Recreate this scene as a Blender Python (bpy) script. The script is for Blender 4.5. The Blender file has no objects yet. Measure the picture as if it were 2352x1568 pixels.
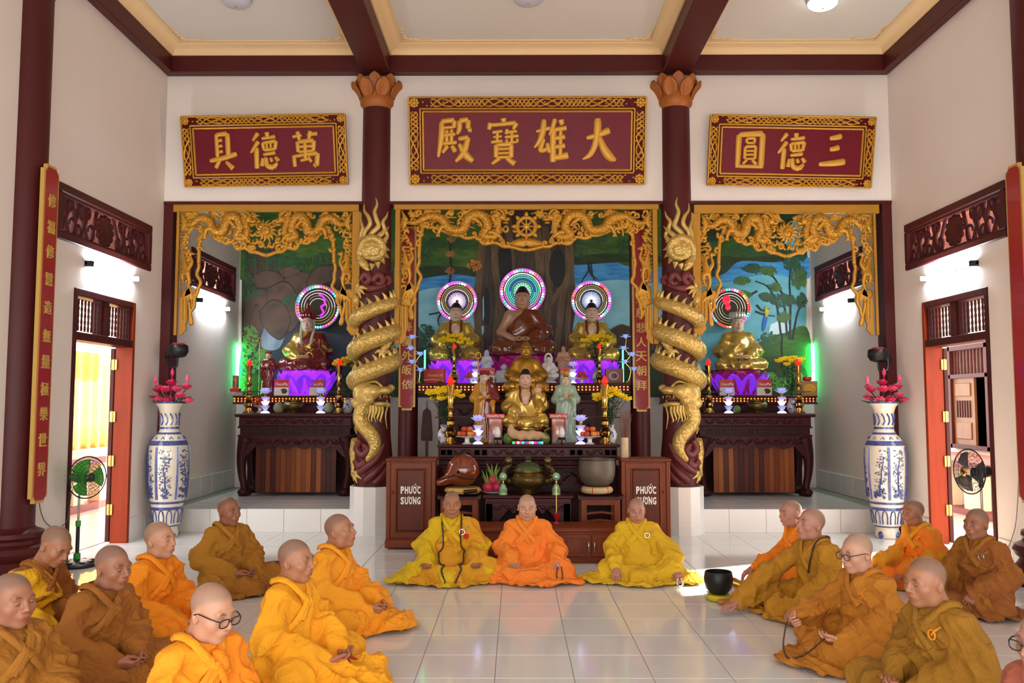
import bpy, bmesh, math, random
import numpy as np
from mathutils import Matrix, Vector
random.seed(7); rng = np.random.default_rng(7)
R_ = math.radians; PI = math.pi
scene = bpy.context.scene
C = scene.collection

# ---------------------------------------------------------------- camera, world, sun, exposure
FPX, CX, CY, EYE = 1966.0, 1176.0, 784.0, 1.723          # focal length in pixels of a 2352 wide frame, eye height (m)
PITCH = math.atan((927.5 - CY) / FPX); YAW = math.atan((1185.5 - CX) / FPX)
cam_d = bpy.data.cameras.new('camera'); cam = bpy.data.objects.new('camera', cam_d); C.objects.link(cam)
cam.location = (0, 0, EYE); cam.rotation_euler = (PI / 2 + PITCH, 0, YAW)
cam_d.sensor_width = 36; cam_d.lens = FPX / 2352 * 36; cam_d.clip_start = .05
scene.camera = cam
scene.view_settings.view_transform = 'Standard'; scene.view_settings.look = 'None'
scene.view_settings.gamma = 1; scene.view_settings.use_curve_mapping = False
scene.view_settings.exposure = 0.0
cy_ = scene.cycles; cy_.use_light_tree = False; cy_.max_bounces = 5; cy_.diffuse_bounces = 4; cy_.glossy_bounces = 2; cy_.transmission_bounces = 3; cy_.transparent_max_bounces = 6; cy_.use_adaptive_sampling = True; cy_.adaptive_threshold = .03; cy_.caustics_reflective = False; cy_.caustics_refractive = False
W = bpy.data.worlds.new('world'); scene.world = W; W.use_nodes = True
W.node_tree.nodes['Background'].inputs[0].default_value = (1.0, .985, .965, 1)
W.node_tree.nodes['Background'].inputs[1].default_value = 5.5
sun_d = bpy.data.lights.new('sun', 'SUN'); sun = bpy.data.objects.new('sun', sun_d); C.objects.link(sun)
sun_d.energy = 26; sun_d.angle = R_(.6); sun_d.color = (1, .86, .66)
sun.rotation_euler = Vector((-2.55, -1.2, -1.62)).to_track_quat('-Z', 'Y').to_euler()
sun.location = (9, 12, 6)
pd = bpy.data.lights.new('front_opening', 'AREA'); pt = bpy.data.objects.new('front_opening', pd); C.objects.link(pt)
pd.shape = 'RECTANGLE'; pd.size = 10; pd.size_y = 3.5; pd.cycles.is_portal = True
pt.location = (.15, -1.5, 1.75); pt.rotation_euler = (PI / 2, 0, 0)

# camera geometry again, to turn a measured picture point and its known distance into a place in the hall
_fw = np.array([-math.sin(YAW) * math.cos(PITCH), math.cos(YAW) * math.cos(PITCH), math.sin(PITCH)])
_r = np.array([math.cos(YAW), math.sin(YAW), 0]); _u = np.cross(_r, _fw); _c = np.array([0, 0, EYE])
def _ray(x, y): return _fw + _r * (x - CX) / FPX - _u * (y - CY) / FPX
def at(x, y, Y): d = _ray(x, y); return _c + d * (Y / d[1])
def atx(x, y, X): d = _ray(x, y); return _c + d * (X / d[0])
def atz(x, y, Z): d = _ray(x, y); return _c + d * ((Z - EYE) / d[2])

# ---------------------------------------------------------------- materials
def srgb(h):
    if isinstance(h, str):
        h = h.lstrip('#'); c = [int(h[i:i + 2], 16) / 255 for i in (0, 2, 4)]
        return tuple(x / 12.92 if x <= .04045 else ((x + .055) / 1.055) ** 2.4 for x in c)
    return tuple(h)
MATS = {}
def mat(name, col=(.8, .8, .8), rough=.5, metal=0, var=0, vscale=6, bump=0, bscale=40, emit=None, es=0, spec=.5, trans=0,
        alpha=1, coat=0, col2=None, kind='noise', attr=None, stretch=(1, 1, 1), sheen=0, sss=0):
    """one procedural material; var blends towards col2 (or a darker tone) through noise / wood grain / scales"""
    if name in MATS: return MATS[name]
    m = bpy.data.materials.new(name); m.use_nodes = True; nt = m.node_tree; N = nt.nodes; L = nt.links
    b = N['Principled BSDF']; c = srgb(col)
    b.inputs['Base Color'].default_value = (*c, 1); b.inputs['Roughness'].default_value = rough
    b.inputs['Metallic'].default_value = metal; b.inputs['Specular IOR Level'].default_value = spec
    if trans: b.inputs['Transmission Weight'].default_value = trans; b.inputs['IOR'].default_value = 1.35
    if alpha < 1: b.inputs['Alpha'].default_value = alpha
    if coat: b.inputs['Coat Weight'].default_value = coat; b.inputs['Coat Roughness'].default_value = .08
    if sheen: b.inputs['Sheen Weight'].default_value = sheen; b.inputs['Sheen Roughness'].default_value = .5
    if sss: b.inputs['Subsurface Weight'].default_value = sss; b.inputs['Subsurface Radius'].default_value = (.01, .004, .002)
    if emit: b.inputs['Emission Color'].default_value = (*srgb(emit), 1); b.inputs['Emission Strength'].default_value = es
    tc = N.new('ShaderNodeTexCoord'); mp = N.new('ShaderNodeMapping'); L.new(tc.outputs['Object'], mp.inputs[0])
    mp.inputs['Scale'].default_value = stretch
    src = None
    if attr:
        a = N.new('ShaderNodeAttribute'); a.attribute_name = attr; src = a.outputs['Color']
    if var:
        if kind == 'wood':
            t = N.new('ShaderNodeTexNoise'); t.inputs['Scale'].default_value = vscale; t.inputs['Detail'].default_value = 5
            t.inputs['Distortion'].default_value = .6
        elif kind == 'scales':
            t = N.new('ShaderNodeTexVoronoi'); t.inputs['Scale'].default_value = vscale
        else:
            t = N.new('ShaderNodeTexNoise'); t.inputs['Scale'].default_value = vscale; t.inputs['Detail'].default_value = 4
        L.new(mp.outputs[0], t.inputs['Vector'])
        r = N.new('ShaderNodeValToRGB'); L.new(t.outputs['Distance' if kind == 'scales' else 'Fac'], r.inputs[0])
        r.color_ramp.elements[0].position = .3; r.color_ramp.elements[1].position = .7
        if kind == 'scales': r.color_ramp.elements[0].position = .35; r.color_ramp.elements[1].position = .6
        r.color_ramp.elements[0].color = (0, 0, 0, 1); r.color_ramp.elements[1].color = (1, 1, 1, 1)
        mul = N.new('ShaderNodeMath'); mul.operation = 'MULTIPLY'; mul.inputs[1].default_value = var
        L.new(r.outputs[0], mul.inputs[0])
        mx = N.new('ShaderNodeMix'); mx.data_type = 'RGBA'; L.new(mul.outputs[0], mx.inputs['Factor'])
        mx.inputs['A'].default_value = (*c, 1)
        if src: L.new(src, mx.inputs['A'])
        c2 = srgb(col2) if col2 else tuple(x * .45 for x in c)
        mx.inputs['B'].default_value = (*c2, 1)
        src = mx.outputs['Result']
    if src: L.new(src, b.inputs['Base Color'])
    if emit and name.split('_')[0] in ('lit', 'crystal', 'halo', 'blue') and 'tube' not in name: m.cycles.emission_sampling = 'NONE'
    if bump:
        t2 = N.new('ShaderNodeTexVoronoi' if kind == 'scales' else 'ShaderNodeTexNoise'); t2.inputs['Scale'].default_value = bscale
        L.new(mp.outputs[0], t2.inputs['Vector'])
        if kind == 'cloth': t2.inputs['Detail'].default_value = 3; t2.inputs['Distortion'].default_value = 1.2
        bp = N.new('ShaderNodeBump'); bp.inputs['Strength'].default_value = bump; bp.inputs['Distance'].default_value = .07 if kind == 'cloth' else .01
        if kind == 'scales': bp.invert = True
        L.new(t2.outputs['Distance' if kind == 'scales' else 'Fac'], bp.inputs['Height']); L.new(bp.outputs[0], b.inputs['Normal'])
    MATS[name] = m; return m
def glow(name, col, s):
    if name in MATS: return MATS[name]
    m = mat(name, col, .4, emit=col, es=s)
    if not ('tube' in name or name == 'lamp_lit'): m.cycles.emission_sampling = 'NONE'      # small ornaments: still glow, not sampled as lamps
    return m

# ---------------------------------------------------------------- mesh building
class MB:
    def __init__(s): s.v = []; s.f = []; s.n = 0; s.M = None; s.fix = False
    def add(s, V, F):
        V = np.asarray(V, float).reshape(-1, 3)
        if s.M is not None:
            A = np.array(s.M); V = V @ A[:3, :3].T + A[:3, 3]
        s.v.append(V)
        o = s.n; s.f += [tuple(i + o for i in f) for f in F]; s.n += len(V); return s
    def box(s, c, d, R=None, bev=0):
        h = np.array(d, float) / 2
        if bev:
            s.fix = True; b = min(bev, h.min() * .9); V = []; 
            for sx in (-1, 1):
                for sy in (-1, 1):
                    for sz in (-1, 1):
                        S = np.array((sx, sy, sz)); 
                        for a in range(3):
                            p = S * (h - b); p[a] = S[a] * h[a]; V.append(p)
            idx = lambda x, y, z, a: ((x * 2 + y) * 2 + z) * 3 + a
            F = []
            for a in range(3):
                o = [i for i in range(3) if i != a]
                for sg in (0, 1):
                    q = []
                    for (p_, q_) in ((0, 0), (1, 0), (1, 1), (0, 1)):
                        t = [0, 0, 0]; t[a] = sg; t[o[0]] = p_; t[o[1]] = q_; q.append(idx(*t, a))
                    F.append(q if (sg == 1) == (a != 1) else q[::-1])
            for a in range(3):      # edge faces along axis a
                o = [i for i in range(3) if i != a]
                for p_ in (0, 1):
                    for q_ in (0, 1):
                        t0 = [0, 0, 0]; t0[o[0]] = p_; t0[o[1]] = q_; t1 = list(t0); t1[a] = 1
                        F.append([idx(*t0, o[0]), idx(*t1, o[0]), idx(*t1, o[1]), idx(*t0, o[1])])
            for x in (0, 1):
                for y in (0, 1):
                    for z in (0, 1): F.append([idx(x, y, z, 0), idx(x, y, z, 1), idx(x, y, z, 2)])
        else:
            V = [(x * h[0], y * h[1], z * h[2]) for x in (-1, 1) for y in (-1, 1) for z in (-1, 1)]
            F = [(0, 1, 3, 2), (4, 6, 7, 5), (0, 4, 5, 1), (2, 3, 7, 6), (0, 2, 6, 4), (1, 5, 7, 3)]
        V = np.array(V)
        if R is not None: V = V @ np.array(R)[:3, :3].T
        return s.add(V + np.array(c), F)
    def span(s, a, b, bev=0):       # a box between two corners
        a = np.array(a, float); b = np.array(b, float); return s.box((a + b) / 2, np.abs(b - a), bev=bev)
    def tube(s, pts, r, n=8, flat=None, closed=False, up=None):
        """swept tube; r one radius or one per point; flat=(across, along 'up') squashes the section"""
        P = np.array(pts, float); k = len(P); r = np.ones(k) * r if np.isscalar(r) else np.array(r, float)
        T = np.gradient(P, axis=0) if not closed else np.roll(P, -1, 0) - np.roll(P, 1, 0)
        T /= np.linalg.norm(T, axis=1)[:, None] + 1e-9
        if up is None:
            u = np.array((0, 0, 1.)) if abs(T[0][2]) < .9 else np.array((0, 1., 0)); U = []
            for t in T:
                u = u - t * (u @ t); u /= np.linalg.norm(u) + 1e-9; U.append(u)
            U = np.array(U)
        else:
            U = np.array([np.array(up, float)] * k); U = U - T * (U * T).sum(1)[:, None]; U /= np.linalg.norm(U, axis=1)[:, None] + 1e-9
        B = np.cross(T, U); fa, fu = flat or (1, 1)
        th = np.arange(n) / n * 2 * PI
        V = (P[:, None] + r[:, None, None] * (np.cos(th)[None, :, None] * B[:, None] * fa + np.sin(th)[None, :, None] * U[:, None] * fu)).reshape(-1, 3)
        F = []
        for i in range(k if closed else k - 1):
            j = (i + 1) % k
            for a in range(n): F.append((i * n + a, i * n + (a + 1) % n, j * n + (a + 1) % n, j * n + a))
        if not closed: F += [tuple(range(n))[::-1], tuple((k - 1) * n + a for a in range(n))]
        return s.add(V, F)
    def lathe(s, prof, n=24, c=(0, 0, 0), cap=True, R=None):
        p = np.array(prof, float); k = len(p); th = np.arange(n) / n * 2 * PI
        V = np.stack([p[:, 0, None] * np.cos(th), p[:, 0, None] * np.sin(th), p[:, 1, None] * np.ones(n)], -1).reshape(-1, 3)
        if R is not None: V = V @ np.array(R)[:3, :3].T
        F = [(i * n + a, i * n + (a + 1) % n, (i + 1) * n + (a + 1) % n, (i + 1) * n + a) for i in range(k - 1) for a in range(n)]
        if cap: F += [tuple(range(n))[::-1], tuple((k - 1) * n + a for a in range(n))]
        return s.add(V + np.array(c), F)
    def prism(s, poly, y0, y1):     # outline in the x-z plane, thickness along y
        k = len(poly); A = np.array(poly, float)
        area = sum(A[i][0] * A[(i + 1) % k][1] - A[(i + 1) % k][0] * A[i][1] for i in range(k))
        if area < 0: A = A[::-1]
        V = [(x, y0, z) for x, z in A] + [(x, y1, z) for x, z in A]
        F = [tuple(range(k)), tuple(range(2 * k - 1, k - 1, -1))] + [(i + k, (i + 1) % k + k, (i + 1) % k, i) for i in range(k)]
        return s.add(V, F)
    def ell(s, c, r, nu=14, nv=9, R=None):
        r = np.ones(3) * r if np.isscalar(r) else np.array(r, float)
        V = [(0, 0, -1)]; 
        for j in range(1, nv):
            a = -PI / 2 + PI * j / nv
            V += [(math.cos(a) * math.cos(2 * PI * i / nu), math.cos(a) * math.sin(2 * PI * i / nu), math.sin(a)) for i in range(nu)]
        V.append((0, 0, 1)); V = np.array(V) * r
        F = [(0, 1 + (i + 1) % nu, 1 + i) for i in range(nu)]
        for j in range(nv - 2):
            o = 1 + j * nu; F += [(o + i, o + (i + 1) % nu, o + nu + (i + 1) % nu, o + nu + i) for i in range(nu)]
        o = 1 + (nv - 2) * nu; t = len(V) - 1; F += [(o + i, o + (i + 1) % nu, t) for i in range(nu)]
        if R is not None: V = V @ np.array(R)[:3, :3].T
        return s.add(V + np.array(c), F)
    def sheet(s, G, t=0):           # a grid of points as a surface, optionally given a thickness along its normals
        G = np.array(G, float); a, b = G.shape[:2]
        F = [(i * b + j, i * b + j + 1, (i + 1) * b + j + 1, (i + 1) * b + j) for i in range(a - 1) for j in range(b - 1)]
        if not t: return s.add(G.reshape(-1, 3), F)
        dx = np.gradient(G, axis=0); dy = np.gradient(G, axis=1); n = np.cross(dx, dy); n /= np.linalg.norm(n, axis=2)[..., None] + 1e-9
        V = np.concatenate([(G + n * t / 2).reshape(-1, 3), (G - n * t / 2).reshape(-1, 3)]); k = a * b
        F2 = [tuple(i + k for i in f[::-1]) for f in F]; E = []
        ring = [i for i in range(b)] + [i * b + b - 1 for i in range(1, a)] + [(a - 1) * b + j for j in range(b - 2, -1, -1)] + [i * b for i in range(a - 2, 0, -1)]
        for i in range(len(ring)):
            p, q = ring[i], ring[(i + 1) % len(ring)]; E.append((p, p + k, q + k, q))
        return s.add(V, [f[::-1] for f in F] + [f[::-1] for f in F2] + [e[::-1] for e in E])
    def mesh(s, name, smooth=35):
        me = bpy.data.meshes.new(name)
        V = np.concatenate(s.v) if s.v else np.zeros((0, 3))
        me.from_pydata(V.tolist(), [], s.f); me.update()
        if s.fix:
            bm = bmesh.new(); bm.from_mesh(me); bmesh.ops.recalc_face_normals(bm, faces=bm.faces); bm.to_mesh(me); bm.free()
        if smooth:
            me.polygons.foreach_set('use_smooth', [True] * len(me.polygons))
            if smooth < 180: me.set_sharp_from_angle(angle=R_(smooth))
        return me
    def build(s, name, m, parent=None, loc=None, rot=None, smooth=35, label=None):
        return obj(name, s.mesh(name, smooth), m, parent, loc, rot, label)

def obj(name, me, m, parent=None, loc=None, rot=None, label=None):
    o = bpy.data.objects.new(name, me); C.objects.link(o)
    if m is not None and not me.materials: me.materials.append(m)
    if parent is not None: o.parent = parent
    if loc is not None: o.location = loc
    if rot is not None: o.rotation_euler = rot
    if label: o['label'] = label
    return o
def tag(o, label, cat, group=None, kind=None):
    o['label'] = label; o['category'] = cat
    if group: o['group'] = group
    if kind: o['kind'] = kind
    return o
def thing(name, label, cat, loc=(0, 0, 0), rz=0, group=None, sc=1):
    o = bpy.data.objects.new(name, None); C.objects.link(o); o.location = loc; o.rotation_euler = (0, 0, rz)
    o.empty_display_size = .1
    if sc != 1: o.scale = (sc, sc, sc)
    return tag(o, label, cat, group)
def struct(o): o['kind'] = 'structure'; return o
def anchor(name):
    o = bpy.data.objects.new(name, None); C.objects.link(o); o['kind'] = 'structure'; return o
def clone(root, loc=None, rz=None, label=None, sc=None):
    r = root.copy(); C.objects.link(r)
    if loc is not None: r.location = loc
    if rz is not None: r.rotation_euler = (0, 0, rz)
    if sc is not None: r.scale = (sc, sc, sc)
    if label: r['label'] = label
    for ch in list(root.children):
        c = ch.copy(); C.objects.link(c); c.parent = r
        for g in list(ch.children):
            d = g.copy(); C.objects.link(d); d.parent = c
    return r
def arr(n, a, b): return [a + (b - a) * i / (n - 1) for i in range(n)]
def spline(pts, n=40):
    """Catmull-Rom through the given points"""
    P = np.array(pts, float); k = len(P); Q = np.concatenate([[2 * P[0] - P[1]], P, [2 * P[-1] - P[-2]]])
    out = []
    for t in np.linspace(0, k - 1 - 1e-6, n):
        i = int(t); u = t - i; a, b, c, d = Q[i:i + 4]
        out.append(.5 * (2 * b + (c - a) * u + (2 * a - 5 * b + 4 * c - d) * u ** 2 + (3 * b - a - 3 * c + d) * u ** 3))
    return np.array(out)
_txt = {}
def text_mb(body, size, depth, offset=0, shear=0, bev=0, weight=None):
    """lettering as solid mesh, centred, facing -Y"""
    key = (body, offset, shear)
    if key not in _txt:
        c = bpy.data.curves.new('lettering', 'FONT'); c.body = body; c.size = 1; c.extrude = .5; c.offset = offset; c.shear = shear
        c.resolution_u = 3; c.align_x = 'CENTER'; c.space_line = .95
        o = bpy.data.objects.new('lettering', c); C.objects.link(o)
        me = bpy.data.meshes.new_from_object(o.evaluated_get(bpy.context.evaluated_depsgraph_get()))
        V = np.zeros(len(me.vertices) * 3); me.vertices.foreach_get('co', V); V = V.reshape(-1, 3)
        F = [tuple(p.vertices) for p in me.polygons]
        bpy.data.objects.remove(o); bpy.data.curves.remove(c); bpy.data.meshes.remove(me)
        if len(V): V[:, :2] -= (V[:, :2].max(0) + V[:, :2].min(0)) / 2
        _txt[key] = (V, F)
    V, F = _txt[key]
    if weight:                       # a bolder brush: the outline repeated round a small circle
        n = len(V); k = 8; V = np.concatenate([V + (weight * math.cos(i / k * 2 * PI), .8 * weight * math.sin(i / k * 2 * PI), .02 * i) for i in range(k)]); F = [tuple(a + n * i for a in f) for i in range(k) for f in F]
    ext = V[:, :2].max(0) - V[:, :2].min(0)
    if isinstance(size, tuple): sx, sz = size[0] / ext[0], size[1] / ext[1]
    else: sx = sz = size / ext[1]
    m = MB(); m.add(np.stack([V[:, 0] * sx, -V[:, 2] * depth, V[:, 1] * sz], 1), F); return m

# ================================================================ the hall
XL, XR, YW, YM, ZC, ZB, ZA, ZS = -4.85, 5.15, 11.69, 14.85, 6.64, 6.27, 4.49, .31   # walls, step, mural, ceiling, beams, arch head, step height
XC = .14; COLX = (-1.93, 2.21)
M_wall = mat('wall_paint', '#ede1d8', .75, var=.25, vscale=1.3, col2='#e2d5ca', bump=.05, bscale=60)
M_ceil = mat('ceiling_paint', '#e2dbd0', .8, var=.2, vscale=1, col2='#dcd5ca')
M_maroon = mat('maroon_paint', '#4e1615', .45, spec=.3, var=.3, vscale=3, col2='#421212', bump=.04, bscale=30)
M_cream = mat('cream_moulding', '#eecb97', .6)
M_tile = mat('floor_tile', '#e4e3e2', .09, var=.35, vscale=2.2, col2='#d6d5d4', spec=.55)
M_tile2 = mat('wall_tile', '#e9e6e2', .22, var=.3, vscale=2, col2='#dcd6cd')
M_grout = mat('grout', '#8a857e', .8)
M_wood_d = mat('door_wood', '#4c1c18', .45, var=.6, vscale=3, col2='#341210', kind='wood', stretch=(6, 6, .8), spec=.2)
M_wood_r = mat('red_jamb_wood', '#8f3009', .45, var=.5, vscale=3, col2='#6e240c', kind='wood', stretch=(6, 6, .6), spec=.2)
M_brass = mat('brass', '#c9a25a', .3, metal=.9)
M_white_pl = mat('white_plastic', '#e8e8e6', .4)
M_black_pl = mat('black_plastic', '#161616', .35)
M_pink_tile = mat('veranda_tile', '#d8b8aa', .3, var=.3, vscale=3, col2='#c9a596')
M_tube = glow('lit_tube', (.86, .93, 1), 150)

# --- floor: slab, the tiles in view one by one, the rest in one field
X0 = float(atz(1152.5, 1350, 0)[0]); Y0 = float(atz(1145, 1459.3, 0)[1])
fl = MB(); fl.span((-8.6, -1.6, -.2), (8.9, 17, -.004)); floor = struct(fl.build('floor', M_grout, smooth=0))
tm = MB(); tm.box((0, 0, -.004), (.496, .496, .012), bev=.0025); tile_me = tm.mesh('tile', 0); tile_me.materials.append(M_tile)
field = MB(); j0 = math.floor((-1.6 - Y0) / .5)
for j in range(j0, 40):
    yc = Y0 + (j + .5) * .5
    if yc > YW + .2 or yc < -1.5: continue
    for i in range(-14, 16):
        xc = X0 + (i + .5) * .5
        if xc < XL - .2 or xc > XR + .2: continue
        vis = yc > 4.35 and abs(xc) < yc * .63 + .35
        if vis: obj('tile', tile_me, None, floor, (xc, yc, 0))
        else: field.box((xc, yc, -.004), (.496, .496, .012))
f_ = field.build('tile_field', M_tile, floor, smooth=0); f_['kind'] = 'stuff'
vf = MB()
for i in range(9):
    for j in range(26):
        vf.box((-5.35 - i * .4, 6 + j * .4, 0), (.397, .397, .01)); vf.box((5.65 + i * .4, 6 + j * .4, 0), (.397, .397, .01))
f_ = vf.build('veranda_tile_field', M_pink_tile, floor, smooth=0); f_['kind'] = 'stuff'

# --- raised floor behind the columns
pf = MB(); pf.span((XL, YW, 0), (XR, YM, ZS - .012)); plat = struct(pf.build('platform', M_grout, smooth=0)); 
pm = MB(); pm.box((0, 0, 0), (.496, .496, .016), bev=.002); pme = pm.mesh('platform_tile', 0); pme.materials.append(M_tile)
for j in range(6):
    for i in range(-10, 11):
        xc = X0 + (i + .5) * .5
        if XL + .2 < xc < XR - .2: obj('platform_tile', pme, None, plat, (xc, YW + .25 + .5 * j, ZS - .008))
rm = MB(); rm.box((0, 0, 0), (.496, .02, ZS - .004), bev=.002); rme = rm.mesh('riser_tile', 0); rme.materials.append(M_tile2)
for i in range(-10, 11):
    xc = X0 + (i + .5) * .5
    if XL + .2 < xc < XR - .2: obj('riser_tile', rme, None, plat, (xc, YW - .005, ZS / 2))

# --- side walls with their openings (door, carved vents)
DO = (9.30, 10.80, 3.0); VE = (8.89, 11.21, 3.47, 4.08); VA = (12.62, 14.62, 3.47, 4.07)
def side_wall(x0, x1, name):
    m = MB(); T = 6.75
    m.span((x0, -1.5, 0), (x1, 8.89, T)); m.span((x0, 8.89, 4.08), (x1, 11.21, T)); m.span((x0, 8.89, 0), (x1, DO[0], 3.47))
    m.span((x0, DO[1], 0), (x1, 11.21, 3.47)); m.span((x0, DO[0], 3.0), (x1, DO[1], 3.47)); m.span((x0, 11.21, 0), (x1, VA[0], T))
    m.span((x0, VA[0], 0), (x1, VA[1], 3.47)); m.span((x0, VA[0], 4.07), (x1, VA[1], T)); m.span((x0, VA[1], 0), (x1, 15.05, T))
    return struct(m.build(name, M_wall, smooth=0))
wl = side_wall(XL - .2, XL, 'wall_left'); wr = side_wall(XR, XR + .2, 'wall_right')
wa = MB(); wa.span((XL, 11.60, ZA), (XR, 11.86, 6.75)); wall_arch = struct(wa.build('wall_arch', M_wall, smooth=0))
wf = MB(); wf.span((XL - .2, -1.7, 3.5), (XR + .2, -1.5, 6.75)); struct(wf.build('added_front_wall', M_wall, smooth=0))  # unseen wall over the front opening, added so daylight enters low
wb = MB(); wb.span((XL - .2, YM + .02, 0), (XR + .2, YM + .3, 6.75)); struct(wb.build('wall_back', M_wall, smooth=0))
# tile skirting
def skirting(x, sx, name):
    a = anchor(name)
    for y0, y1, z0, z1 in [(6.0, 6.5, 0, .3), (6.5, 7, 0, .3), (7, 7.5, 0, .3), (7.5, 8.1, 0, .3), (8.7, 9.0, 0, .3), (9.0, 9.28, 0, .3), (10.83, 11.26, 0, .3), (11.26, 11.67, 0, .3)] + \
            [(11.72 + .5 * k, 12.21 + .5 * k, ZS, .61) for k in range(6)]:
        m = MB(); m.span((x, y0 + .002, z0), (x + sx * .014, y1 - .002, z1), bev=.002); m.build('skirting_tile', M_tile2, a, smooth=0)
skirting(XL, 1, 'baseboard_left'); skirting(XR, -1, 'baseboard_right')

# --- ceiling, beams, mouldings
cm = MB(); cm.span((XL - .2, -1.5, ZC), (XR + .2, 11.7, ZC + .15)); struct(cm.build('ceiling', M_ceil, smooth=0))
cm = MB(); cm.span((XL, 11.86, 6.0), (XR, YM + .02, 6.15)); struct(cm.build('ceiling_alcove', M_ceil, smooth=0))
n_ = 1
for a, b in [((XL, 11.44, ZB), (XR, 11.6, 6.52)), ((XL, -1.5, ZB), (XL + .12, 11.44, 6.52)), ((XR - .12, -1.5, ZB), (XR, 11.44, 6.52)),
             ((COLX[0] - .2, -1.5, ZB), (COLX[0] + .2, 11.44, ZC)), ((COLX[1] - .2, -1.5, ZB), (COLX[1] + .2, 11.44, ZC))]:
    m = MB(); m.span(a, b, bev=.01); struct(m.build('beam' if n_ > 1 else 'beam', M_maroon, smooth=0)); n_ += 1
def cornice(x0, x1, y0, y1, name):
    prof = [(0, 6.50), (.02, 6.50), (.03, 6.53), (.05, 6.555), (.09, 6.585), (.14, 6.60), (.15, 6.615), (.19, 6.62), (.19, ZC - .001)]
    m = MB(); V = []
    for d, z in prof: V += [(x0 + d, y0 + d, z), (x1 - d, y0 + d, z), (x1 - d, y1 - d, z), (x0 + d, y1 - d, z)]
    F = [(i * 4 + k, i * 4 + (k + 1) % 4, i * 4 + 4 + (k + 1) % 4, i * 4 + 4 + k) for i in range(len(prof) - 1) for k in range(4)]
    m.add(V, F); o = struct(m.build(name, M_cream, smooth=40))
    for cx, sx in ((x0 + .19, 1), (x1 - .19, -1)):       # small plaster scrolls in the far corners
        q = MB(); 
        for k in range(5):
            q.tube([(cx + sx * (.02 + .07 * k), y1 - .21 - .012 * k, ZC - .006), (cx + sx * (.06 + .07 * k), y1 - .25 + .02 * k, ZC - .006), (cx + sx * (.09 + .07 * k), y1 - .20, ZC - .006)], .014 - .002 * k, 6)
            q.tube([(cx + sx * (.01 + .012 * k), y1 - .22 - .07 * k, ZC - .006), (cx + sx * (.06 - .008 * k), y1 - .26 - .07 * k, ZC - .006), (cx + sx * .01, y1 - .29 - .07 * k, ZC - .006)], .014 - .002 * k, 6)
        q.build('plaster_scroll', M_cream, o)
cornice(XL + .12, COLX[0] - .2, -1.5, 11.44, 'trim_1'); cornice(COLX[0] + .2, COLX[1] - .2, -1.5, 11.44, 'trim_2'); cornice(COLX[1] + .2, XR - .12, -1.5, 11.44, 'trim_3')

# --- pilasters and thin head strips of the arch
for k, (a, b) in enumerate([((XL, 11.60, .0), (XL + .13, 11.86, ZA)), ((XR - .13, 11.60, .0), (XR, 11.86, ZA)), ((XL, 11.585, ZA - .03), (XR, 11.875, ZA + .012))]):
    m = MB(); m.span(a, b); struct(m.build('trim_%d' % (k + 4), M_maroon, smooth=0))

# --- round columns standing against the side walls
def wall_column(x, name):
    y = 8.33; t = anchor(name)
    m = MB(); m.lathe([(.215, .5), (.205, 6.0), (.205, 6.27)], 40, (x, y, 0)); m.build('shaft', M_maroon, t)
    m = MB(); m.lathe([(.42, 0), (.42, .1), (.40, .13), (.34, .2), (.32, .24), (.36, .27), (.385, .32), (.36, .37), (.30, .40), (.29, .43), (.31, .46), (.30, .5), (.23, .53), (.215, .55)], 40, (x, y, 0)); m.build('base', M_maroon, t)
    m = MB()
    for k in range(10):
        a = k / 10 * 2 * PI; m.ell((x + .22 * math.cos(a), y + .22 * math.sin(a), 6.05), (.09, .09, .2), 8, 6)
    m.build('lotus_capital', mat('terracotta_lotus', '#b0621e', .5, var=.3, vscale=8), t)
wall_column(XL - .03, 'column_left'); wall_column(XR + .03, 'column_right')

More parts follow.
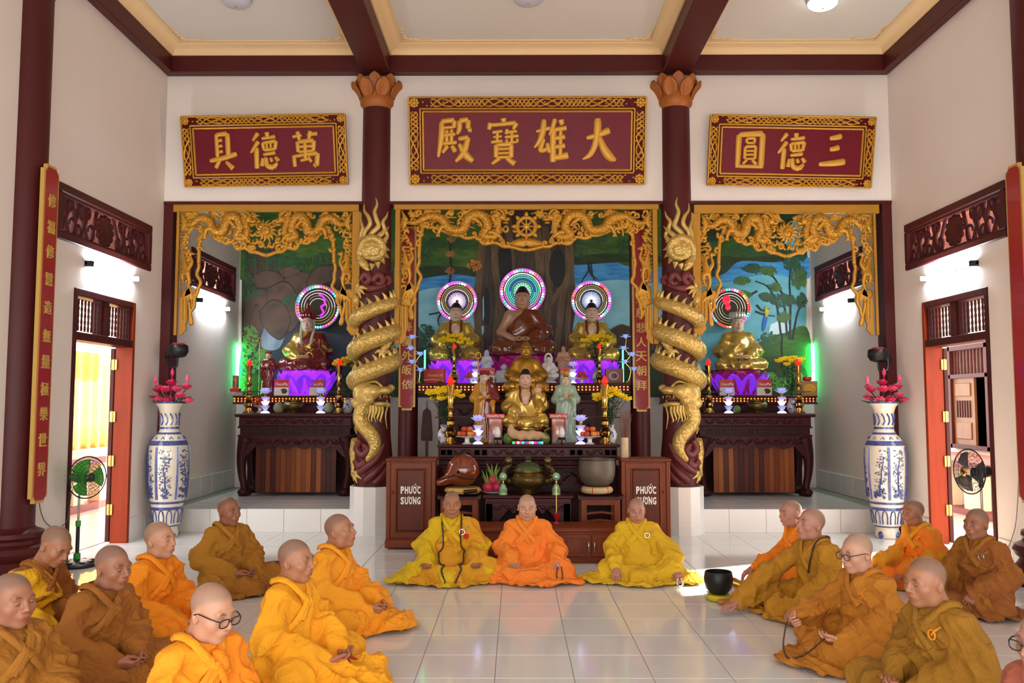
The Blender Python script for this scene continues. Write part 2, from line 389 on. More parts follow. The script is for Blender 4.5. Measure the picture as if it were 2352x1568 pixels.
# --- carved vents: frame and scroll fretwork, each scroll its own piece
M_vent = mat('vent_wood', '#4f1a1c', .45, spec=.25, var=.4, vscale=5, col2='#381013', kind='wood', stretch=(3, .8, 3))
M_terr = mat('terracotta_beyond', '#74382a', .8, var=.3, vscale=4)
def vent(x, sx, y0, y1, z0, z1, name):
    """x: wall face, sx: +1 when the room lies towards +x"""
    t = anchor(name); b = .1
    for p, q in [((y0, z1 - b), (y1, z1)), ((y0, z0), (y1, z0 + b * .85)), ((y0, z0 + b * .85), (y0 + b, z1 - b)), ((y1 - b, z0 + b * .85), (y1, z1 - b))]:
        m = MB(); m.span((x - sx * .16, p[0], p[1]), (x + sx * .025, q[0], q[1]), bev=.012); m.build('frame', M_vent, t)
    m = MB(); m.span((x - sx * .02, y0 + b, z1 - b - .03), (x + sx * .012, y1 - b, z1 - b)); m.span((x - sx * .02, y0 + b, z0 + .085), (x + sx * .012, y1 - b, z0 + .105)); m.build('inner_moulding', M_vent, t)
    yc, zc = (y0 + y1) / 2, (z0 + z1) / 2; xs = x - sx * .05; hh = (z1 - z0) / 2 - .09
    m = MB(); m.ell((xs, yc, zc), (.03, .17, .15), 16, 10)
    for k in range(12):
        a = k / 12 * 2 * PI; m.ell((xs, yc + .17 * math.cos(a), zc + .15 * math.sin(a)), (.025, .05, .045), 8, 6)
    m.build('rosette', M_vent, t)
    def curl(cy, cz, r, turn, a0, w=.022, tail=None):
        pts = []
        if tail: pts.append((xs, *tail))
        for i in range(15):
            u = i / 14; a = a0 + turn * u * 4.6; rr = r * (1 - .72 * u); pts.append((xs, cy + rr * math.cos(a), cz + rr * math.sin(a)))
        q = MB(); q.tube(pts, [w * (1 - .45 * i / len(pts)) for i in range(len(pts))], 6, flat=(1, 1.3)); return q
    r2 = random.Random(name); L = (y1 - y0) / 2 - .1
    for s in (-1, 1):
        for k in range(4):
            cy = yc + s * (.3 + (L - .32) * (k + .3) / 3.6); up = 1 if k % 2 else -1
            curl(cy, zc + up * hh * .35, .11, s * up, PI * .5 * up + .4, tail=(cy - s * .16, zc - up * hh * .9)).build('scroll', M_vent, t)
            curl(cy + s * .07, zc - up * hh * .5, .085, -s * up, -PI * .5 * up, tail=(cy + s * .2, zc + up * hh * .95)).build('scroll', M_vent, t)
            q = MB(); q.tube([(xs, cy + s * .1, zc + hh), (xs, cy + s * .06, zc + hh * .3), (xs, cy + s * .12, zc - hh * .3), (xs, cy + s * .07, zc - hh)], .02, 6); q.build('scroll', M_vent, t)
    return t
vent(XL, 1, *VE, 'window_1'); vent(XR, -1, *VE, 'window_2'); vent(XL, 1, *VA, 'window_3'); vent(XR, -1, *VA, 'window_4')
for s, x in ((-1, XL - .75), (1, XR + .75)):             # the eaves wall one sees through the vents
    m = MB(); m.span((x, 8.2, 3.3), (x + s * .1, 16, 4.6)); struct(m.build('wall_eaves_%s' % ('left' if s < 0 else 'right'), M_terr, smooth=0))

# --- doors: jambs, header, transom with turned spindles, folded leaf with brass hinges
def spindle_mesh():
    m = MB(); h = .36
    pr = []
    for i in range(25):
        z = i / 24 * h; r = .010 + .006 * abs(math.sin(z / h * PI * 5)) + (.004 if i in (0, 24) else 0); pr.append((r, z))
    m.lathe(pr, 7); me = m.mesh('spindle', 50); me.materials.append(M_wood_d); return me
SP = spindle_mesh()
def door(x, sx, name):
    t = anchor(name); y0, y1 = DO[:2]; xo = x - sx * .2; xi = x + sx * .02
    for a, b in [((y0, 0), (y0 + .06, 3.0)), ((y0 + .06, 2.92), (y1 - .06, 3.0)), ((y0 + .06, 2.43), (y1 - .06, 2.52))]:
        m = MB(); m.span((xo, a[0], a[1]), (xi, b[0], b[1]), bev=.006); m.build('frame', M_wood_d, t)
    m = MB(); m.span((xo, y1 - .06, 0), (xi, y1, 3.0), bev=.006); m.build('jamb', M_wood_r, t)
    ym = (y0 + y1) / 2
    m = MB(); m.span((x - sx * .12, ym - .05, 2.52), (xi - sx * .01, ym + .05, 2.92), bev=.006); m.build('mullion', M_wood_d, t)
    for a, b in ((y0 + .06, ym - .05), (ym + .05, y1 - .06)):
        for c, d in ((a, a + .05), (b - .05, b)):
            m = MB(); m.span((x - sx * .11, c, 2.52), (x - sx * .01, d, 2.92)); m.build('stile', M_wood_d, t)
        n = 7
        for i in range(n): obj('spindle', SP, None, t, (x - sx * .06, a + .09 + (b - a - .18) * i / (n - 1), 2.54))
    # leaf folded outwards along the veranda wall side
    m = MB(); m.span((xo - sx * .05, y1 - .075, .02), (xo, y1 - .03, 2.42), bev=.004); m.build('leaf_edge', M_wood_d, t)
    m = MB(); m.span((xo - sx * .06, y1 - .03, .02), (xo - sx * .02, y1 + .68, 2.42), bev=.004); lf = m.build('leaf', M_wood_d, t)
    for z in (.35, .95, 1.5, 2.15):
        m = MB(); m.span((xo - sx * .035, y1 - .079, z), (xo + sx * .035, y1 - .0595, z + .13), bev=.002); m.tube([(xo, y1 - .082, z - .005), (xo, y1 - .082, z + .135)], .009, 8); m.build('hinge', M_brass, t)
door(XL, 1, 'door_1'); door(XR, -1, 'door_2')

# --- verandas outside the doors
M_ledge = mat('ledge_paint', '#7a3028', .5); M_yellow_curt = mat('yellow_curtain', '#dca850', .8, sheen=.2)
a = anchor('wall_veranda_left')
m = MB(); m.span((-8.3, 9, 0), (-8.1, 17, 3.6)); m.build('panel', mat('veranda_wall', '#f2e3c4', .8), a)
m = MB(); m.span((-7.35, 9, .86), (-6.85, 17, .93)); m.build('ledge_top', mat('ledge_tile', '#d6a79a', .4), a)
m = MB(); m.span((-7.3, 9, .76), (-6.83, 17, .86)); m.span((-7.2, 9, 0), (-6.9, 17, .12)); m.build('ledge', M_ledge, a)
for k in range(9):
    m = MB(); m.span((-7.15, 9.3 + k * .85, .12), (-6.95, 9.62 + k * .85, .76)); m.build('balustrade_post', mat('veranda_wall', '#f2e3c4', .8), a)
G = [[(-7.45 + .05 * math.sin(y * 17 + .6 * math.sin(y * 5)) * (1.2 - z / 4), y, z) for z in (.95, 1.4, 1.9, 2.4, 2.62)] for y in np.linspace(10.5, 16.2, 130)]
m = MB(); m.sheet(G, .006); tag(m.build('curtain', M_yellow_curt, smooth=180), 'yellow gathered curtain hanging outside the left doorway', 'curtain')
a = anchor('wall_veranda_right')
m = MB(); m.span((7.5, 12.7, 0), (7.7, 18, 3.4)); m.build('panel', mat('veranda_wall_white', '#efe9d8', .8), a)
m = MB(); m.span((6.85, 12.2, .84), (7.4, 18, .92)); m.build('ledge_top', mat('ledge_tile2', '#b4675c', .4), a)
m = MB(); m.span((6.87, 12.2, .74), (7.35, 18, .84)); m.span((6.95, 11, 0), (7.25, 18, .1)); m.build('ledge', M_ledge, a)
for k in range(7):
    m = MB(); m.span((7.0, 12.3 + k * .85, .1), (7.2, 12.7 + k * .85, .74)); m.build('balustrade_post', mat('veranda_wall', '#f2e3c4', .8), a)
M_shut = mat('shutter_wood', '#7c5226', .5, var=.5, vscale=3, kind='wood', stretch=(6, 6, .8))
sh = anchor('window_5'); sy0, sy1 = 13.5, 14.75; sx_ = 7.47
for p, q in [((sy0, .98), (sy0 + .09, 2.7)), ((sy1 - .09, .98), (sy1, 2.7)), ((sy0, 2.62), (sy1, 2.7)), ((sy0, 2.15), (sy1, 2.22)), ((sy0, .98), (sy1, 1.05))]:
    m = MB(); m.span((sx_ - .06, p[0], p[1]), (sx_ + .06, q[0], q[1]), bev=.004); m.build('frame', M_wood_d, sh)
for k in range(10):
    m = MB(); m.tube([(sx_, sy0 + .15 + k * .105, 2.22), (sx_, sy0 + .15 + k * .105, 2.62)], .022, 8); m.build('bar', M_wood_d, sh)
m = MB(); m.span((sx_ - .01, sy0 + .5, 1.05), (sx_ + .03, sy1 - .09, 2.15)); lf = m.build('leaf', M_shut, sh)
for z0, z1 in ((1.14, 1.42), (1.85, 2.07)):
    m = MB(); m.span((sx_ - .03, sy0 + .6, z0), (sx_ - .008, sy1 - .18, z1), bev=.01); m.build('raised_panel', M_shut, lf)
for k in range(6):
    m = MB(); m.span((sx_ - .03, sy0 + .62 + k * .08, 1.5), (sx_ - .008, sy0 + .66 + k * .08, 1.78), bev=.004); m.build('slat', M_wood_d, lf)
m = MB(); m.span((sx_ + .03, sy0 + .09, 1.05), (sx_ + .05, sy0 + .5, 2.15)); m.build('opening_shade_sheet', mat('interior_shade_paint', '#2a1a14', .9), sh)  # solid sheet; its dark colour stands in for the unlit room behind

m = MB(); m.span((5.36, 8.6, 2.95), (5.9, 12.5, 3.03)); struct(m.build('added_sun_eave', M_wall, smooth=0))  # unseen slab, added to keep the sun out of the transom
# --- tube lights
def tube_light(x, sx, y0, y1, z, label, cap='#1d2433'):
    t = thing('tube_light', label, 'light', (x, (y0 + y1) / 2, z), 0, 'tube lights'); h = (y1 - y0) / 2
    m = MB(); m.span((0, -h, -.02), (sx * .035, h, .025), bev=.006); m.build('batten', M_white_pl, t)
    m = MB(); m.tube([(sx * .065, -h + .05, -.005), (sx * .065, h - .05, -.005)], .015, 10); m.build('tube', M_tube, t)
    for s in (-1, 1):
        q = MB(); q.span((sx * .0, s * h - s * .05, -.035), (sx * .09, s * h, .03), bev=.006); q.build('end_holder', mat('holder_' + cap, cap, .4) if s < 0 else M_white_pl, t)
tube_light(XL, 1, 9.5, 10.74, 3.30, 'lit tube light above the left doorway')
tube_light(XR, -1, 9.46, 10.70, 3.29, 'lit tube light above the right doorway')
tube_light(XL, 1, 12.88, 14.18, 3.30, 'lit tube light on the wall inside the left altar alcove')
tube_light(XR, -1, 12.98, 14.26, 3.30, 'lit tube light on the wall inside the right altar alcove')

# --- round ceiling lamps
def ceiling_lamp(x, y, lit, label):
    t = thing('ceiling_lamp', label, 'lamp', (x, y, ZC), 0, 'round ceiling lamps')
    m = MB(); m.lathe([(.19, 0), (.19, -.03), (.175, -.045)], 32); m.build('ring', mat('lamp_ring', '#b8b8c0', .35, metal=.3), t)
    m = MB(); m.lathe([(.175, -.04), (.17, -.075), (.14, -.1), (.08, -.115), (.02, -.12), (.005, -.12)], 32)
    m.build('diffuser', glow('lamp_lit', (1, .98, 1), 7) if lit else mat('lamp_unlit', '#c8c6d0', .3), t)
    m = MB(); m.ell((0, 0, -.122), .014, 8, 6); m.build('finial', M_brass, t)
ceiling_lamp(-3.39, 10.02, 0, 'unlit round ceiling lamp in the left ceiling bay'); ceiling_lamp(.147, 9.98, 0, 'unlit round ceiling lamp in the middle ceiling bay')
ceiling_lamp(3.73, 10.1, 1, 'lit round ceiling lamp in the right ceiling bay')

# ================================================================ soft solids: smooth-union fields turned into one surface
class SDF:
    def __init__(s): s.p = []
    def cap(s, a, b, ra, rb=None, k=.04, sub=False, sq=None):
        a = np.array(a, np.float32); b = np.array(b, np.float32); rb = ra if rb is None else rb; ab = b - a; L2 = float(ab @ ab) + 1e-9
        def f(P):
            t = np.clip(((P - a) @ ab) / L2, 0, 1); d = P - a - t[..., None] * ab
            if sq is not None: d = d / np.array(sq, np.float32)
            return np.sqrt((d * d).sum(-1)) - (ra + (rb - ra) * t)
        r = max(ra, rb) * (1 if sq is None else max(1, max(sq))); s.p.append((f, np.minimum(a, b) - r, np.maximum(a, b) + r, k, sub)); return s
    def ell(s, c, r, k=.04, sub=False, R=None):
        c = np.array(c, np.float32); r = np.array(r, np.float32); Q = None if R is None else np.array(R, np.float32)[:3, :3]
        def f(P):
            q = P - c
            if Q is not None: q = q @ Q
            a = q / r; k0 = np.sqrt((a * a).sum(-1)) + 1e-6; b = a / r; k1 = np.sqrt((b * b).sum(-1)) + 1e-6
            return k0 * (k0 - 1) / k1
        m = r.max() if R is not None else r
        s.p.append((f, c - m, c + m, k, sub)); return s
    def chain(s, pts, rs, k=.04, sq=None):
        for i in range(len(pts) - 1): s.cap(pts[i], pts[i + 1], rs[i], rs[i + 1], k, sq=sq)
        return s
    @staticmethod
    def mix(F, d, k, sub):
        if sub: d = -d; h = np.clip(.5 - .5 * (d - F) / k, 0, 1) if False else np.clip(.5 + .5 * (d - F) / k, 0, 1); return F * (1 - h) + d * h + k * h * (1 - h)
        h = np.clip(.5 + .5 * (d - F) / k, 0, 1); return d * (1 - h) + F * h - k * h * (1 - h)
    def val(s, P):
        P = np.asarray(P, np.float32); F = np.full(P.shape[:-1], .3, np.float32)
        for f, lo, hi, k, sub in s.p: F = s.mix(F, f(P), k, sub)
        return F
    def grad(s, P, e=.004):
        P = np.asarray(P, np.float32); g = np.stack([s.val(P + np.eye(3, dtype=np.float32)[i] * e) - s.val(P - np.eye(3, dtype=np.float32)[i] * e) for i in range(3)], -1)
        return g / (np.linalg.norm(g, axis=-1, keepdims=True) + 1e-9)
    def project(s, pts, off=0, it=6):
        P = np.array(pts, np.float32)
        for _ in range(it): P = P - s.grad(P) * (s.val(P) - off)[:, None] * .9
        return P
    def field(s, h, pad=.02, zmin=None, inflate=0):
        lo = np.min([p[1] for p in s.p if not p[4]], 0) - pad - inflate; hi = np.max([p[2] for p in s.p if not p[4]], 0) + pad + inflate
        if zmin is not None: lo[2] = max(lo[2], zmin - 2 * h)
        n = np.ceil((hi - lo) / h).astype(int) + 1
        ax = [(lo[i] + np.arange(n[i]) * h).astype(np.float32) for i in range(3)]
        F = np.full(n, .3, np.float32)
        for f, a, b, k, sub in s.p:
            e = k + 2 * h + inflate
            i0 = np.clip(np.floor((a - e - lo) / h).astype(int), 0, n); i1 = np.clip(np.ceil((b + e - lo) / h).astype(int) + 1, 0, n)
            if (i1 <= i0).any(): continue
            sl = tuple(slice(i0[i], i1[i]) for i in range(3))
            P = np.stack(np.meshgrid(*[ax[i][sl[i]] for i in range(3)], indexing='ij'), -1)
            F[sl] = s.mix(F[sl], f(P), k, sub)
        return F - inflate, lo, ax
def surface(F, lo, h):
    """naive surface nets"""
    I = F < 0; n = np.array(F.shape)
    c = np.zeros(n - 1, np.uint8)
    for dx in (0, 1):
        for dy in (0, 1):
            for dz in (0, 1): c += I[dx:n[0] - 1 + dx, dy:n[1] - 1 + dy, dz:n[2] - 1 + dz]
    A = np.argwhere((c > 0) & (c < 8)); idx = -np.ones(n - 1, np.int64); idx[tuple(A.T)] = np.arange(len(A))
    S = np.zeros((len(A), 3)); W_ = np.zeros(len(A))
    cor = [(x, y, z) for x in (0, 1) for y in (0, 1) for z in (0, 1)]
    val = {k: F[A[:, 0] + k[0], A[:, 1] + k[1], A[:, 2] + k[2]] for k in cor}
    for a in range(3):
        for k in cor:
            if k[a]: continue
            k2 = list(k); k2[a] = 1; v0, v1 = val[k], val[tuple(k2)]; m = (v0 < 0) != (v1 < 0)
            t = np.where(m, v0 / (v0 - v1 + 1e-12 * (v0 == v1)), 0); p = np.array(k, float)[None] + np.eye(3)[a][None] * t[:, None]
            S += p * m[:, None]; W_ += m
    V = lo + (A + S / W_[:, None]) * h
    Fs = []
    for a in range(3):
        b, d = (a + 1) % 3, (a + 2) % 3
        sl0 = [slice(None)] * 3; sl1 = [slice(None)] * 3; sl0[a] = slice(0, -1); sl1[a] = slice(1, None)
        i0, i1 = I[tuple(sl0)], I[tuple(sl1)]; E = np.argwhere(i0 != i1)
        E = E[(E[:, b] > 0) & (E[:, d] > 0) & (E[:, b] < n[b] - 1) & (E[:, d] < n[d] - 1)]
        q = []
        for ob, od in ((-1, -1), (0, -1), (0, 0), (-1, 0)):
            e = E.copy(); e[:, b] += ob; e[:, d] += od; q.append(idx[tuple(e.T)])
        q = np.stack(q, 1); flip = ~i0[tuple(E.T)]; q[flip] = q[flip][:, ::-1]; Fs.append(q)
    Q = np.concatenate(Fs); Q = Q[(Q >= 0).all(1)]
    return V, Q
def vnormals(V, Q):
    n = np.cross(V[Q[:, 2]] - V[Q[:, 0]], V[Q[:, 3]] - V[Q[:, 1]]); N = np.zeros_like(V)
    for i in range(4): np.add.at(N, Q[:, i], n)
    return N / (np.linalg.norm(N, axis=1)[:, None] + 1e-12)
def relax(V, Q, it=2, w=.5):
    for _ in range(it):
        S = np.zeros_like(V); c = np.zeros(len(V))
        for i in range(4):
            a, b = Q[:, i], Q[:, (i + 1) % 4]; np.add.at(S, a, V[b]); np.add.at(S, b, V[a]); np.add.at(c, a, 1); np.add.at(c, b, 1)
        V = V * (1 - w) + w * S / np.maximum(c, 1)[:, None]
    return V
def solid(name, V, Q, col=None):
    me = bpy.data.meshes.new(name); nv, nq = len(V), len(Q)
    me.vertices.add(nv); me.vertices.foreach_set('co', np.asarray(V, np.float32).ravel())
    me.loops.add(nq * 4); me.loops.foreach_set('vertex_index', np.asarray(Q, np.int32).ravel())
    me.polygons.add(nq); me.polygons.foreach_set('loop_start', np.arange(0, nq * 4, 4, dtype=np.int32))
    me.polygons.foreach_set('use_smooth', np.ones(nq, bool)); me.update(calc_edges=True); me.validate()
    if col is not None:
        a = me.color_attributes.new('tone', 'FLOAT_COLOR', 'POINT'); a.data.foreach_set('color', np.concatenate([col, np.ones((nv, 1))], 1).astype(np.float32).ravel())
    return me
def rotm(ax, a): return np.array(Matrix.Rotation(a, 3, ax))
def sstep(a, b, x): t = np.clip((x - a) / (b - a), 0, 1); return t * t * (3 - 2 * t)

# ---------------------------------------------------------------- heads
_heads = {}
def head_solid(neck, wide=1.0, chub=0.0, h=.0042, lobes=False, hair=True):
    """head about its own centre, looking to -Y; neck: end point of the neck in the head's frame"""
    s = SDF(); w = wide
    s.ell((0, .014, .028), (.075 * w, .094, .086), .03); s.ell((0, -.022, -.045), (.059 * w + chub * .012, .062, .072), .05)
    s.ell((0, -.062, -.098), (.026, .022, .02), .035)
    for q in (-1, 1):
        s.ell((q * .044 * w, -.052, -.028), (.024 + chub * .01, .026, .024 + chub * .01), .03)
        s.ell((q * .048 * w, -.012, -.078), (.02 + chub * .014, .032, .026 + chub * .01), .035)
    s.cap((-.04, -.076, .021), (.04, -.076, .021), .012, .012, .022)
    for q in (-1, 1): s.ell((q * .032 * w, -.096, -.002), (.019, .015, .012), .014, sub=True)
    for q in (-1, 1): s.ell((q * .032 * w, -.071, -.003), (.0165, .0155, .0125), .004)
    s.cap((0, -.086, .012), (0, -.106, -.027), .0075, .0125, .014)
    for q in (-1, 1): s.ell((q * .0135, -.095, -.032), (.0085, .010, .0075), .008)
    s.ell((0, -.080, -.058), (.03, .02, .022), .02)
    s.ell((0, -.0945, -.0605), (.021, .0085, .0045), .005); s.ell((0, -.093, -.0705), (.0185, .0085, .0055), .005)
    for q in (-1, 1):
        R = rotm('Z', q * .35) @ rotm('X', -.25)
        s.ell((q * .079 * w, .014, -.012), (.0095, .021, .032), .008, R=R); s.ell((q * .0875 * w, .008, -.008), (.007, .011, .018), .006, sub=True, R=R)
        if lobes: s.ell((q * .078 * w, .008, -.055), (.008, .011, .026), .01)
    s.cap((0, .028, -.06), neck, .050 + chub * .008, .058 + chub * .012, .03)
    F, lo, ax = s.field(h, .01); V, Q = surface(F, lo, h); V = relax(V, Q, 1, .3)
    return V, Q
def head_tone(V, skin, brow=(.03, .02, .015), stub=None, lips=None, lash=(.02, .012, .01), w=1.0):
    c = np.tile(np.array(skin, float), (len(V), 1)); x, y, z = V.T; ax = np.abs(x)
    def blend(m, col):
        nonlocal c; m = np.clip(m, 0, 1)[:, None]; c = c * (1 - m) + np.array(col) * m
    front = y < -.045
    blend(.35 * sstep(.02, .0, np.abs(z + .035)) * front * sstep(.06, .03, np.abs(ax - .042)), np.array(skin) * (1.05, .78, .72))
    if stub is not None:
        line = .058 + .028 * sstep(.02, .07, ax) * -1 - .9 * np.clip(y + .035, 0, .05) ; 
        m = sstep(-.006, .03, z - np.where(y < .0, .066 - .5 * np.clip(y + .07, 0, .1), .031 - .9 * np.clip(y, 0, .12))) * (z > -.075)
        blend(m * .66, stub)
    if lips is None: lips = np.array(skin) * (.95, .5, .48)
    blend(front * .85 * np.exp(-((x / .021) ** 4 + ((z + .0655) / .0088) ** 4)), lips)
    blend(front * .7 * np.exp(-((x / .02) ** 4 + ((z + .0655) / .0016) ** 2)), np.array(lips) * .35)
    bz = .0215 + .006 * np.sin(np.clip((ax - .014) / .036, 0, 1) * PI)
    blend(front * .85 * np.exp(-(((ax - .033 * w) / .018) ** 4 + ((z - bz) / .0045) ** 2)), brow)
    ez = -.0055 + .003 * ((ax - .032 * w) / .014) ** 2
    blend(front * .95 * np.exp(-(((ax - .032 * w) / .0145) ** 6 + ((z - ez) / .0022) ** 2)), lash)
    blend(front * .5 * np.exp(-(((ax - .008) / .004) ** 2 + ((z + .036) / .003) ** 2)) * (y < -.09), np.array(skin) * .3)
    return c

# ---------------------------------------------------------------- hands: palm, four unequal fingers, a thumb off the side of the palm
_hands = {}
def hand_solid(curl=(.3, .35, .25), thumb=.0, spread=1.0, h=.0034):
    key = (curl, thumb, spread)
    if key in _hands: return _hands[key]
    s = SDF(); ys = [.031, .0105, -.0105, -.030]; Ls = [.070, .079, .073, .057]
    for i in range(4):
        s.cap((.005, ys[i] * .62, 0), (.088 - .004 * abs(i - 1), ys[i], .001), .0135, .0125, .016)
    s.ell((.045, .024, -.008), (.034, .018, .014), .012); s.ell((.045, -.026, -.006), (.036, .014, .013), .012)
    for i in range(4):
        p = np.array((.088 - .004 * abs(i - 1), ys[i], .001)); a = 0; r = .0092 - .0005 * (i == 3)
        for j, (fr, cu) in enumerate(zip((.46, .31, .23), curl)):
            a += cu * (1 + .12 * i); d = np.array((math.cos(a), .05 * (1.5 - i) * spread * math.cos(a), -math.sin(a))); q = p + d * Ls[i] * fr
            s.cap(p, q, r, r - .0008, .004); p = q; r -= .0008
    t0 = np.array((.018, .028, -.006)); t1 = np.array((.050, .052 - thumb * .018, -.014 - thumb * .02)); t2 = t1 + np.array((.03, .010 - thumb * .02, -.006 - thumb * .01)); t3 = t2 + np.array((.024, .001 - thumb * .016, -.004))
    s.chain([t0, t1, t2, t3], [.013, .0118, .0098, .0085], .008)
    s.cap((-.05, 0, 0), (.012, 0, 0), .026, .025, .02, sq=(1, 1.12, .85))
    F, lo, ax = s.field(h, .008); V, Q = surface(F, lo, h); _hands[key] = (relax(V, Q, 1, .3), Q); return _hands[key]
def place_hand(side, wrist, fwd, palm, curl=(.3, .35, .25), thumb=.0, arm=None, skin=(.4, .2, .12)):
    """side 1 = the person's left hand, -1 = right; returns points already in the body frame with the forearm attached"""
    V, Q = hand_solid(curl, thumb); V = V.copy(); V[:, 1] *= -side * 1.0
    if side > 0: Q = Q[:, ::-1]
    X = np.array(fwd, float); X /= np.linalg.norm(X); Z = -np.array(palm, float); Z -= X * (Z @ X); Z /= np.linalg.norm(Z); Y = np.cross(Z, X)
    V = V[:, :1] * X + V[:, 1:2] * Y + V[:, 2:] * Z + np.array(wrist)
    return V, Q
HANDS = {   # pose name -> (forward, palm normal) for the left hand (x mirrored for the right), curl, thumb
    'lap': ((-.75, -.55, -.1), (.0, .15, 1.), (.35, .4, .3), .3),
    'up': ((.15, -.9, -.2), (0, -.2, 1.), (.35, .45, .35), .1),
    'knee': ((.1, -.85, -.55), (0, .55, -.85), (.25, .25, .2), .0),
    'grip': ((.0, -.8, -.6), (-.5, .3, -.6), (.9, .9, .6), .8),
    'floor': ((.05, -.9, -.25), (0, .2, -1.), (.18, .2, .15), .0),
    'clasp': ((-.55, -.75, -.25), (-.5, .35, .3), (.6, .6, .4), .6),
}
# ---------------------------------------------------------------- robed figures sitting cross-legged
def seated_sdf(J, sleeves=(1, 1), lap=True, fat=1.0, spread=1.0, trails=()):
    s = SDF(); f = fat
    s.ell((0, .05, .14), (.21 * f, .17 * f, .15), .06); s.ell((0, .04, .30), (.185 * f, .135 * f, .17), .07)
    s.ell(J['chest'] , (.17 * f, .12 * f, .15), .07)
    n = J['neck']
    for q in (0, 1): s.cap((n[0] * .7, n[1] + .012, n[2] - .035), np.array(J['sh'][q]) * (.95, 1, 1), .072, .066, .05)
    s.cap((n[0], n[1] + .006, n[2] - .05), (n[0], n[1] + .012, n[2] + .006), .080, .070, .03, sq=(1, .95, 1))
    for i in (0, 1):
        if not sleeves[i]: continue
        sh, el, wr = (np.array(J[q][i]) for q in ('sh', 'el', 'wr'))
        s.chain([sh, el], [.070, .092 * f], .05); m = el * .35 + wr * .65; e2 = wr + (wr - el) * -.04
        s.chain([el, m, e2], [.098 * f, .085, .058], .05)
        # hanging mouth of the wide sleeve
        dr = m * .8 + el * .2; zz = max(.03, dr[2] - .13); s.cap((dr[0], dr[1] + .02, dr[2] - .03), (dr[0] + (.02 if i == 0 else -.02), dr[1] + .04, zz), .06, .05, .06)
    if lap:
        for i, q in ((0, 1), (1, -1)):
            k = J['kn'][i]; s.chain([(q * .1, .04, .13), k], [.12, .098], .05); s.chain([k, (-q * .06, -.36, .07)], [.094, .07], .04)
        s.ell((0, -.15, .07), (.22, .17, .085), .05)
        s.ell((0, -.10, .006), (.42 * spread, .345 * spread, .032), .03)
        for (c, r) in trails: s.ell(c, r, .05)
    return s
def cloth(V, Q, amp, seed, J=None):
    """drape folds: ridges that radiate in the lap, run slantwise over the chest and ring the sleeves"""
    N = vnormals(V, Q); x, y, z = V.T; r = random.Random(seed); a, b, c = (r.uniform(0, 6) for _ in range(3)); tilt = r.uniform(.5, .9)
    phi = np.arctan2(x, -(y - .12)); ridge = lambda v, p=.7: 1 - np.abs(np.sin(v)) ** p
    w1 = np.sin(3.1 * phi + 7 * z + a) * .9 + np.sin(11 * x + b) * .4
    lapf = ridge(phi * 6.0 + w1 * 1.2 + 6 * z + c)
    lap2 = ridge(np.hypot(x, y + .05) * 26 + 2.4 * np.sin(phi * 2.5 + a) + b)
    tor = ridge(15 * (x * tilt + z * .7) + 1.5 * np.sin(9 * z + a) + .9 * np.sin(8 * x - b)); tor2 = ridge(23 * (x * .6 - z * .35 + y * .4) + 2 * np.sin(10 * z + c))
    slv = ridge(18 * (z + .55 * np.abs(x) + .35 * y) + 1.4 * np.sin(12 * y + b)); slv2 = ridge(26 * (x * .8 + y) + 2 * np.sin(9 * z + a))
    lo = sstep(.32, .16, z); out = sstep(.15, .23, np.abs(x)) * (1 - lo)
    patch = .55 + .45 * np.sin(7 * x + a) * np.sin(6 * y + b + 5 * z)
    d = amp * (lo * (1.5 * lapf * patch + 1.1 * lap2 * (1 - patch * .6) - .8) + (1 - lo) * (1 - out) * (1.3 * tor * patch + .7 * tor2 - .6) + out * (1.4 * slv * patch + .6 * slv2 - .6))
    d *= sstep(.62, .52, z)
    hem = sstep(.07, .0, z) * sstep(.25, .4, np.hypot(x, y + .1))
    V = V + N * d[:, None]; V[:, :2] *= (1 + hem * (.05 * np.sin(phi * 7 + a) + .04 * np.sin(phi * 13 + b)))[:, None]
    V[:, 2] = np.maximum(V[:, 2] + hem * .012 * (1 + np.sin(phi * 17 + c)), .004 + 0 * z)
    return V
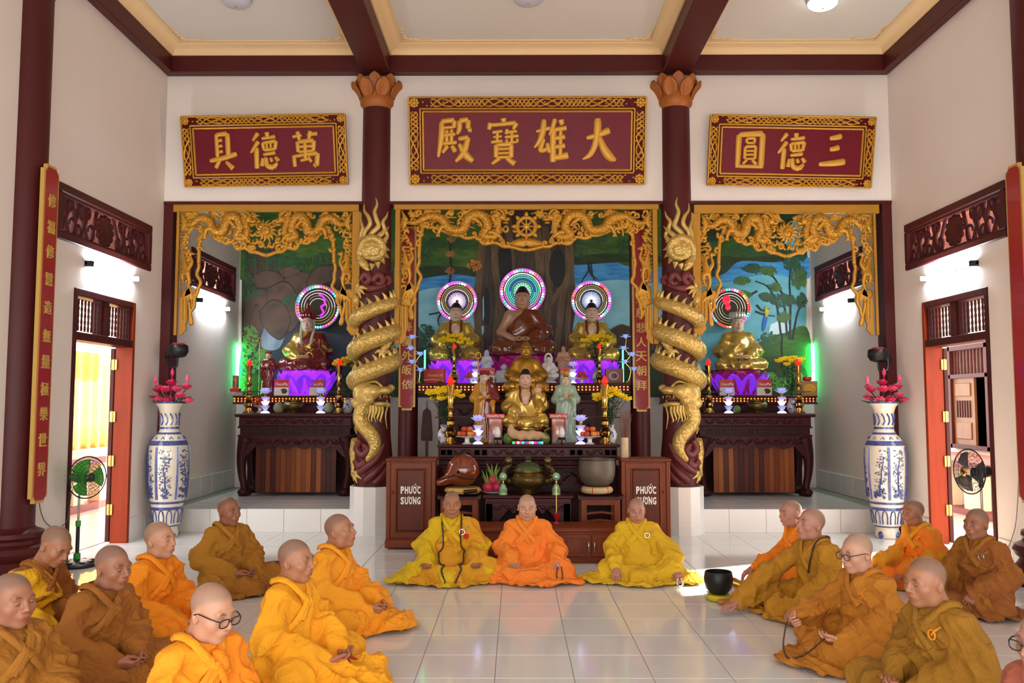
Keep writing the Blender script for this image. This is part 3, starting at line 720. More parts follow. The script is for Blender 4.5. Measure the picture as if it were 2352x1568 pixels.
def monk_body(J, head_rot, wide, chub, skin, stub, lips, hands, lobes=False, tone=None, h=.0042, bulk=0):
    """skin surface: head and neck, trunk and limbs under the cloth, and hands, in one mesh"""
    Rm = rotm('Z', head_rot[0]) @ rotm('X', -head_rot[1]) @ rotm('Y', head_rot[2] if len(head_rot) > 2 else 0)
    hc = np.array(J['head']); nb = Rm.T @ (np.array(J['neck']) + (0, .01, -.04) - hc)
    V, Q = head_solid(nb / 1.13, wide, chub, h, lobes); col = head_tone(V, skin, stub=stub, lips=lips, w=wide) if tone is None else tone(V)
    Vs = [V @ Rm.T * 1.13 + hc]; Qs = [Q]; Cs = [col]; n = len(V)
    s = SDF(); s.ell((0, .05, .16), (.13, .1, .1), .05); s.ell(J['chest'], (.12, .08, .12), .06); s.cap(J['sh'][0], J['sh'][1], .045, .045, .05); s.cap(J['chest'], J['neck'], .06, .05)
    for i in (0, 1):
        s.chain([J['sh'][i], J['el'][i], J['wr'][i]], [.045, .038, .027], .03)
        s.chain([(.1 if i == 0 else -.1, .04, .13), J['kn'][i], (-.05 if i == 0 else .05, -.34, .06)], [.07, .05, .04], .03)
    if bulk:
        s.ell(J['chest'], (.15, .108, .14), .06); s.ell((0, .04, .30), (.14, .105, .15), .06); s.chain([J['sh'][0], J['sh'][1]], [.052, .052], .06)
        for i in (0, 1): s.chain([J['sh'][i], J['el'][i], J['wr'][i]], [.054, .046, .03], .04)
    F, lo, ax = s.field(.017, .03); V, Q = surface(F, lo, .017); Vs.append(V); Qs.append(Q + n); Cs.append(np.tile(skin, (len(V), 1))); n += len(V)
    for i, sd in ((0, 1), (1, -1)):
        if hands[i] is None: continue
        hp = hands[i]
        if isinstance(hp, str): fw, pm, cu, th = HANDS[hp]; fw = (fw[0] * sd, *fw[1:]); pm = (pm[0] * sd, *pm[1:])
        else: fw, pm, cu, th = hp
        V, Q = place_hand(sd, J['wr'][i], fw, pm, cu, th); Vs.append(V); Qs.append(Q + n); n += len(V)
        hs = np.array(skin) * (1.0, .9, .88); Cs.append(np.tile(hs, (len(V), 1)))
    return solid('body', np.concatenate(Vs), np.concatenate(Qs), np.concatenate(Cs))
def joints(lean=0, wrL=(.10, -.24, .2), wrR=(-.10, -.24, .2), elL=None, elR=None, hd=(0, 0), tall=1.0, knL=(.35, -.22, .12), knR=(-.35, -.22, .12)):
    ly = -math.sin(lean)
    z = lambda v: v * tall
    J = dict(chest=(0, .035 + ly * .42 * .5, z(.45)), neck=(hd[0] * .4, .045 + ly * .3, z(.60)), head=(hd[0], .012 + ly * .4 + hd[1], z(.735)),
             sh=[(.165, .045 + ly * .28, z(.525)), (-.165, .045 + ly * .28, z(.525))], wr=[wrL, wrR], kn=[knL, knR])
    J['el'] = [elL or (.27, .02 + ly * .1, z(.31)), elR or (-.27, .02 + ly * .1, z(.31))]
    return J
def robe_mat_(h): pass
M_skin = mat('skin', '#b98062', .45, attr='tone', bump=.04, bscale=300, sss=.06)
def robe_mat(h, h2=None):
    return mat('robe_' + h, h, .85, var=.35, vscale=7, col2=h2 or tuple(x * .8 for x in srgb(h)), bump=.55, bscale=7.5, kind='cloth')
SKINS = {'a': ('#c08d70', '#8f7566'), 'b': ('#a97455', '#786458'), 'c': ('#a06c52', '#78645a'), 'd': ('#c7967c', '#a08877'), 'e': ('#96624a', '#75594d'), 'f': ('#b37f6b', '#9a7868')}
M_gold_clasp = mat('clasp_silver', '#d8d2c0', .25, metal=1)
M_bead = mat('dark_beads', '#2e1a12', .35, coat=.4)
def ribbon(s, pts, w, off, name, m, parent, n=26, thick=.007):
    """a flat band of cloth lying on a soft solid"""
    P = s.project(spline(pts, n), off); G = s.grad(P); q = MB(); T = np.gradient(P, axis=0); T /= np.linalg.norm(T, axis=1)[:, None] + 1e-9
    B = np.cross(T, G); rows = []
    for k in range(len(P)):
        rows.append([P[k] - B[k] * w / 2 - G[k] * .004, P[k] - B[k] * w * .3 + G[k] * thick, P[k] + B[k] * w * .3 + G[k] * thick, P[k] + B[k] * w / 2 - G[k] * .004, P[k] - G[k] * .012])
    V = np.array(rows).reshape(-1, 3); k = 5
    F = [(i * k + a, i * k + (a + 1) % k, (i + 1) * k + (a + 1) % k, (i + 1) * k + a) for i in range(n - 1) for a in range(k)] + [tuple(range(k))[::-1], tuple((n - 1) * k + a for a in range(k))]
    q.add(V, F); q.fix = True; return q.build(name, m, parent, smooth=60)
def bead_string(P, r, name, m, parent, step=None):
    P = np.array(P); L = np.concatenate([[0], np.cumsum(np.linalg.norm(np.diff(P, axis=0), axis=1))]); n = max(3, int(L[-1] / (step or r * 1.9)))
    q = MB()
    for t in np.linspace(0, L[-1], n): q.ell([np.interp(t, L, P[:, i]) for i in range(3)], r, 7, 5)
    return q.build(name, m, parent, smooth=180)
def glasses(parent, J, head_rot, w=1.0, col='#15110f', thick=.0026):
    Rm = rotm('Z', head_rot[0]) @ rotm('X', -head_rot[1]); hc = np.array(J['head'])
    q = MB(); g = MB()
    for s in (-1, 1):
        a = np.linspace(0, 2 * PI, 20, endpoint=False); sq = lambda v: np.sign(v) * np.abs(v) ** .7
        P = np.stack([s * .034 * w + .026 * sq(np.cos(a)), -.109 + .004 * np.abs(np.cos(a)) + 0 * a, -.004 + .018 * sq(np.sin(a))], 1); q.tube(P, thick, 6, closed=True)
        q.tube([(s * .060 * w, -.106, .006), (s * .077 * w, -.07, .008), (s * .082 * w, 0, .006), (s * .083 * w, .02, -.006)], thick, 6)
        g.add(P * (1, 1, 1), [tuple(range(20))])
    q.tube([(-.009, -.109, 0), (0, -.112, .004), (.009, -.109, 0)], thick, 6)
    for mb in (q, g): mb.v = [v @ Rm.T * 1.13 + hc for v in mb.v]
    o = q.build('glasses', mat('spectacle_' + col, col, .3), parent, smooth=180)
    g.build('lens', mat('lens_glass', '#ffffff', .02, trans=1, alpha=.25), o, smooth=0)

def monk(label, px, py, Y=None, rz=0, sc=1.0, skin='a', inner='#c98a20', outer=None, J=None, hands=('lap', 'lap'), hr=(0, 0), wide=1.0, chub=0.0, fat=1.0,
         spread=1.0, trails=(), seed=1, h=.0125, collar=None, clasp=None, specs=None, beads=None, side=1, amp=.036, hh=.0042, extra=None):
    """px, py: where the middle of the seat meets the floor; side 1: outer robe over the left shoulder"""
    P = atz(px, py, 0); base, stub = SKINS[skin]; base = srgb(base); stub = srgb(stub)
    t = thing('person', label, 'person', (P[0], P[1], .006), rz, 'seated monks', sc); J = J or joints()
    me = monk_body(J, hr, wide, chub, base, stub, None, hands, h=hh); obj('body', me, M_skin, t)
    s = seated_sdf(J, fat=fat, spread=spread, trails=trails); F, lo, ax = s.field(h, .03, zmin=0)
    zz = ax[2][None, None, :]; F = np.maximum(F, .004 - zz)
    # neck opening, a V towards the front
    n = J['neck']; Pg = np.stack(np.meshgrid(*ax, indexing='ij'), -1) if False else None
    X_, Y_, Z_ = ax[0][:, None, None], ax[1][None, :, None], ax[2][None, None, :]
    dn = np.sqrt((X_ - n[0]) ** 2 + (Y_ - n[1] - .005) ** 2) - (.060 + chub * .01) ; F = np.maximum(F, -np.maximum(dn, (n[2] - .03) - Z_))
    V, Q = surface(F, lo, h); V = relax(V, Q, 1, .5); V = cloth(V, Q, amp, seed)
    mi = robe_mat(inner); obj('robe', solid('robe', V, Q), mi, t)
    mo = mi
    if outer:
        mo = robe_mat(outer); so = seated_sdf(J, sleeves=(side > 0, side < 0), fat=fat, spread=spread * 1.0, trails=trails)
        F, lo, ax = so.field(h, .03, zmin=0, inflate=.013)
        X_, Y_, Z_ = side * ax[0][:, None, None], ax[1][None, :, None], ax[2][None, None, :]
        line = n[2] + .0 + 1.05 * (X_ - .05) + .25 * (Y_ - n[1]); F = np.maximum(np.maximum(F, .004 - Z_), (Z_ - line) * .68)
        F = np.maximum(F, (Z_ - n[2] + .01) * .9); dn = np.sqrt((X_ - side * n[0]) ** 2 + (Y_ - n[1] - .01) ** 2) - .085; F = np.maximum(F, -dn + 0 * Z_) if False else np.maximum(F, -np.maximum(dn, (n[2] - .10) - Z_))
        V, Q = surface(F, lo, h); V = relax(V, Q, 1, .5); V = cloth(V, Q, amp, seed + 5); obj('outer_robe', solid('outer_robe', V, Q), mo, t)
        ribbon(so, [(side * .075, n[1] + .03, n[2] - .01), (side * .06, n[1] - .07, n[2] - .05), (0, n[1] - .13, n[2] - .10), (-side * .10, n[1] - .13, n[2] - .20), (-side * .19, n[1] - .06, n[2] - .30)], .05, .012, 'robe_edge', mo, t)
    mc = robe_mat(collar) if collar else mi
    for q in (1, -1):
        ribbon(s, [(n[0] + q * .02, n[1] + .088, n[2] - .005), (n[0] + q * .075, n[1] + .05, n[2] - .0), (n[0] + q * .078, n[1] - .01, n[2] - .02), (n[0] + q * .045, n[1] - .09, n[2] - .075), (n[0] - q * .02, n[1] - .13, n[2] - .15), (n[0] - q * .075, n[1] - .13, n[2] - .215)],
               .045, .010 if q == side else .016, 'collar', mc, t, thick=.011)
    if clasp:
        cp = s.project([(side * .10, n[1] - .12, n[2] - .13)], .022)[0]; q = MB()
        q.tube([cp + (.026 * math.cos(a), -.006, .026 * math.sin(a)) for a in np.linspace(0, 2 * PI, 16, endpoint=False)], .0055, 6, closed=True)
        q.tube([cp + (0, -.008, -.002), cp + (side * .03, -.008, .03), cp + (side * .065, .0, .055)], [.006, .007, .004], 6)
        cm_ = M_gold_clasp if clasp == 1 else robe_mat(clasp); q.build('clasp', cm_, t)
    if specs: glasses(t, J, hr, wide, col=specs)
    if beads: bead_string(s.project(spline(beads, 90), .02), .0095, 'prayer_beads', M_bead, t)
    if extra: extra(t, s, J)
    return t

# ================================================================ the seated monks
def held_beads(pts, r=.0085, m=None):
    return lambda t, s, J: bead_string(spline(pts, 60), r, 'prayer_beads', m or M_bead, t)
M_silver_bead = mat('pale_beads', '#d8cfc0', .25, metal=.3)
D2 = R_
def C1x(t, s, J):
    P = s.project(spline([(-.07, .06, .60), (-.088, -.02, .56), (-.095, -.12, .45), (-.09, -.14, .32), (-.085, -.25, .16), (-.08, -.35, .12), (-.06, -.47, .06)], 60), .018)
    P2 = s.project(spline([(.07, .06, .60), (.088, -.02, .56), (.095, -.12, .45), (.10, -.14, .32), (.09, -.25, .16), (.08, -.35, .12), (.04, -.47, .06)], 60), .026)
    bead_string(P, .0105, 'prayer_beads', M_bead, t); bead_string(P2, .0105, 'prayer_beads', M_bead, t)
    c = s.project([(.145, -.08, .43)], .02)[0]; q = MB()
    for k in range(9):
        a = k * 2.4; q.ell(c + (.016 * math.cos(a) * (k % 3) / 2, -.012, .016 * math.sin(a) * (k % 3) / 2), .016, 8, 6)
    q.build('red_tassel', mat('red_tassel', '#d81e14', .7), t)
LAP = dict(wrL=(.10, -.25, .19), wrR=(-.10, -.25, .19))
# centre row, facing the hall
monk('monk in yellow robe with long dark beads round his neck, left of the middle three', 1037, 1329, rz=D2(4), sc=.985, skin='b', inner='#dcb80e', outer='#d99a1a',
     J=joints(wrL=(.22, -.27, .19), wrR=(-.22, -.27, .19)), hands=('up', 'up'), hr=(.02, -.06), wide=.94, seed=3, spread=1.05, trails=[((-.45, -.2, .02), (.2, .16, .09)), ((-.3, -.1, .05), (.25, .2, .1))], clasp=1, extra=C1x)
monk('monk in orange robe with closed eyes, in the middle before the altar', 1211, 1327, rz=D2(2), sc=.94, skin='d', inner='#f58c2c', outer='#f88428',
     J=joints(wrL=(.31, -.26, .22), wrR=(-.12, -.27, .19)), hands=('grip', 'up'), hr=(0, -.16), wide=1.04, chub=.35, seed=8, spread=1.05, trails=[((.36, -.3, .02), (.18, .12, .06)), ((.15, -.42, .02), (.25, .1, .05))], clasp='#f8882c',
     extra=held_beads([(.29, -.37, .17), (.28, -.39, .08), (.31, -.40, .04), (.34, -.39, .08), (.33, -.37, .17)]))
monk('monk in bright yellow robe with silver clasp, right of the middle three', 1464, 1327, rz=D2(-4), sc=.90, skin='f', inner='#deb41a', outer='#dbae1c',
     J=joints(wrL=(.40, -.30, .14), wrR=(-.25, -.38, .16), elL=(.32, -.02, .32)), hands=('knee', 'knee'), hr=(.0, -.2), wide=1.0, seed=13, spread=1.25, trails=[((.5, -.2, .02), (.2, .18, .1)), ((-.4, -.25, .02), (.25, .16, .08))], clasp=1,
     extra=held_beads([(.39, -.42, .07), (.38, -.47, .03), (.41, -.49, .012), (.44, -.46, .03), (.43, -.41, .07)], .011, M_silver_bead))
# left group, facing right
monk('monk in mustard brown robe at the far left corner of the picture', 18, 1725, rz=D2(74), skin='c', inner='#9c6418', outer='#a46a1a', J=joints(**LAP), hr=(-.15, -.08), wide=1.02, chub=.5, fat=1.08, seed=21, hh=.0036, h=.0115)
monk('monk with bowed head in brown collar and yellow robe beside the left column', 66, 1497, rz=D2(78), sc=1.0, skin='b', inner='#965a1a', outer='#e0a80e', side=-1, J=joints(lean=.35, hd=(0, -.06), **LAP), hr=(-.1, -.55), seed=22)
monk('monk in brown robe with a wristwatch, second row at the left', 218, 1580, rz=D2(72), sc=.99, skin='c', inner='#9c601c', outer='#a0631e', J=joints(lean=.22, hd=(0, -.03), **LAP), hands=('clasp', 'clasp'), hr=(-.05, -.1), seed=23, hh=.0038,
     extra=lambda t, s, J: MB().tube([np.array(J['wr'][1]) + (-.003 + .028 * math.cos(a), .028 * math.sin(a) * .4 + .01, .026 * math.sin(a)) for a in np.linspace(0, 2 * PI, 20, endpoint=False)], .006, 6, closed=True).build('wristwatch', M_gold_clasp, t))
monk('young monk in orange robe sitting before the left vase', 352, 1477, rz=D2(80), sc=1.0, skin='a', inner='#f4920e', outer='#f48c0c', J=joints(lean=.1, wrL=(.14, -.32, .2), wrR=(-.12, -.3, .18)), hr=(-.08, .02), wide=.95, seed=24, clasp='#f08c14')
monk('monk in orange robe and black glasses in the left foreground', 445, 1766, rz=D2(66), sc=1.0, skin='a', inner='#f59a12', outer='#f88e10', J=joints(lean=.18, hd=(0, -.03), **LAP), hr=(-.02, -.28), wide=.98, chub=.3, seed=25, specs='#15110f', hh=.0034, h=.011)
monk('monk in yellow orange robe with red beads, front of the left group', 668, 1562, rz=D2(76), sc=1.0, skin='b', inner='#f5a816', outer='#f8aa18', J=joints(lean=.08, wrL=(.1, -.30, .18), wrR=(-.12, -.30, .17)), hr=(-.02, -.06), wide=.97, seed=26, hh=.0036, h=.0115, fat=1.04, spread=1.12,
     trails=[((-.1, -.5, .02), (.22, .16, .08)), ((.1, -.45, .05), (.2, .15, .1))], extra=held_beads([(-.02, -.40, .16), (-.05, -.43, .12), (-.0, -.45, .10), (.05, -.43, .13), (.02, -.40, .16)], .010, mat('red_beads', '#a01c18', .25, coat=.5)))
monk('monk in mustard robe sitting farthest back in the left group', 520, 1358, rz=D2(55), sc=.99, skin='e', inner='#ac761a', outer='#a86e1c', J=joints(lean=.05, **LAP), hands=('clasp', 'clasp'), hr=(.1, -.02), wide=1.0, seed=27, fat=1.03)
monk('monk in orange robe looking up, right end of the left group', 770, 1440, rz=D2(78), sc=1.0, skin='b', inner='#f2a01a', outer='#f89c18', J=joints(lean=.05, hd=(0, -.02), wrL=(.08, -.33, .17), wrR=(-.12, -.32, .17)), hands=('clasp', 'clasp'), hr=(.0, .14), wide=1.03, chub=.7, fat=1.06, seed=28,
     trails=[((.05, -.48, .03), (.22, .14, .1))])
# right group, facing left
monk('monk in orange robe half hidden behind the monk with the mallet', 1838, 1346, rz=D2(-78), sc=.93, skin='f', inner='#f48e16', outer='#f58a14', J=joints(lean=.18, hd=(0, -.03), wrL=(.16, -.45, .18), wrR=(-.16, -.45, .16)), hands=('knee', 'knee'), hr=(.05, -.05), chub=.3, seed=31,
     extra=held_beads([(.16, -.55, .14), (.13, -.58, .05), (.17, -.6, .015), (.2, -.57, .05), (.18, -.54, .14)]))
monk('monk in mustard robe and dark neck beads reaching for the wooden mallet', 1876, 1413, rz=D2(-74), sc=1.0, skin='f', inner='#b47c16', outer='#b88016', side=1, J=joints(lean=.12, wrL=(.28, -.36, .15), wrR=(-.22, -.60, .09), elR=(-.25, -.28, .3), elL=(.3, -.08, .3)), hands=('knee', 'floor'), hr=(.0, .12), wide=1.0, seed=32, fat=1.06, spread=1.1,
     beads=[(-.05, .07, .60), (.07, .06, .61), (.09, -.02, .57), (.10, -.12, .46), (.09, -.16, .36)])
monk('monk in ochre robe and thin glasses fingering a string of beads', 1990, 1516, rz=D2(-72), sc=.97, skin='d', inner='#b8741c', outer='#bc781e', J=joints(lean=.12, hd=(0, -.02), wrL=(.16, -.32, .2), wrR=(-.14, -.46, .3), elR=(-.26, -.12, .34)), hands=('lap', 'clasp'), hr=(.0, -.16), wide=1.02, chub=.3, seed=33, specs='#3a3230', fat=1.05, spread=1.12, hh=.0038,
     trails=[((0, -.5, .02), (.25, .14, .06))], clasp='#e08a20', extra=held_beads([(-.12, -.56, .26), (-.10, -.60, .12), (-.02, -.62, .06), (.06, -.54, .1), (.1, -.42, .2)], .0075))
monk('monk in yellow collar and orange robe sitting before the right door jamb', 2114, 1344, rz=D2(-76), sc=.93, skin='c', inner='#d89c1a', outer='#e07f1a', J=joints(lean=.12, hd=(0, -.02), wrL=(.2, -.36, .18), wrR=(-.2, -.42, .16)), hands=('knee', 'knee'), hr=(.05, .06), wide=.95, seed=34, clasp='#f09a1c')
monk('monk in dark brown robe sitting in front of the black fan', 2252, 1401, rz=D2(-66), sc=.97, skin='c', inner='#a06618', outer='#985820', J=joints(wrL=(.2, -.32, .2), wrR=(-.2, -.34, .2), lean=.05), hands=('grip', 'grip'), hr=(.05, -.04), wide=.97, seed=35, clasp=1)
monk('monk in dark mustard robe with orange ribbon in the right foreground', 2165, 1645, rz=D2(-76), sc=1.0, skin='b', inner='#9a6a12', outer='#9c6c12', J=joints(lean=.16, hd=(0, -.03), **LAP), hr=(.02, -.12), wide=1.04, chub=.7, fat=1.1, seed=36, clasp='#f09a20', hh=.0036, h=.0115)
monk('monk with glasses cut off by the right edge of the picture', 2440, 1890, rz=D2(-70), sc=1.0, skin='f', inner='#b0604a', outer='#b8654c', J=joints(lean=.12, hd=(0, -.02), **LAP), hr=(.0, -.1), seed=37, specs='#2a2020', hh=.0036)

# ================================================================ dragon columns, carved valances, plaques, couplets, murals
M_gold_d = mat('dragon_gold', '#d3b264', .38, metal=.45, var=.45, vscale=26, col2='#a9853c', kind='scales', bump=.9, bscale=26)
M_gold_p = mat('plain_gold', '#d3b264', .4, metal=.45, var=.3, vscale=14, col2='#b8954c', bump=.1, bscale=40)
M_gilt = mat('gilt_carving', '#cb9128', .4, metal=.35, var=.4, vscale=22, col2='#a06c18', bump=.25, bscale=60)
M_gilt_s = mat('gilt_scales', '#cb9128', .4, metal=.35, var=.45, vscale=34, col2='#8f5810', kind='scales', bump=.8, bscale=34)
M_gilt_flat = mat('gilt_board', '#bd841f', .5, metal=.2, var=.35, vscale=5, col2='#a67212')
M_relief = mat('maroon_relief', '#6a2220', .45, var=.3, vscale=8, col2='#54181a')
M_terra = mat('terracotta_lotus', '#b0621e', .5, var=.3, vscale=8)
def petal_grid(L, w, curl, cup, n=9, k=6):
    """a petal pointing up z, hollow side towards -y ... used for lotus work"""
    G = []
    for i in range(n):
        t = i / (n - 1); ww = w * (math.sin(PI * (t * .86 + .10)) ** .75) * (1 if t < .97 else .35); row = []
        for j in range(k):
            u = -1 + 2 * j / (k - 1); row.append((u * ww / 2, cup * u * u * ww * .5 - curl * t * t * L, t * L))
        G.append(row)
    return G
def dragon_column(x, mir, label):
    yc = 11.66; R0 = .205; F_ = 11.42
    t = thing('dragon_column', label, 'column', (x, yc, 0), 0, 'columns wrapped by golden dragons')
    m = MB(); m.lathe([(.315, 0), (.315, .12), (.31, .125), (.31, .628), (.25, .63)], 12, R=rotm('Z', R_(15))); m.build('base', M_tile2, t, smooth=20)
    m = MB(); m.lathe([(.255, .63), (.262, .8), (.25, 1.05), (.225, 1.3), (.215, 1.7), (.212, 2.4), (.205, 4), (.2, 5.86)], 40); m.build('shaft', M_maroon, t)
    cap = MB(); cap.lathe([(.2, 5.8), (.235, 5.84), (.245, 5.9), (.235, 5.96), (.24, 6.0)], 32); cap = cap.build('capital', M_terra, t)
    for row, (n, z, L, tilt, rad, off) in enumerate([(8, 5.93, .26, .42, .23, 0), (8, 5.99, .27, .22, .21, PI / 8)]):
        for k in range(n):
            a = -PI / 2 + k / n * 2 * PI + off + PI / 8; q = MB(); q.sheet(petal_grid(L, .2, .22, -.25), .022)
            o = q.build('petal', M_terra, cap, (rad * math.cos(a), rad * math.sin(a), z), smooth=180); o.rotation_euler = (tilt * .75, 0, a + PI / 2)
    xc = CX + 0; 
    # picture-measured relief: dx (pixels from the column axis, mirrored), y -> angle and height on the round shaft
    def S(dx, y, lift=.0, rr=None):
        z = at(867, y, F_)[2]; u = mir * dx / 171.; r = (rr or R0); a = math.asin(max(-1, min(1, u / (r + .03)))); 
        return np.array(((r + lift) * math.sin(a), -(r + lift) * math.cos(a), z))
    def stroke(pts, rs, name, m_, lift=.0, n=24, seg=8, parent=t, flat=(1, 1)):
        P = spline([S(dx, y, lift) for dx, y in pts], n); rr = np.interp(np.linspace(0, 1, n), np.linspace(0, 1, len(rs)), rs); q = MB(); q.tube(P, rr, seg, flat=flat); return q.build(name, m_, parent, smooth=60)
    # body coils
    zf = [at(867, y, F_)[2] for y in (851, 784, 712)]; pit = (zf[2] - zf[0]) / 2
    P = []; Rr = []; ths = np.linspace(-PI * .95, 4 * PI + PI * .98, 150)
    for th in ths:
        a = -PI / 2 + mir * th; P.append(((R0 + .055) * math.cos(a), (R0 + .055) * math.sin(a), zf[0] + pit * th / (2 * PI) + .04 * math.sin(th)))
        Rr.append(.122 if th < 3 * PI else .122 - .05 * (th - 3 * PI) / (2 * PI))
    q = MB(); q.tube(P, Rr, 14); body = q.build('dragon_body', M_gold_d, t, smooth=180)
    P = np.array(P)
    for th in np.arange(-PI * .6, 4 * PI + PI * .7, .36):     # crest spikes on the upper edge of the coils
        i = int(np.argmin(np.abs(ths - th))); p = P[i]; out = np.array((p[0], p[1], 0)) / np.hypot(p[0], p[1]); tan = P[min(i + 1, len(P) - 1)] - P[max(i - 1, 0)]; tan /= np.linalg.norm(tan)
        b = p + (0, 0, Rr[i] * .80) + out * .02; q = MB(); q.tube([b - (0, 0, .03), b + (0, 0, .03) - tan * .01, b + (0, 0, .075) - tan * .035, b + (0, 0, .115) - tan * .07], [.042, .032, .018, .003], 6); q.build('crest_spike', M_gold_p, body)
    # neck, head, mane, beard, whiskers
    stroke([(-6, 905), (-24, 950), (-22, 972), (-4, 992), (8, 1012), (8, 1032), (-4, 1052), (-9, 1062)], [.11, .11, .10, .098, .092, .08, .055, .02], 'dragon_neck', M_gold_d, .03, 34, 14)
    s = SDF(); k = .03
    def E(dx, y, r, kk=.03, lift=.06): s.ell(S(dx * 1.12, y, lift), np.array(r) * 1.3, kk)
    E(-12, 905, (.12, .09, .12)); E(4, 900, (.09, .09, .075), .04, .09); E(21, 897, (.075, .075, .045), .03, .10); E(29, 891, (.045, .05, .04), .02, .10); E(16, 927, (.075, .07, .03), .02, .08); E(26, 930, (.035, .05, .025), .02, .09)
    E(-2, 918, (.055, .06, .05), .015, .12); E(-22, 925, (.09, .08, .07), .03, .05); E(-2, 893, (.05, .05, .028), .015, .13); E(-5, 905, (.022, .03, .018), .006, .155)
    E(10, 902, (.03, .04, .024), .01, .14); E(-18, 908, (.04, .05, .04), .02, .12)
    F, lo, ax = s.field(.011, .02); V, Q = surface(F, lo, .011); hd = obj('dragon_head', solid('dragon_head', V, Q), M_gold_p, t)
    for (a_, b_, c_) in [((-28, 900), (-38, 884), (-36, 868)), ((-16, 890), (-26, 878), (-24, 862))]: stroke([a_, b_, c_], [.035, .026, .004], 'horn', M_gold_p, .07, 10, 7, hd)
    for i_ in range(9): y = 893 + i_ * 11.5; stroke([(-32, y - 4), (-41, y + 2), (-46 + (i_ % 2) * 3, y + 13)], [.045, .035, .004], 'mane_lock', M_gold_p, .03, 9, 7, hd)
    for i_ in range(6): dx = -8 + i_ * 6; stroke([(dx, 930), (dx + 1, 945), (dx - 3, 956 + (i_ % 3) * 5), (dx + 1, 966 + (i_ % 2) * 4)], [.026, .022, .013, .003], 'beard_lock', M_gold_p, .05, 10, 6, hd)
    stroke([(20, 888), (8, 876), (-10, 880), (-20, 872), (-24, 862)], [.022, .018, .016, .012, .004], 'whisker', M_gold_p, .07, 16, 6, hd)
    stroke([(26, 905), (31, 930), (28, 955), (31, 985)], [.018, .016, .012, .004], 'whisker', M_gold_p, .06, 14, 6, hd)
    q = MB(); q.ell(S(19, 915, .13), (.085, .07, .028), 12, 8); q.build('mouth', mat('dragon_mouth', '#5a241c', .6), hd)
    for i_ in range(4): stroke([(14 + i_ * 5, 909), (14.5 + i_ * 5, 916)], [.012, .002], 'tooth', M_gold_p, .19 - .015 * i_, 4, 5, hd)
    # legs with claws
    def leg(pts, claws, nm='dragon_leg'):
        g = stroke(pts, [.05, .075, .06, .05, .05], nm, M_gold_d, .05, 20, 10)
        for c0 in claws: stroke([pts[-1], ((pts[-1][0] + c0[0]) / 2, (pts[-1][1] + c0[1]) / 2 - 4), c0], [.034, .03, .006], 'claw', M_gold_p, .06, 9, 7, g)
    leg([(-38, 1010), (-44, 1038), (-46, 1062), (-44, 1080), (-38, 1092)], [(-20, 1088), (-18, 1100), (-28, 1110), (-44, 1108)])
    leg([(26, 752), (34, 768), (30, 788), (24, 800), (21, 808)], [(6, 812), (14, 826), (26, 826), (34, 815)])
    leg([(-48, 700), (-47, 684), (-42, 672), (-38, 664), (-34, 662)], [(-10, 664), (-16, 676), (-24, 684), (-30, 648)])
    # spiral tail end with spines and flame plumes
    sp = [(-10, 622), (-22, 606), (-32, 584), (-26, 560), (-8, 548), (12, 552), (22, 568), (16, 586), (0, 592), (-12, 582), (-10, 568), (2, 562), (8, 570)]
    stroke(sp, [.03, .09, .1, .1, .095, .09, .085, .08, .07, .055, .045, .035, .03], 'dragon_tail', M_gold_d, .01, 70, 12, flat=(1, .7))
    q = MB(); q.ell(S(-5, 572, .02), (.15, .05, .15), 16, 10); q.build('tail_curl', M_gold_d, t)
    for a_ in np.linspace(-.6, 3.9, 12):
        stroke([(-5 + 30 * math.cos(a_), 574 + 32 * math.sin(a_)), (-5 + 43 * math.cos(a_ + .1), 574 + 46 * math.sin(a_ + .1))], [.05, .004], 'tail_spine', M_gold_p, .015, 4, 6)
    for pts in [[(-28, 560), (-36, 535), (-30, 515), (-38, 492), (-38, 475)], [(-20, 550), (-26, 528), (-10, 508), (-14, 490), (-26, 475), (-27, 458)], [(-10, 548), (-6, 530), (12, 512), (6, 494), (2, 478), (8, 462), (4, 446)],
                [(-4, 550), (14, 534), (26, 520), (22, 502), (30, 488), (34, 474)], [(4, 552), (24, 545), (32, 532), (30, 520), (37, 508)]]:
        stroke([(p[0], p[1] + 6) for p in pts], [.035, .04, .034, .03, .02, .004], 'tail_plume', M_gold_p, .005, 26, 7)
    # painted clouds and flames on the shaft
    for pts in [[(-30, 640), (-16, 628), (-8, 640), (-16, 650), (-24, 644)], [(-2, 645), (12, 630), (22, 640), (16, 652), (6, 648)], [(-28, 655), (0, 662), (28, 652)], [(26, 632), (36, 640), (30, 652)],
                [(-20, 1010), (-30, 1030), (-16, 1045), (-6, 1032), (-16, 1020)], [(-26, 1085), (-4, 1070), (14, 1050), (26, 1020)], [(-10, 1105), (10, 1085), (28, 1060)], [(8, 1110), (24, 1090), (34, 1070)], [(-34, 1060), (-22, 1070), (-10, 1060)]]:
        stroke(pts, [.05, .055, .05, .03], 'cloud_relief', M_relief, .02 if pts[0][1] < 900 else .05, 20, 7)
    return t
dragon_column(COLX[0], 1, 'maroon column with a golden dragon, left of the main altar'); dragon_column(COLX[1], -1, 'maroon column with a golden dragon, right of the main altar')

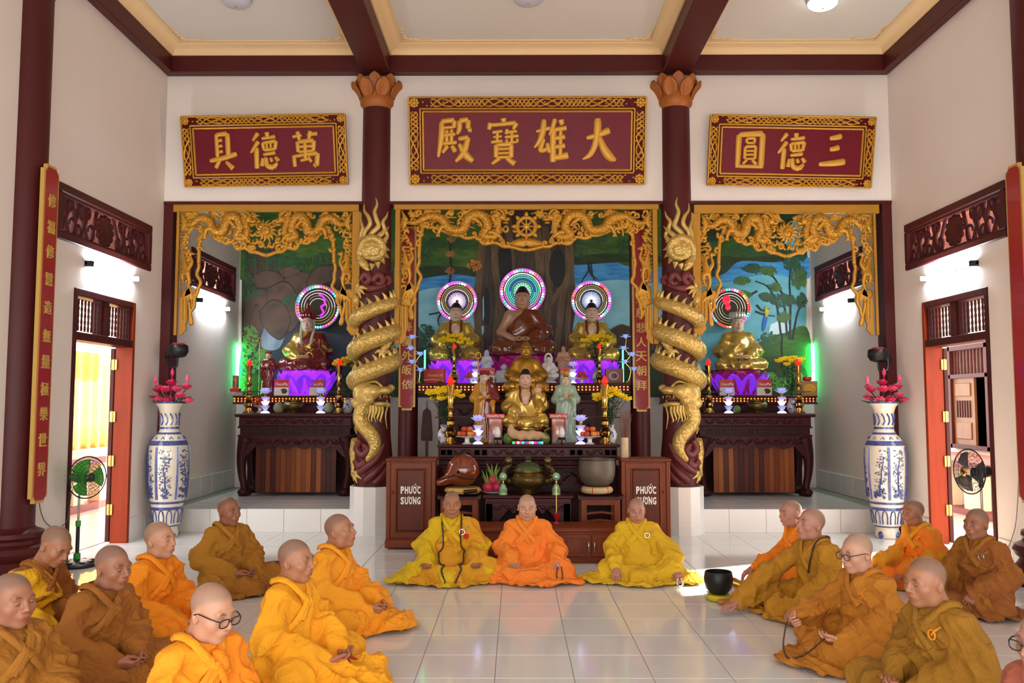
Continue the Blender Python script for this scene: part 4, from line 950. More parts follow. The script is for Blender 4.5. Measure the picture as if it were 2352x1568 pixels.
# ---------------------------------------------------------------- pierced gilt valances
def scroll2(cx, cy, r, a0, turn, n=16, tail=None):
    pts = [tail] if tail else []
    for i in range(n): u = i / (n - 1); a = a0 + turn * u * 5.2; rr = r * (1 - .82 * u); pts.append((cx + rr * math.cos(a), cy - rr * math.sin(a)))
    return pts
def valance(xc, W, wheel, label, yt, dy, ybot, cy):
    Y = 11.62; k = 1 / 170.
    def A(px, py, d=0): p = at(px, py, Y); return (p[0], Y + d, p[2])
    t = thing('carved_valance', label, 'carving', (0, 0, 0), 0, 'gilt carvings in the altar arches')
    o0 = np.array(A(xc, yt)); t.location = o0
    def L(px, py, d=0): return np.array(A(px, py, d)) - o0
    def st(mb, pts, r, n=22, d=0, seg=6): 
        rr = np.interp(np.linspace(0, 1, n), np.linspace(0, 1, len(r)), r) * k * 1.35 if not np.isscalar(r) else r * k * 1.35
        mb.tube(spline([L(x, y, d + (p3[0] if p3 else 0)) for x, y, *p3 in pts], n), rr, seg)
    m = MB(); a, b = L(xc - W - 15, yt + 0), L(xc + W + 15, yt + dy); m.span((a[0], -.02, b[2]), (b[0], .035, a[2]), bev=.006); m.build('top_band', M_gilt_flat, t)
    for s in (-1, 1):
        X = lambda u: xc + s * u
        m = MB(); a, b = L(X(W), yt + dy), L(X(W + 15), ybot); m.span((min(a[0], b[0]), -.02, b[2]), (max(a[0], b[0]), .03, a[2]), bev=.006); m.build('side_strip', M_gilt_flat, t)
        # lower block of the side strip with its cut-out foot
        m = MB(); m.prism([(L(X(W - dx), y)[0], L(X(W - dx), y)[2]) for dx, y in [(0, ybot - 88), (17, ybot - 86), (17, ybot - 36), (12, ybot - 24), (14, ybot - 14), (4, ybot - 2), (-2, ybot)]], -.014, .02); m.build('foot_block', M_gilt_flat, t)
        for dx in (5, 12): m = MB(); a, b = L(X(W - dx), ybot - 84), L(X(W - dx), ybot - 34); m.tube([a + (0, -.016, 0), b + (0, -.016, 0)], .014, 6); m.build('foot_ridge', M_gilt, t)
        # dragon: body, plates, legs, head, plumes of the tail
        m = MB(); yb = yt + dy
        B = [(W - 6, yb + 28), (W * .86, yb + 30), (W * .76, yb + 16), (W * .66, yb + 22), (W * .60, yb + 44), (W * .5, yb + 46), (W * .46, yb + 24), (W * .40, yb + 12), (W * .33, yb + 18), (W * .30, yb + 40), (W * .34, yb + 58), (W * .25, yb + 62), (W * .22, yb + 40), (W * .26, yb + 18), (W * .21, yb + 12)]
        if wheel: B = [(u * 1.02, y + 1) for u, y in B]
        st(m, [(X(u), y) for u, y in B], [2, 5, 7, 8.5, 8.5, 8.5, 9, 9, 9, 8.5, 8, 7.5, 6.5, 6, 6, 5], 90, -.02, 8); dr = m.build('dragon', M_gilt_s, t, smooth=180)
        pts = spline([L(X(u), y, -.03) for u, y in B], 60)
        for i in range(4, 56, 3):
            q = MB(); p = pts[i]; tg = pts[i + 1] - pts[i - 1]; tg /= np.linalg.norm(tg); nn = np.array((-tg[2], 0, tg[0])) * (1 if tg[0] * -s > 0 else -1) * 1.0
            q.tube([p + nn * 4 * k, p + nn * 9 * k, p + nn * 13 * k - tg * 4 * k], [3 * k, 2.4 * k, .5 * k], 5); q.build('crest_spike', M_gilt, dr)
        q = MB(); hx, hy = X(W * .19), yb + 20
        q.ell(L(hx, hy, -.05), (9 * k, 8 * k, 8 * k), 12, 8); q.ell(L(hx - s * 9, hy + 5, -.05), (8 * k, 6 * k, 4 * k), 10, 7); q.ell(L(hx - s * 13, hy + 3, -.055), (4 * k, 5 * k, 3.5 * k), 8, 6); q.ell(L(hx - s * 7, hy + 12, -.045), (7 * k, 5 * k, 2.5 * k), 10, 6); q.ell(L(hx - s * 2, hy - 5, -.08), (3 * k, 3 * k, 2.6 * k), 8, 6)
        for a_ in range(7): st(q, [(hx + s * 4, hy - 6 + a_ * 4), (hx + s * 14, hy - 14 + a_ * 5), (hx + s * 22, hy - 12 + a_ * 6 - (a_ % 2) * 6)], [3, 2.5, .5], 8, -.04)
        st(q, [(hx - s * 4, hy - 7), (hx + s * 6, hy - 18), (hx + s * 16, hy - 16)], [2.5, 2, .5], 9, -.05)
        q.build('dragon_head', M_gilt, dr, smooth=180)
        q = MB()
        for a_ in range(6): st(q, [(X(W - 16), yb + 26), (X(W - 8), yb + 14 + a_ * 5), (X(W - 2 - (a_ % 2) * 3), yb + 2 + a_ * 9)], [3.5, 3, .6], 9, -.02)
        q.build('tail_plume', M_gilt, dr, smooth=180)
        for (lx, ly, ex, ey) in [(.62, 40, .70, 58), (.44, 24, .36, 34), (.30, 55, .20, 66)]:
            q = MB(); st(q, [(X(W * lx), yb + ly), (X(W * (lx + ex) / 2 + 4), yb + (ly + ey) / 2 - 6), (X(W * ex), yb + ey)], [5, 4, 3], 9, -.05)
            for a_ in (-1, 0, 1): st(q, [(X(W * ex), yb + ey), (X(W * ex + a_ * 5), yb + ey + 7)], [2.6, .5], 4, -.05)
            q.build('dragon_leg', M_gilt, dr, smooth=180)
        # scalloped cloud edge below
        e = [(W - 42, cy + 60), (W - 44, cy + 20), (W - 48, cy - 2), (W - 58, cy - 12), (W - 72, cy - 8), (W * .56, cy + 6), (W * .50, cy + 12), (W * .40, cy + 14), (W * .33, cy + 26), (W * .22, cy + 28), (W * .14, cy + 36), (0, cy + 40)]
        P = spline([(X(u), y) for u, y in e], 90); P[:, 1] += 2.2 * np.sin(np.linspace(0, 46, 90)); m = MB(); m.tube([L(x, y) for x, y in P], 4.6 * k, 7); m.build('cloud_edge', M_gilt, t, smooth=180)
        r_ = random.Random(label + str(s))
        for i in range(5, 84, 5):        # curls riding on the edge
            x, y = P[i]; q = MB(); st(q, scroll2(x + r_.uniform(-2, 2), y - 7, 7 + r_.random() * 2.5, r_.uniform(0, 6), r_.choice((-1, 1))), [3, 2.6, 2], 20, -.012); q.ell(L(x, y - 7, -.02), (3 * k, 2.4 * k, 3 * k), 7, 5); q.build('cloud_curl', M_gilt, t, smooth=180)
        for i in range(int(W * .2)):              # curls that fill the ground
            u = r_.uniform(.08, .95) * W; y = yb + r_.uniform(5, 14) if i % 3 else yb + r_.uniform(20, 52); q = MB(); st(q, scroll2(X(u), y, r_.uniform(6, 9), r_.uniform(0, 6), r_.choice((-1, 1)), tail=(X(u + r_.uniform(-20, 20)), y + r_.uniform(-6, 12))), [1.5, 2.8, 2.4, 2], 22, .004); q.build('cloud_curl', M_gilt, t, smooth=180)
        # phoenix on the upright, then clouds down to the foot
        q = MB(); zx = W - 22; ph = ybot - 250 + 40
        y0 = cy + 30
        st(q, [(X(zx + 6), y0 + 98), (X(zx), y0 + 72), (X(zx + 4), y0 + 48), (X(zx - 6), y0 + 30), (X(zx - 2), y0 + 14)], [1, 3, 5, 3, 2], 24, -.02, 8)
        q.ell(L(X(zx - 3), y0 + 10, -.03), (5 * k, 4 * k, 6 * k), 8, 6); st(q, [(X(zx - 6), y0 + 8), (X(zx - 13), y0 + 12)], [2.5, .6], 4, -.03)
        bird = q.build('phoenix', M_gilt, t, smooth=180)
        for a_ in range(9):
            q = MB(); st(q, [(X(zx + 2), y0 + 52), (X(zx + 8 + a_), y0 + 34 + a_ * 3), (X(zx + 17 - abs(a_ - 3)), y0 + 8 + a_ * 9)], [4, 3.4, .6], 9, -.03); q.build('wing_feather', M_gilt, bird)
            q = MB(); st(q, [(X(zx + 2), y0 + 84), (X(zx - 6 + a_ * 2), y0 + 100 + a_), (X(zx - 14 + a_ * 4), y0 + 114 + (a_ % 3) * 5)], [3, 3, .6], 9, -.01); q.build('tail_feather', M_gilt, bird)
        q = MB(); inner = [(W - 42, cy + 60), (W - 40, cy + 86), (W - 46, cy + 110), (W - 36, cy + 132), (W - 32, cy + 156), (W - 24, cy + 176), (W - 26, cy + 200), (W - 18, ybot - 80)]
        P = spline([(X(u), y) for u, y in inner], 60); P[:, 0] += 1.8 * np.sin(np.linspace(0, 34, 60)); q.tube([L(x, y) for x, y in P], 4.2 * k, 7); q.build('cloud_edge', M_gilt, t, smooth=180)
        for i in range(26):
            y = cy + 128 + i * (ybot - 90 - cy - 128) / 25; xin = np.interp(y, P[:, 1], np.abs(P[:, 0] - xc)); u = xin + (W - xin) * r_.uniform(.2, .8)
            q = MB(); st(q, scroll2(X(u), y, r_.uniform(5, 8.5), r_.uniform(0, 6), r_.choice((-1, 1)), tail=(X(W - 1) if i % 2 else X(xin), y + r_.uniform(-8, 8))), [2, 3, 2.6, 2], 22); q.build('cloud_curl', M_gilt, t, smooth=180)
        for i in range(16):
            y = yb + 26 + i * 9; q = MB(); st(q, scroll2(X(W - 14 + r_.uniform(-6, 6)), y, r_.uniform(5, 8), r_.uniform(0, 6), r_.choice((-1, 1)), tail=(X(W), y + 6)), [2, 3, 2.4], 20); q.build('cloud_curl', M_gilt, t, smooth=180)
    # middle: wheel on a lotus, or a flaming sun
    yb = yt + dy
    if wheel:
        c = L(xc, yb + 40, -.03); q = MB(); q.tube([c + (21 * k * math.cos(a), 0, 21 * k * math.sin(a)) for a in np.linspace(0, 2 * PI, 32, endpoint=False)], 4.5 * k, 8, closed=True); w = q.build('wheel', M_gilt, t)
        q = MB(); q.lathe([(7 * k, -.02), (6 * k, .03), (2 * k, .035)], 16, R=rotm('X', PI / 2)); q.build('hub', M_gilt, w, c)
        for i in range(8):
            a = i / 8 * 2 * PI; d = np.array((math.cos(a), 0, math.sin(a))); q = MB(); q.tube([c + d * 6 * k, c + d * 13 * k, c + d * 20 * k], [2.6 * k, 1.8 * k, 2.6 * k], 6); q.build('spoke', M_gilt, w)
            q = MB(); q.ell(c + d * 28 * k, (5 * k, .02, 5 * k), 8, 6); q.ell(c + d * 32 * k, (3 * k, .02, 3 * k), 8, 6); q.build('knob', M_gilt, w)
        for i in range(11):
            a = -1.25 + 2.5 * i / 10; q = MB(); st(q, [(xc + 5 * math.sin(a), yb + 84), (xc + 24 * math.sin(a), yb + 82 - 8 * math.cos(a)), (xc + 42 * math.sin(a), yb + 78 - 14 * math.cos(a) + 6 * abs(math.sin(a)))], [3, 6, .8], 10, -.03); q.build('lotus_petal', M_gilt, t, smooth=180)
    else:
        c = L(xc, yb + 45, -.03); q = MB(); q.ell(c, (11 * k, .035, 11 * k), 16, 10); st(q, scroll2(xc, yb + 45, 9, 0, 1), [2, 1.6], 22, -.065); sn = q.build('sun', M_gilt, t, smooth=180)
        for i in range(14):
            a = i / 14 * 2 * PI; dx, dz = math.cos(a), math.sin(a); q = MB(); st(q, [(xc + 11 * dx, yb + 45 - 11 * dz), (xc + 17 * dx - 3 * dz, yb + 45 - 17 * dz - 3 * dx), (xc + 26 * dx + (3 if i % 2 else 0), yb + 45 - 26 * dz)], [3.4, 2.8, .5], 10, -.025); q.build('flame', M_gilt, sn)
        for s in (-1, 1):
            for i, (u, y, r) in enumerate([(34, 48, 9), (28, 68, 8), (14, 76, 9), (44, 66, 8), (30, 22, 7), (48, 34, 7)]):
                q = MB(); st(q, scroll2(xc + s * u, yb + y, r, i, s, tail=(xc + s * (u - 12), yb + y + 8)), [2, 3.2, 2.4], 22); q.build('cloud_curl', M_gilt, t, smooth=180)
    return t
valance(612, 198, 0, 'gilt carved valance with dragons and a sun over the left altar', 466, 20, 770, 544)
valance(1209, 289, 1, 'gilt carved valance with dragons and a spoked wheel over the main altar', 463, 18, 790, 532)
valance(1806, 198, 0, 'gilt carved valance with dragons and a sun over the right altar', 470, 20, 770, 546)

# ---------------------------------------------------------------- plaques with carved characters
M_plq = mat('plaque_red', '#6e0e1e', .42, var=.4, vscale=3, col2='#5c0a18', spec=.25, bump=.12, bscale=14)
M_plq_d = mat('plaque_dark_red', '#560c10', .5, spec=.15)
M_char = mat('character_gold', '#d29a35', .45, metal=.25)
BRUSH = {   # the nine characters as brush strokes: x, y, half width on a 100 grid
 '大': ['15 56 4,45 62 5,78 73 7', '45 98 7,45 75 7,40 45 6,25 20 5,5 10 2', '50 60 4,62 35 7,80 15 8,97 8 3'],
 '三': ['36 86 5,58 89 6,76 93 7', '38 57 5,55 59 6,70 63 7', '4 17 5,50 20 7,92 25 8'],
 '雄': ['8 70 3,30 74 4,48 78 4', '30 96 5,27 72 6,18 50 5,3 35 2', '30 55 4,20 30 5,42 33 4', '38 45 4,47 24 5', '60 97 5,52 75 4,44 62 2', '56 78 6,55 40 6,55 4 6', '76 96 6,80 84 4', '58 74 4,92 78 5', '58 55 4,88 59 5', '58 36 4,88 40 5', '52 12 5,97 19 7', '76 80 4,75 16 4'],
 '寶': ['50 99 6,52 90 4', '15 89 5,10 74 4', '14 84 4,50 86 4,85 89 5', '86 89 6,77 74 3', '20 68 3.4,48 71 3.4', '22 58 3,46 60 3', '16 47 3.4,48 50 3.4', '34 70 3.4,33 48 3.4', '62 75 4,56 64 3', '60 68 3.4,88 71 3.4', '54 58 3.4,92 61 3.6', '74 69 3.4,73 47 3.4', '60 54 3,61 46 3,88 48 3', '89 55 3,88 46 3', '30 42 5,30 14 5', '30 41 4,72 43 5', '72 43 5,71 14 5', '32 32 3,70 33 3', '32 23 3,70 24 3', '30 14 3.5,72 15 3.5', '40 13 5,18 0 3', '58 13 4,82 0 6'],
 '殿': ['12 92 5,48 95 5', '48 94 5,46 78 4', '14 78 3.4,47 80 3.4', '13 92 5,12 60 6,2 15 3', '18 62 3.6,50 65 4', '27 74 4,26 46 4', '40 75 4,39 46 4', '14 44 4,54 47 4', '28 40 5,14 24 3', '40 40 4,50 26 5', '62 94 5,61 76 5,54 64 3', '62 93 5,86 96 5', '86 95 5,85 76 5', '84 73 4,96 74 5', '58 54 4,86 58 5', '86 58 5,72 25 6,50 5 3', '60 44 4,78 20 7,98 6 5'],
 '具': ['30 96 5,30 35 5', '30 94 5,68 97 6', '68 97 6,67 35 6', '34 78 4,50 80 4', '34 63 4,50 65 4', '34 48 4,50 50 4', '3 25 5,50 32 6,97 43 6', '38 28 5,22 5 5', '58 22 4,82 3 7'],
 '德': ['32 97 6,12 76 3', '32 75 6,4 44 3', '24 58 6,22 2 6', '62 99 6,64 84 5', '44 82 4,68 84 4,91 87 5', '46 71 5,50 50 4', '46 70 4,92 75 5', '92 75 5,86 52 5', '50 51 4,87 54 4', '60 70 3.4,61 52 3.4', '73 71 3.4,73 52 3.4', '46 39 4,88 44 5', '44 30 4,40 8 6', '54 32 5,58 10 6,80 4 7', '78 4 7,93 16 4', '70 31 4,75 19 5', '86 33 4,98 21 6'],
 '萬': ['8 85 4,40 89 4', '58 90 4,94 93 5', '26 99 6,31 76 4', '70 100 6,63 78 4', '24 72 5,26 44 5', '24 71 5,80 75 6', '80 75 6,76 46 5', '26 58 4,78 60 4', '26 45 4,77 47 4', '50 73 4.5,49 24 5', '10 36 5,12 5 5', '4 32 4,50 37 5,91 41 6', '91 41 6,86 6 6', '87 6 6,74 11 3', '32 21 4,62 26 4', '58 32 4,69 17 4.5'],
 '圓': ['10 92 7,10 4 6', '10 92 6,90 96 7', '90 96 7,89 3 7', '12 8 4.5,88 8 4.5', '36 82 4,37 70 3.5', '36 82 3.6,64 84 4', '64 84 4,62 70 3.6', '37 70 3,63 71 3', '32 60 4,32 28 4', '32 60 4,68 62 4', '68 62 4.4,67 28 4.4', '33 49 3,66 50 3', '33 39 3,66 40 3', '32 28 3,67 29 3', '40 26 4,26 14 3', '58 26 4,73 14 5']}
def brush_mb(ch, w, h, d=.022):
    m = MB()
    for st in BRUSH[ch]:
        P = np.array([[float(v) for v in p.split()] for p in st.split(',')]); n = 12; S = spline(P, n); W_ = S[:, 2] * w / 100 * 1.5; W_[0] *= .75; W_[-1] *= .8
        e = (S[0] - S[1]) / 3; X = (S[:, 0] / 100 - .5) * w; Z = (S[:, 1] / 100 - .5) * h
        m.tube(np.stack([X, np.zeros(n) - .002 * (len(m.v) % 5), Z], 1), W_, 10, flat=(1, d / max(W_.mean(), .004)), up=(0, 1, 0))
    return m
def plaque(chars, px, py, w, h, roll, label):
    p = at(px, py, 11.42); t = thing('name_plaque', label, 'plaque', (p[0], 11.6 - h / 2 * math.sin(.21) - .065, p[2]), 0, 'carved name plaques'); t.rotation_euler = (.21, roll, 0)
    m = MB(); m.box((0, .025, 0), (w, .05, h), bev=.008); m.build('board', M_plq_d, t, smooth=0)
    fb = h * .135
    def rim(x0, z0, r, y, nm): m = MB(); [m.tube([(a, y, b), (c, y, d)], r, 6) for a, b, c, d in ((-x0, z0, x0, z0), (-x0, -z0, x0, -z0), (-x0, -z0, -x0, z0), (x0, -z0, x0, z0))]; m.build(nm, M_gilt, t)
    rim(w / 2 - .008, h / 2 - .008, .013, -.008, 'outer_rim'); rim(w / 2 - fb, h / 2 - fb, .012, -.008, 'middle_rim')
    m = MB(); ix, iz = w / 2 - fb - .05, h / 2 - fb - .05; c = .03
    m.prism([(-ix + c, -iz), (ix - c, -iz), (ix, -iz + c), (ix, iz - c), (ix - c, iz), (-ix + c, iz), (-ix, iz - c), (-ix, -iz + c)], -.012, .01); m.build('panel', M_plq, t, smooth=0)
    rim(ix + .012, iz + .012, .014, -.012, 'inner_rim')
    r_ = random.Random(chars)
    for (x0, z0, x1, z1) in ((-w / 2 + fb, h / 2 - fb / 2, w / 2 - fb, h / 2 - fb / 2), (-w / 2 + fb, -h / 2 + fb / 2, w / 2 - fb, -h / 2 + fb / 2), (-w / 2 + fb / 2, -h / 2 + fb, -w / 2 + fb / 2, h / 2 - fb), (w / 2 - fb / 2, -h / 2 + fb, w / 2 - fb / 2, h / 2 - fb)):
        Lh = math.hypot(x1 - x0, z1 - z0); ux, uz = (x1 - x0) / Lh, (z1 - z0) / Lh; m = MB(); f2 = fb * .34
        pt = lambda s, v, y=-.012: (x0 + ux * s - uz * v, y, z0 + uz * s + ux * v)
        for ph in (0, 2.1, 4.2):
            S_ = np.linspace(Lh * .05, Lh * .95, int(Lh * 40)); m.tube([pt(s, f2 * .9 * math.sin(s * 24 + ph + 1.5 * math.sin(s * 9))) for s in S_], [.008 + .005 * abs(math.sin(s * 31 + ph)) for s in S_], 5)
        for s in np.arange(.04, Lh, .055):
            m.ell(pt(s, r_.uniform(-f2, f2)), (.014, .01, .012), 6, 5)
        for q_ in ((.2, .8) if Lh > 1 else ()):    # key-fret fields
            for i in range(7):
                for j in (-1, 0, 1):
                    P_ = pt(Lh * q_ - .09 + i * .03, j * f2 * .8, -.016); m.box(P_, (.02, .012, .006) if (i + j) % 2 else (.006, .012, .02), rotm('Y', .785))
        m.build('carved_border', M_gilt, t)
    for sx in (-1, 1):
        for sz in (-1, 1):
            m = MB(); c_ = np.array((sx * (w / 2 - fb / 2), -.015, sz * (h / 2 - fb / 2))); m.ell(c_, (fb * .22, .02, fb * .22), 10, 6)
            for k in range(8): a = k / 8 * 2 * PI; m.ell(c_ + (fb * .3 * math.cos(a), 0, fb * .3 * math.sin(a)), (fb * .14, .014, fb * .14), 8, 5)
            m.build('corner_flower', M_gilt, t)
    n = len(chars); span = w - 2 * fb - .3; ch = (h - 2 * fb) * .72
    for i, c_ in enumerate(chars):
        x = (-span / 2 + span * (i + .5) / n); brush_mb(c_, ch * .80, ch).build('character', M_char, t, (x, -.014, 0), smooth=50)
    return t
plaque('具德萬', 607, 345, 2.24, .95, -.017, 'red and gold plaque with three characters above the left altar')
plaque('殿寶雄大', 1211, 324, 3.22, 1.17, 0, 'large red and gold plaque with four characters above the main altar')
plaque('圓德三', 1818, 347, 2.24, .95, .019, 'red and gold plaque with three characters above the right altar')

# ---------------------------------------------------------------- couplet boards
M_coup = mat('couplet_red', '#a01c22', .4, coat=.4, var=.2, vscale=2)
def couplet(name_label, loc, rz, w, z0, z1, chars, zs, cs=.13):
    t = thing('couplet_board', name_label, 'sign', loc, rz, 'tall couplet boards'); c = .05
    out = lambda g: [(-w / 2 + g, z0 + c), (-w / 2 + c, z0 + c * .9), (-w / 2 + c, z0 + g), (w / 2 - c, z0 + g), (w / 2 - c, z0 + c * .9), (w / 2 - g, z0 + c), (w / 2 - g, z1 - c), (w / 2 - c, z1 - c * .9), (w / 2 - c, z1 - g), (-w / 2 + c, z1 - g), (-w / 2 + c, z1 - c * .9), (-w / 2 + g, z1 - c)]
    m = MB(); m.prism(out(0), -.01, .03); m.build('frame', mat('couplet_gold', '#d3ad5c', .45, metal=.3), t, smooth=0)
    m = MB(); i = .028; m.prism([(-w / 2 + i, z0 + i + .05), (-w / 2 + i + .04, z0 + i), (w / 2 - i - .04, z0 + i), (w / 2 - i, z0 + i + .05), (w / 2 - i, z1 - i - .05), (w / 2 - i - .04, z1 - i), (-w / 2 + i + .04, z1 - i), (-w / 2 + i, z1 - i - .05)], -.018, .0); m.build('panel', M_coup, t, smooth=0)
    for ch, z in zip(chars, zs): m = text_mb(ch, cs, .012, weight=.016); m.build('character', mat('couplet_character', '#d9b45c', .45, metal=.3), t, (0, -.02, z), smooth=0)
    return t
couplet('tall red board with gold characters on the left wall column', (XL + .235, 8.33, 0), PI / 2, .27, .77, 4.08, '修福修慧造無量極樂世界', [float(at(80, y, 8.3)[2]) for y in (460, 520, 577, 640, 705, 770, 830, 893, 950, 1010, 1078)])
couplet('tall red board seen edge on at the right border of the picture', (XR - .235, 8.33, 0), -PI / 2, .27, .77, 4.08, '', [])
# inner columns that carry the two altar couplets
for x, nm in ((-1.63, 'inner_column_left'), (1.87, 'inner_column_right')):
    m = MB(); m.lathe([(.15, ZS), (.145, 2.5), (.145, 4.95)], 28, (x, 12.95, 0)); struct(m.build(nm, M_maroon))
zq = lambda y: float(at(1200, y, 12.77)[2])
couplet('red couplet board with gold characters on the column left of the three large statues', (-1.63, 12.79, 0), 0, .25, zq(942), 4.4, '座降魔外皈依', [zq(y) for y in (716, 750, 783, 816, 849, 882)], .15)
couplet('red couplet board with gold characters on the column right of the three large statues', (1.87, 12.79, 0), 0, .25, zq(945), 4.4, '大慈悲人天朝拜', [zq(y) for y in (685, 718, 752, 785, 818, 851, 885)], .15)

# ================================================================ wall paintings behind the altars (flat paint, laid in thin coats)
def paint_mat(h, h2, sc=3, st=(1, 1, 1)): return mat('paint_' + h + h2, tuple(1.4 * v for v in srgb(h)), .6, var=.9, vscale=sc, col2=tuple(1.4 * v for v in srgb(h2)), stretch=st)
class Mural:
    def __init__(s, label, x0=0, x1=0): s.b = (x0, x1); s.t = thing('mural', label, 'painting', (0, 0, 0), 0, 'wall paintings'); s.k = 0
    def poly(s, name, pts, m, smooth=True, n=6, layer=None):
        s.k += 1; Y = YM + .015 - .0006 * (layer or s.k)
        P = np.array([[at(x, y, Y)[0], at(x, y, Y)[2]] for x, y in pts])
        if smooth: P = spline(np.concatenate([P, P[:1]]), len(P) * n)[:-1]
        P[:, 1] = np.maximum(P[:, 1], float(at(1200, 912, YM)[2])); P[:, 0] = np.clip(P[:, 0], *s.b) + 1e-5 * np.arange(len(P)); mb = MB(); mb.prism(P, Y, YM + .019); return mb.build(name, m, s.t, smooth=0)
    def stroke(s, name, pts, r, m):
        s.k += 1; Y = YM + .015 - .0006 * s.k; P = spline([np.append(at(x, y, Y)[[0]], at(x, y, Y)[2]) for x, y in pts], 24); T = np.gradient(P, axis=0); T /= np.linalg.norm(T, axis=1)[:, None]
        rr = np.interp(np.linspace(0, 1, 24), np.linspace(0, 1, len(r)), r) / 134.; N_ = np.stack([-T[:, 1], T[:, 0]], 1) * rr[:, None]
        mb = MB(); mb.prism(np.concatenate([P + N_, (P - N_)[::-1]]), Y, YM + .019); return mb.build(name, m, s.t, smooth=0)
    def leaves(s, name, cx, cy, rx, ry, n, ln, m, seed=0, droop=0, ang=None):
        """many brush dabs in one clump of foliage"""
        s.k += 1; Y = YM + .015 - .0006 * s.k; r = random.Random(seed + cx * 3 + cy); mb = MB()
        for i in range(n):
            a = r.uniform(0, 2 * PI); q = math.sqrt(r.random()); x, y = cx + rx * q * math.cos(a), cy + ry * q * math.sin(a)
            if y > 900: continue
            if not s.b[0] + .06 < at(x, y, Y)[0] < s.b[1] - .06: continue
            d = r.uniform(0, 2 * PI) if ang is None else ang + r.uniform(-.7, .7); L_ = ln * r.uniform(.6, 1.3); w = L_ * .22
            pts = [(x - math.cos(d) * L_ / 2, y - math.sin(d) * L_ / 2), (x - math.sin(d) * w, y + math.cos(d) * w), (x + math.cos(d) * L_ / 2, y + math.sin(d) * L_ / 2), (x + math.sin(d) * w, y - math.cos(d) * w)]
            y2 = Y - .00001 * i; P = [at(px, py, y2) for px, py in pts]; mb.add([(p[0], y2, p[2]) for p in P], [(0, 1, 2, 3)])
        o = mb.build(name, m, s.t, smooth=0); o['kind'] = 'stuff'; return o
G_d = paint_mat('#16240f', '#263a14', 4, (1, 1, 3)); G_m = paint_mat('#2c4a14', '#4a6a1c', 5, (1, 1, 3)); G_b = paint_mat('#22400f', '#335c18', 6, (1, 1, 4)); G_l = paint_mat('#3f6a2a', '#5c8a3a', 8)
G_t = paint_mat('#1c3a22', '#2c5434', 7); Brk = paint_mat('#3a2a20', '#5a4030', 5); Brk2 = paint_mat('#2a2119', '#4a3a2a', 6, (6, 6, .7)); Brk3 = paint_mat('#4c3c26', '#6a5636', 6, (6, 6, .7)); Blk = paint_mat('#12120f', '#1c1c18', 4)
Sky = paint_mat('#6fb0bc', '#8ac2c8', 2, (1, 1, 3)); Sky2 = paint_mat('#1f6aa6', '#4a9ccc', 4, (1, 1, 5)); Teal = paint_mat('#4f96a6', '#6fb2bc', 2.5, (1, 1, 2)); Cave = paint_mat('#1b222c', '#2c3846', 2.5); CaveL = paint_mat('#5c7088', '#a4b4c8', 4, (1, 1, .4))
# left: rocks over a cave
mu = Mural('dark mural of boulders and a cave behind the left altar', XL + .01, -2.12)
mu.poly('ground_coat', [(548, 440), (905, 440), (905, 1180), (548, 1180)], G_d, False)
mu.poly('hill', [(548, 500), (640, 480), (760, 500), (905, 470), (905, 620), (760, 640), (640, 620), (548, 640)], G_b); mu.poly('hill', [(680, 560), (760, 540), (900, 560), (900, 600), (780, 610), (690, 595)], G_m)
for x0 in (565, 590, 618): mu.poly('trunk', [(x0, 560), (x0 + 16, 555), (x0 + 18, 640), (x0 - 2, 645)], Brk2)
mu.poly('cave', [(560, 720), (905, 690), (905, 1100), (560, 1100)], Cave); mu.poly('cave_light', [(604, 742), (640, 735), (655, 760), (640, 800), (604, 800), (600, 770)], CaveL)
for pts in [[(583, 630), (610, 622), (640, 628), (652, 648), (630, 662), (590, 658)], [(655, 640), (680, 625), (715, 632), (712, 670), (690, 700), (662, 680), (650, 655)], [(705, 650), (725, 615), (770, 612), (790, 640), (780, 680), (740, 690), (712, 690)], [(760, 625), (820, 610), (860, 640), (850, 700), (790, 700), (765, 660)],
            [(612, 665), (650, 648), (675, 665), (690, 720), (668, 760), (634, 750), (605, 720)], [(562, 690), (590, 665), (612, 672), (608, 720), (598, 770), (562, 790)], [(598, 715), (625, 690), (652, 700), (666, 735), (648, 775), (628, 772), (604, 745)], [(640, 620), (665, 612), (690, 618), (676, 632), (652, 636)], [(600, 745), (590, 700), (575, 740), (572, 790), (590, 800)]]:
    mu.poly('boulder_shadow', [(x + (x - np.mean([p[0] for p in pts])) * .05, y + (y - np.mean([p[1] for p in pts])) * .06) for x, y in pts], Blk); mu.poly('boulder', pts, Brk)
for i, (x, y) in enumerate([(566, 600), (560, 640), (575, 675), (640, 600), (690, 605), (740, 598), (670, 690)]): mu.leaves('foliage', x, y, 24, 16, 60, 9, G_t, i)
for i, (x, y, rx, ry) in enumerate([(572, 775, 20, 28), (575, 830, 22, 30), (600, 815, 14, 14), (566, 880, 16, 24)]): mu.leaves('foliage', x, y, rx, ry, 90, 10, G_l, i)
mu.poly('grass_bank', [(548, 870), (600, 860), (700, 900), (905, 880), (905, 1180), (548, 1180)], G_b)
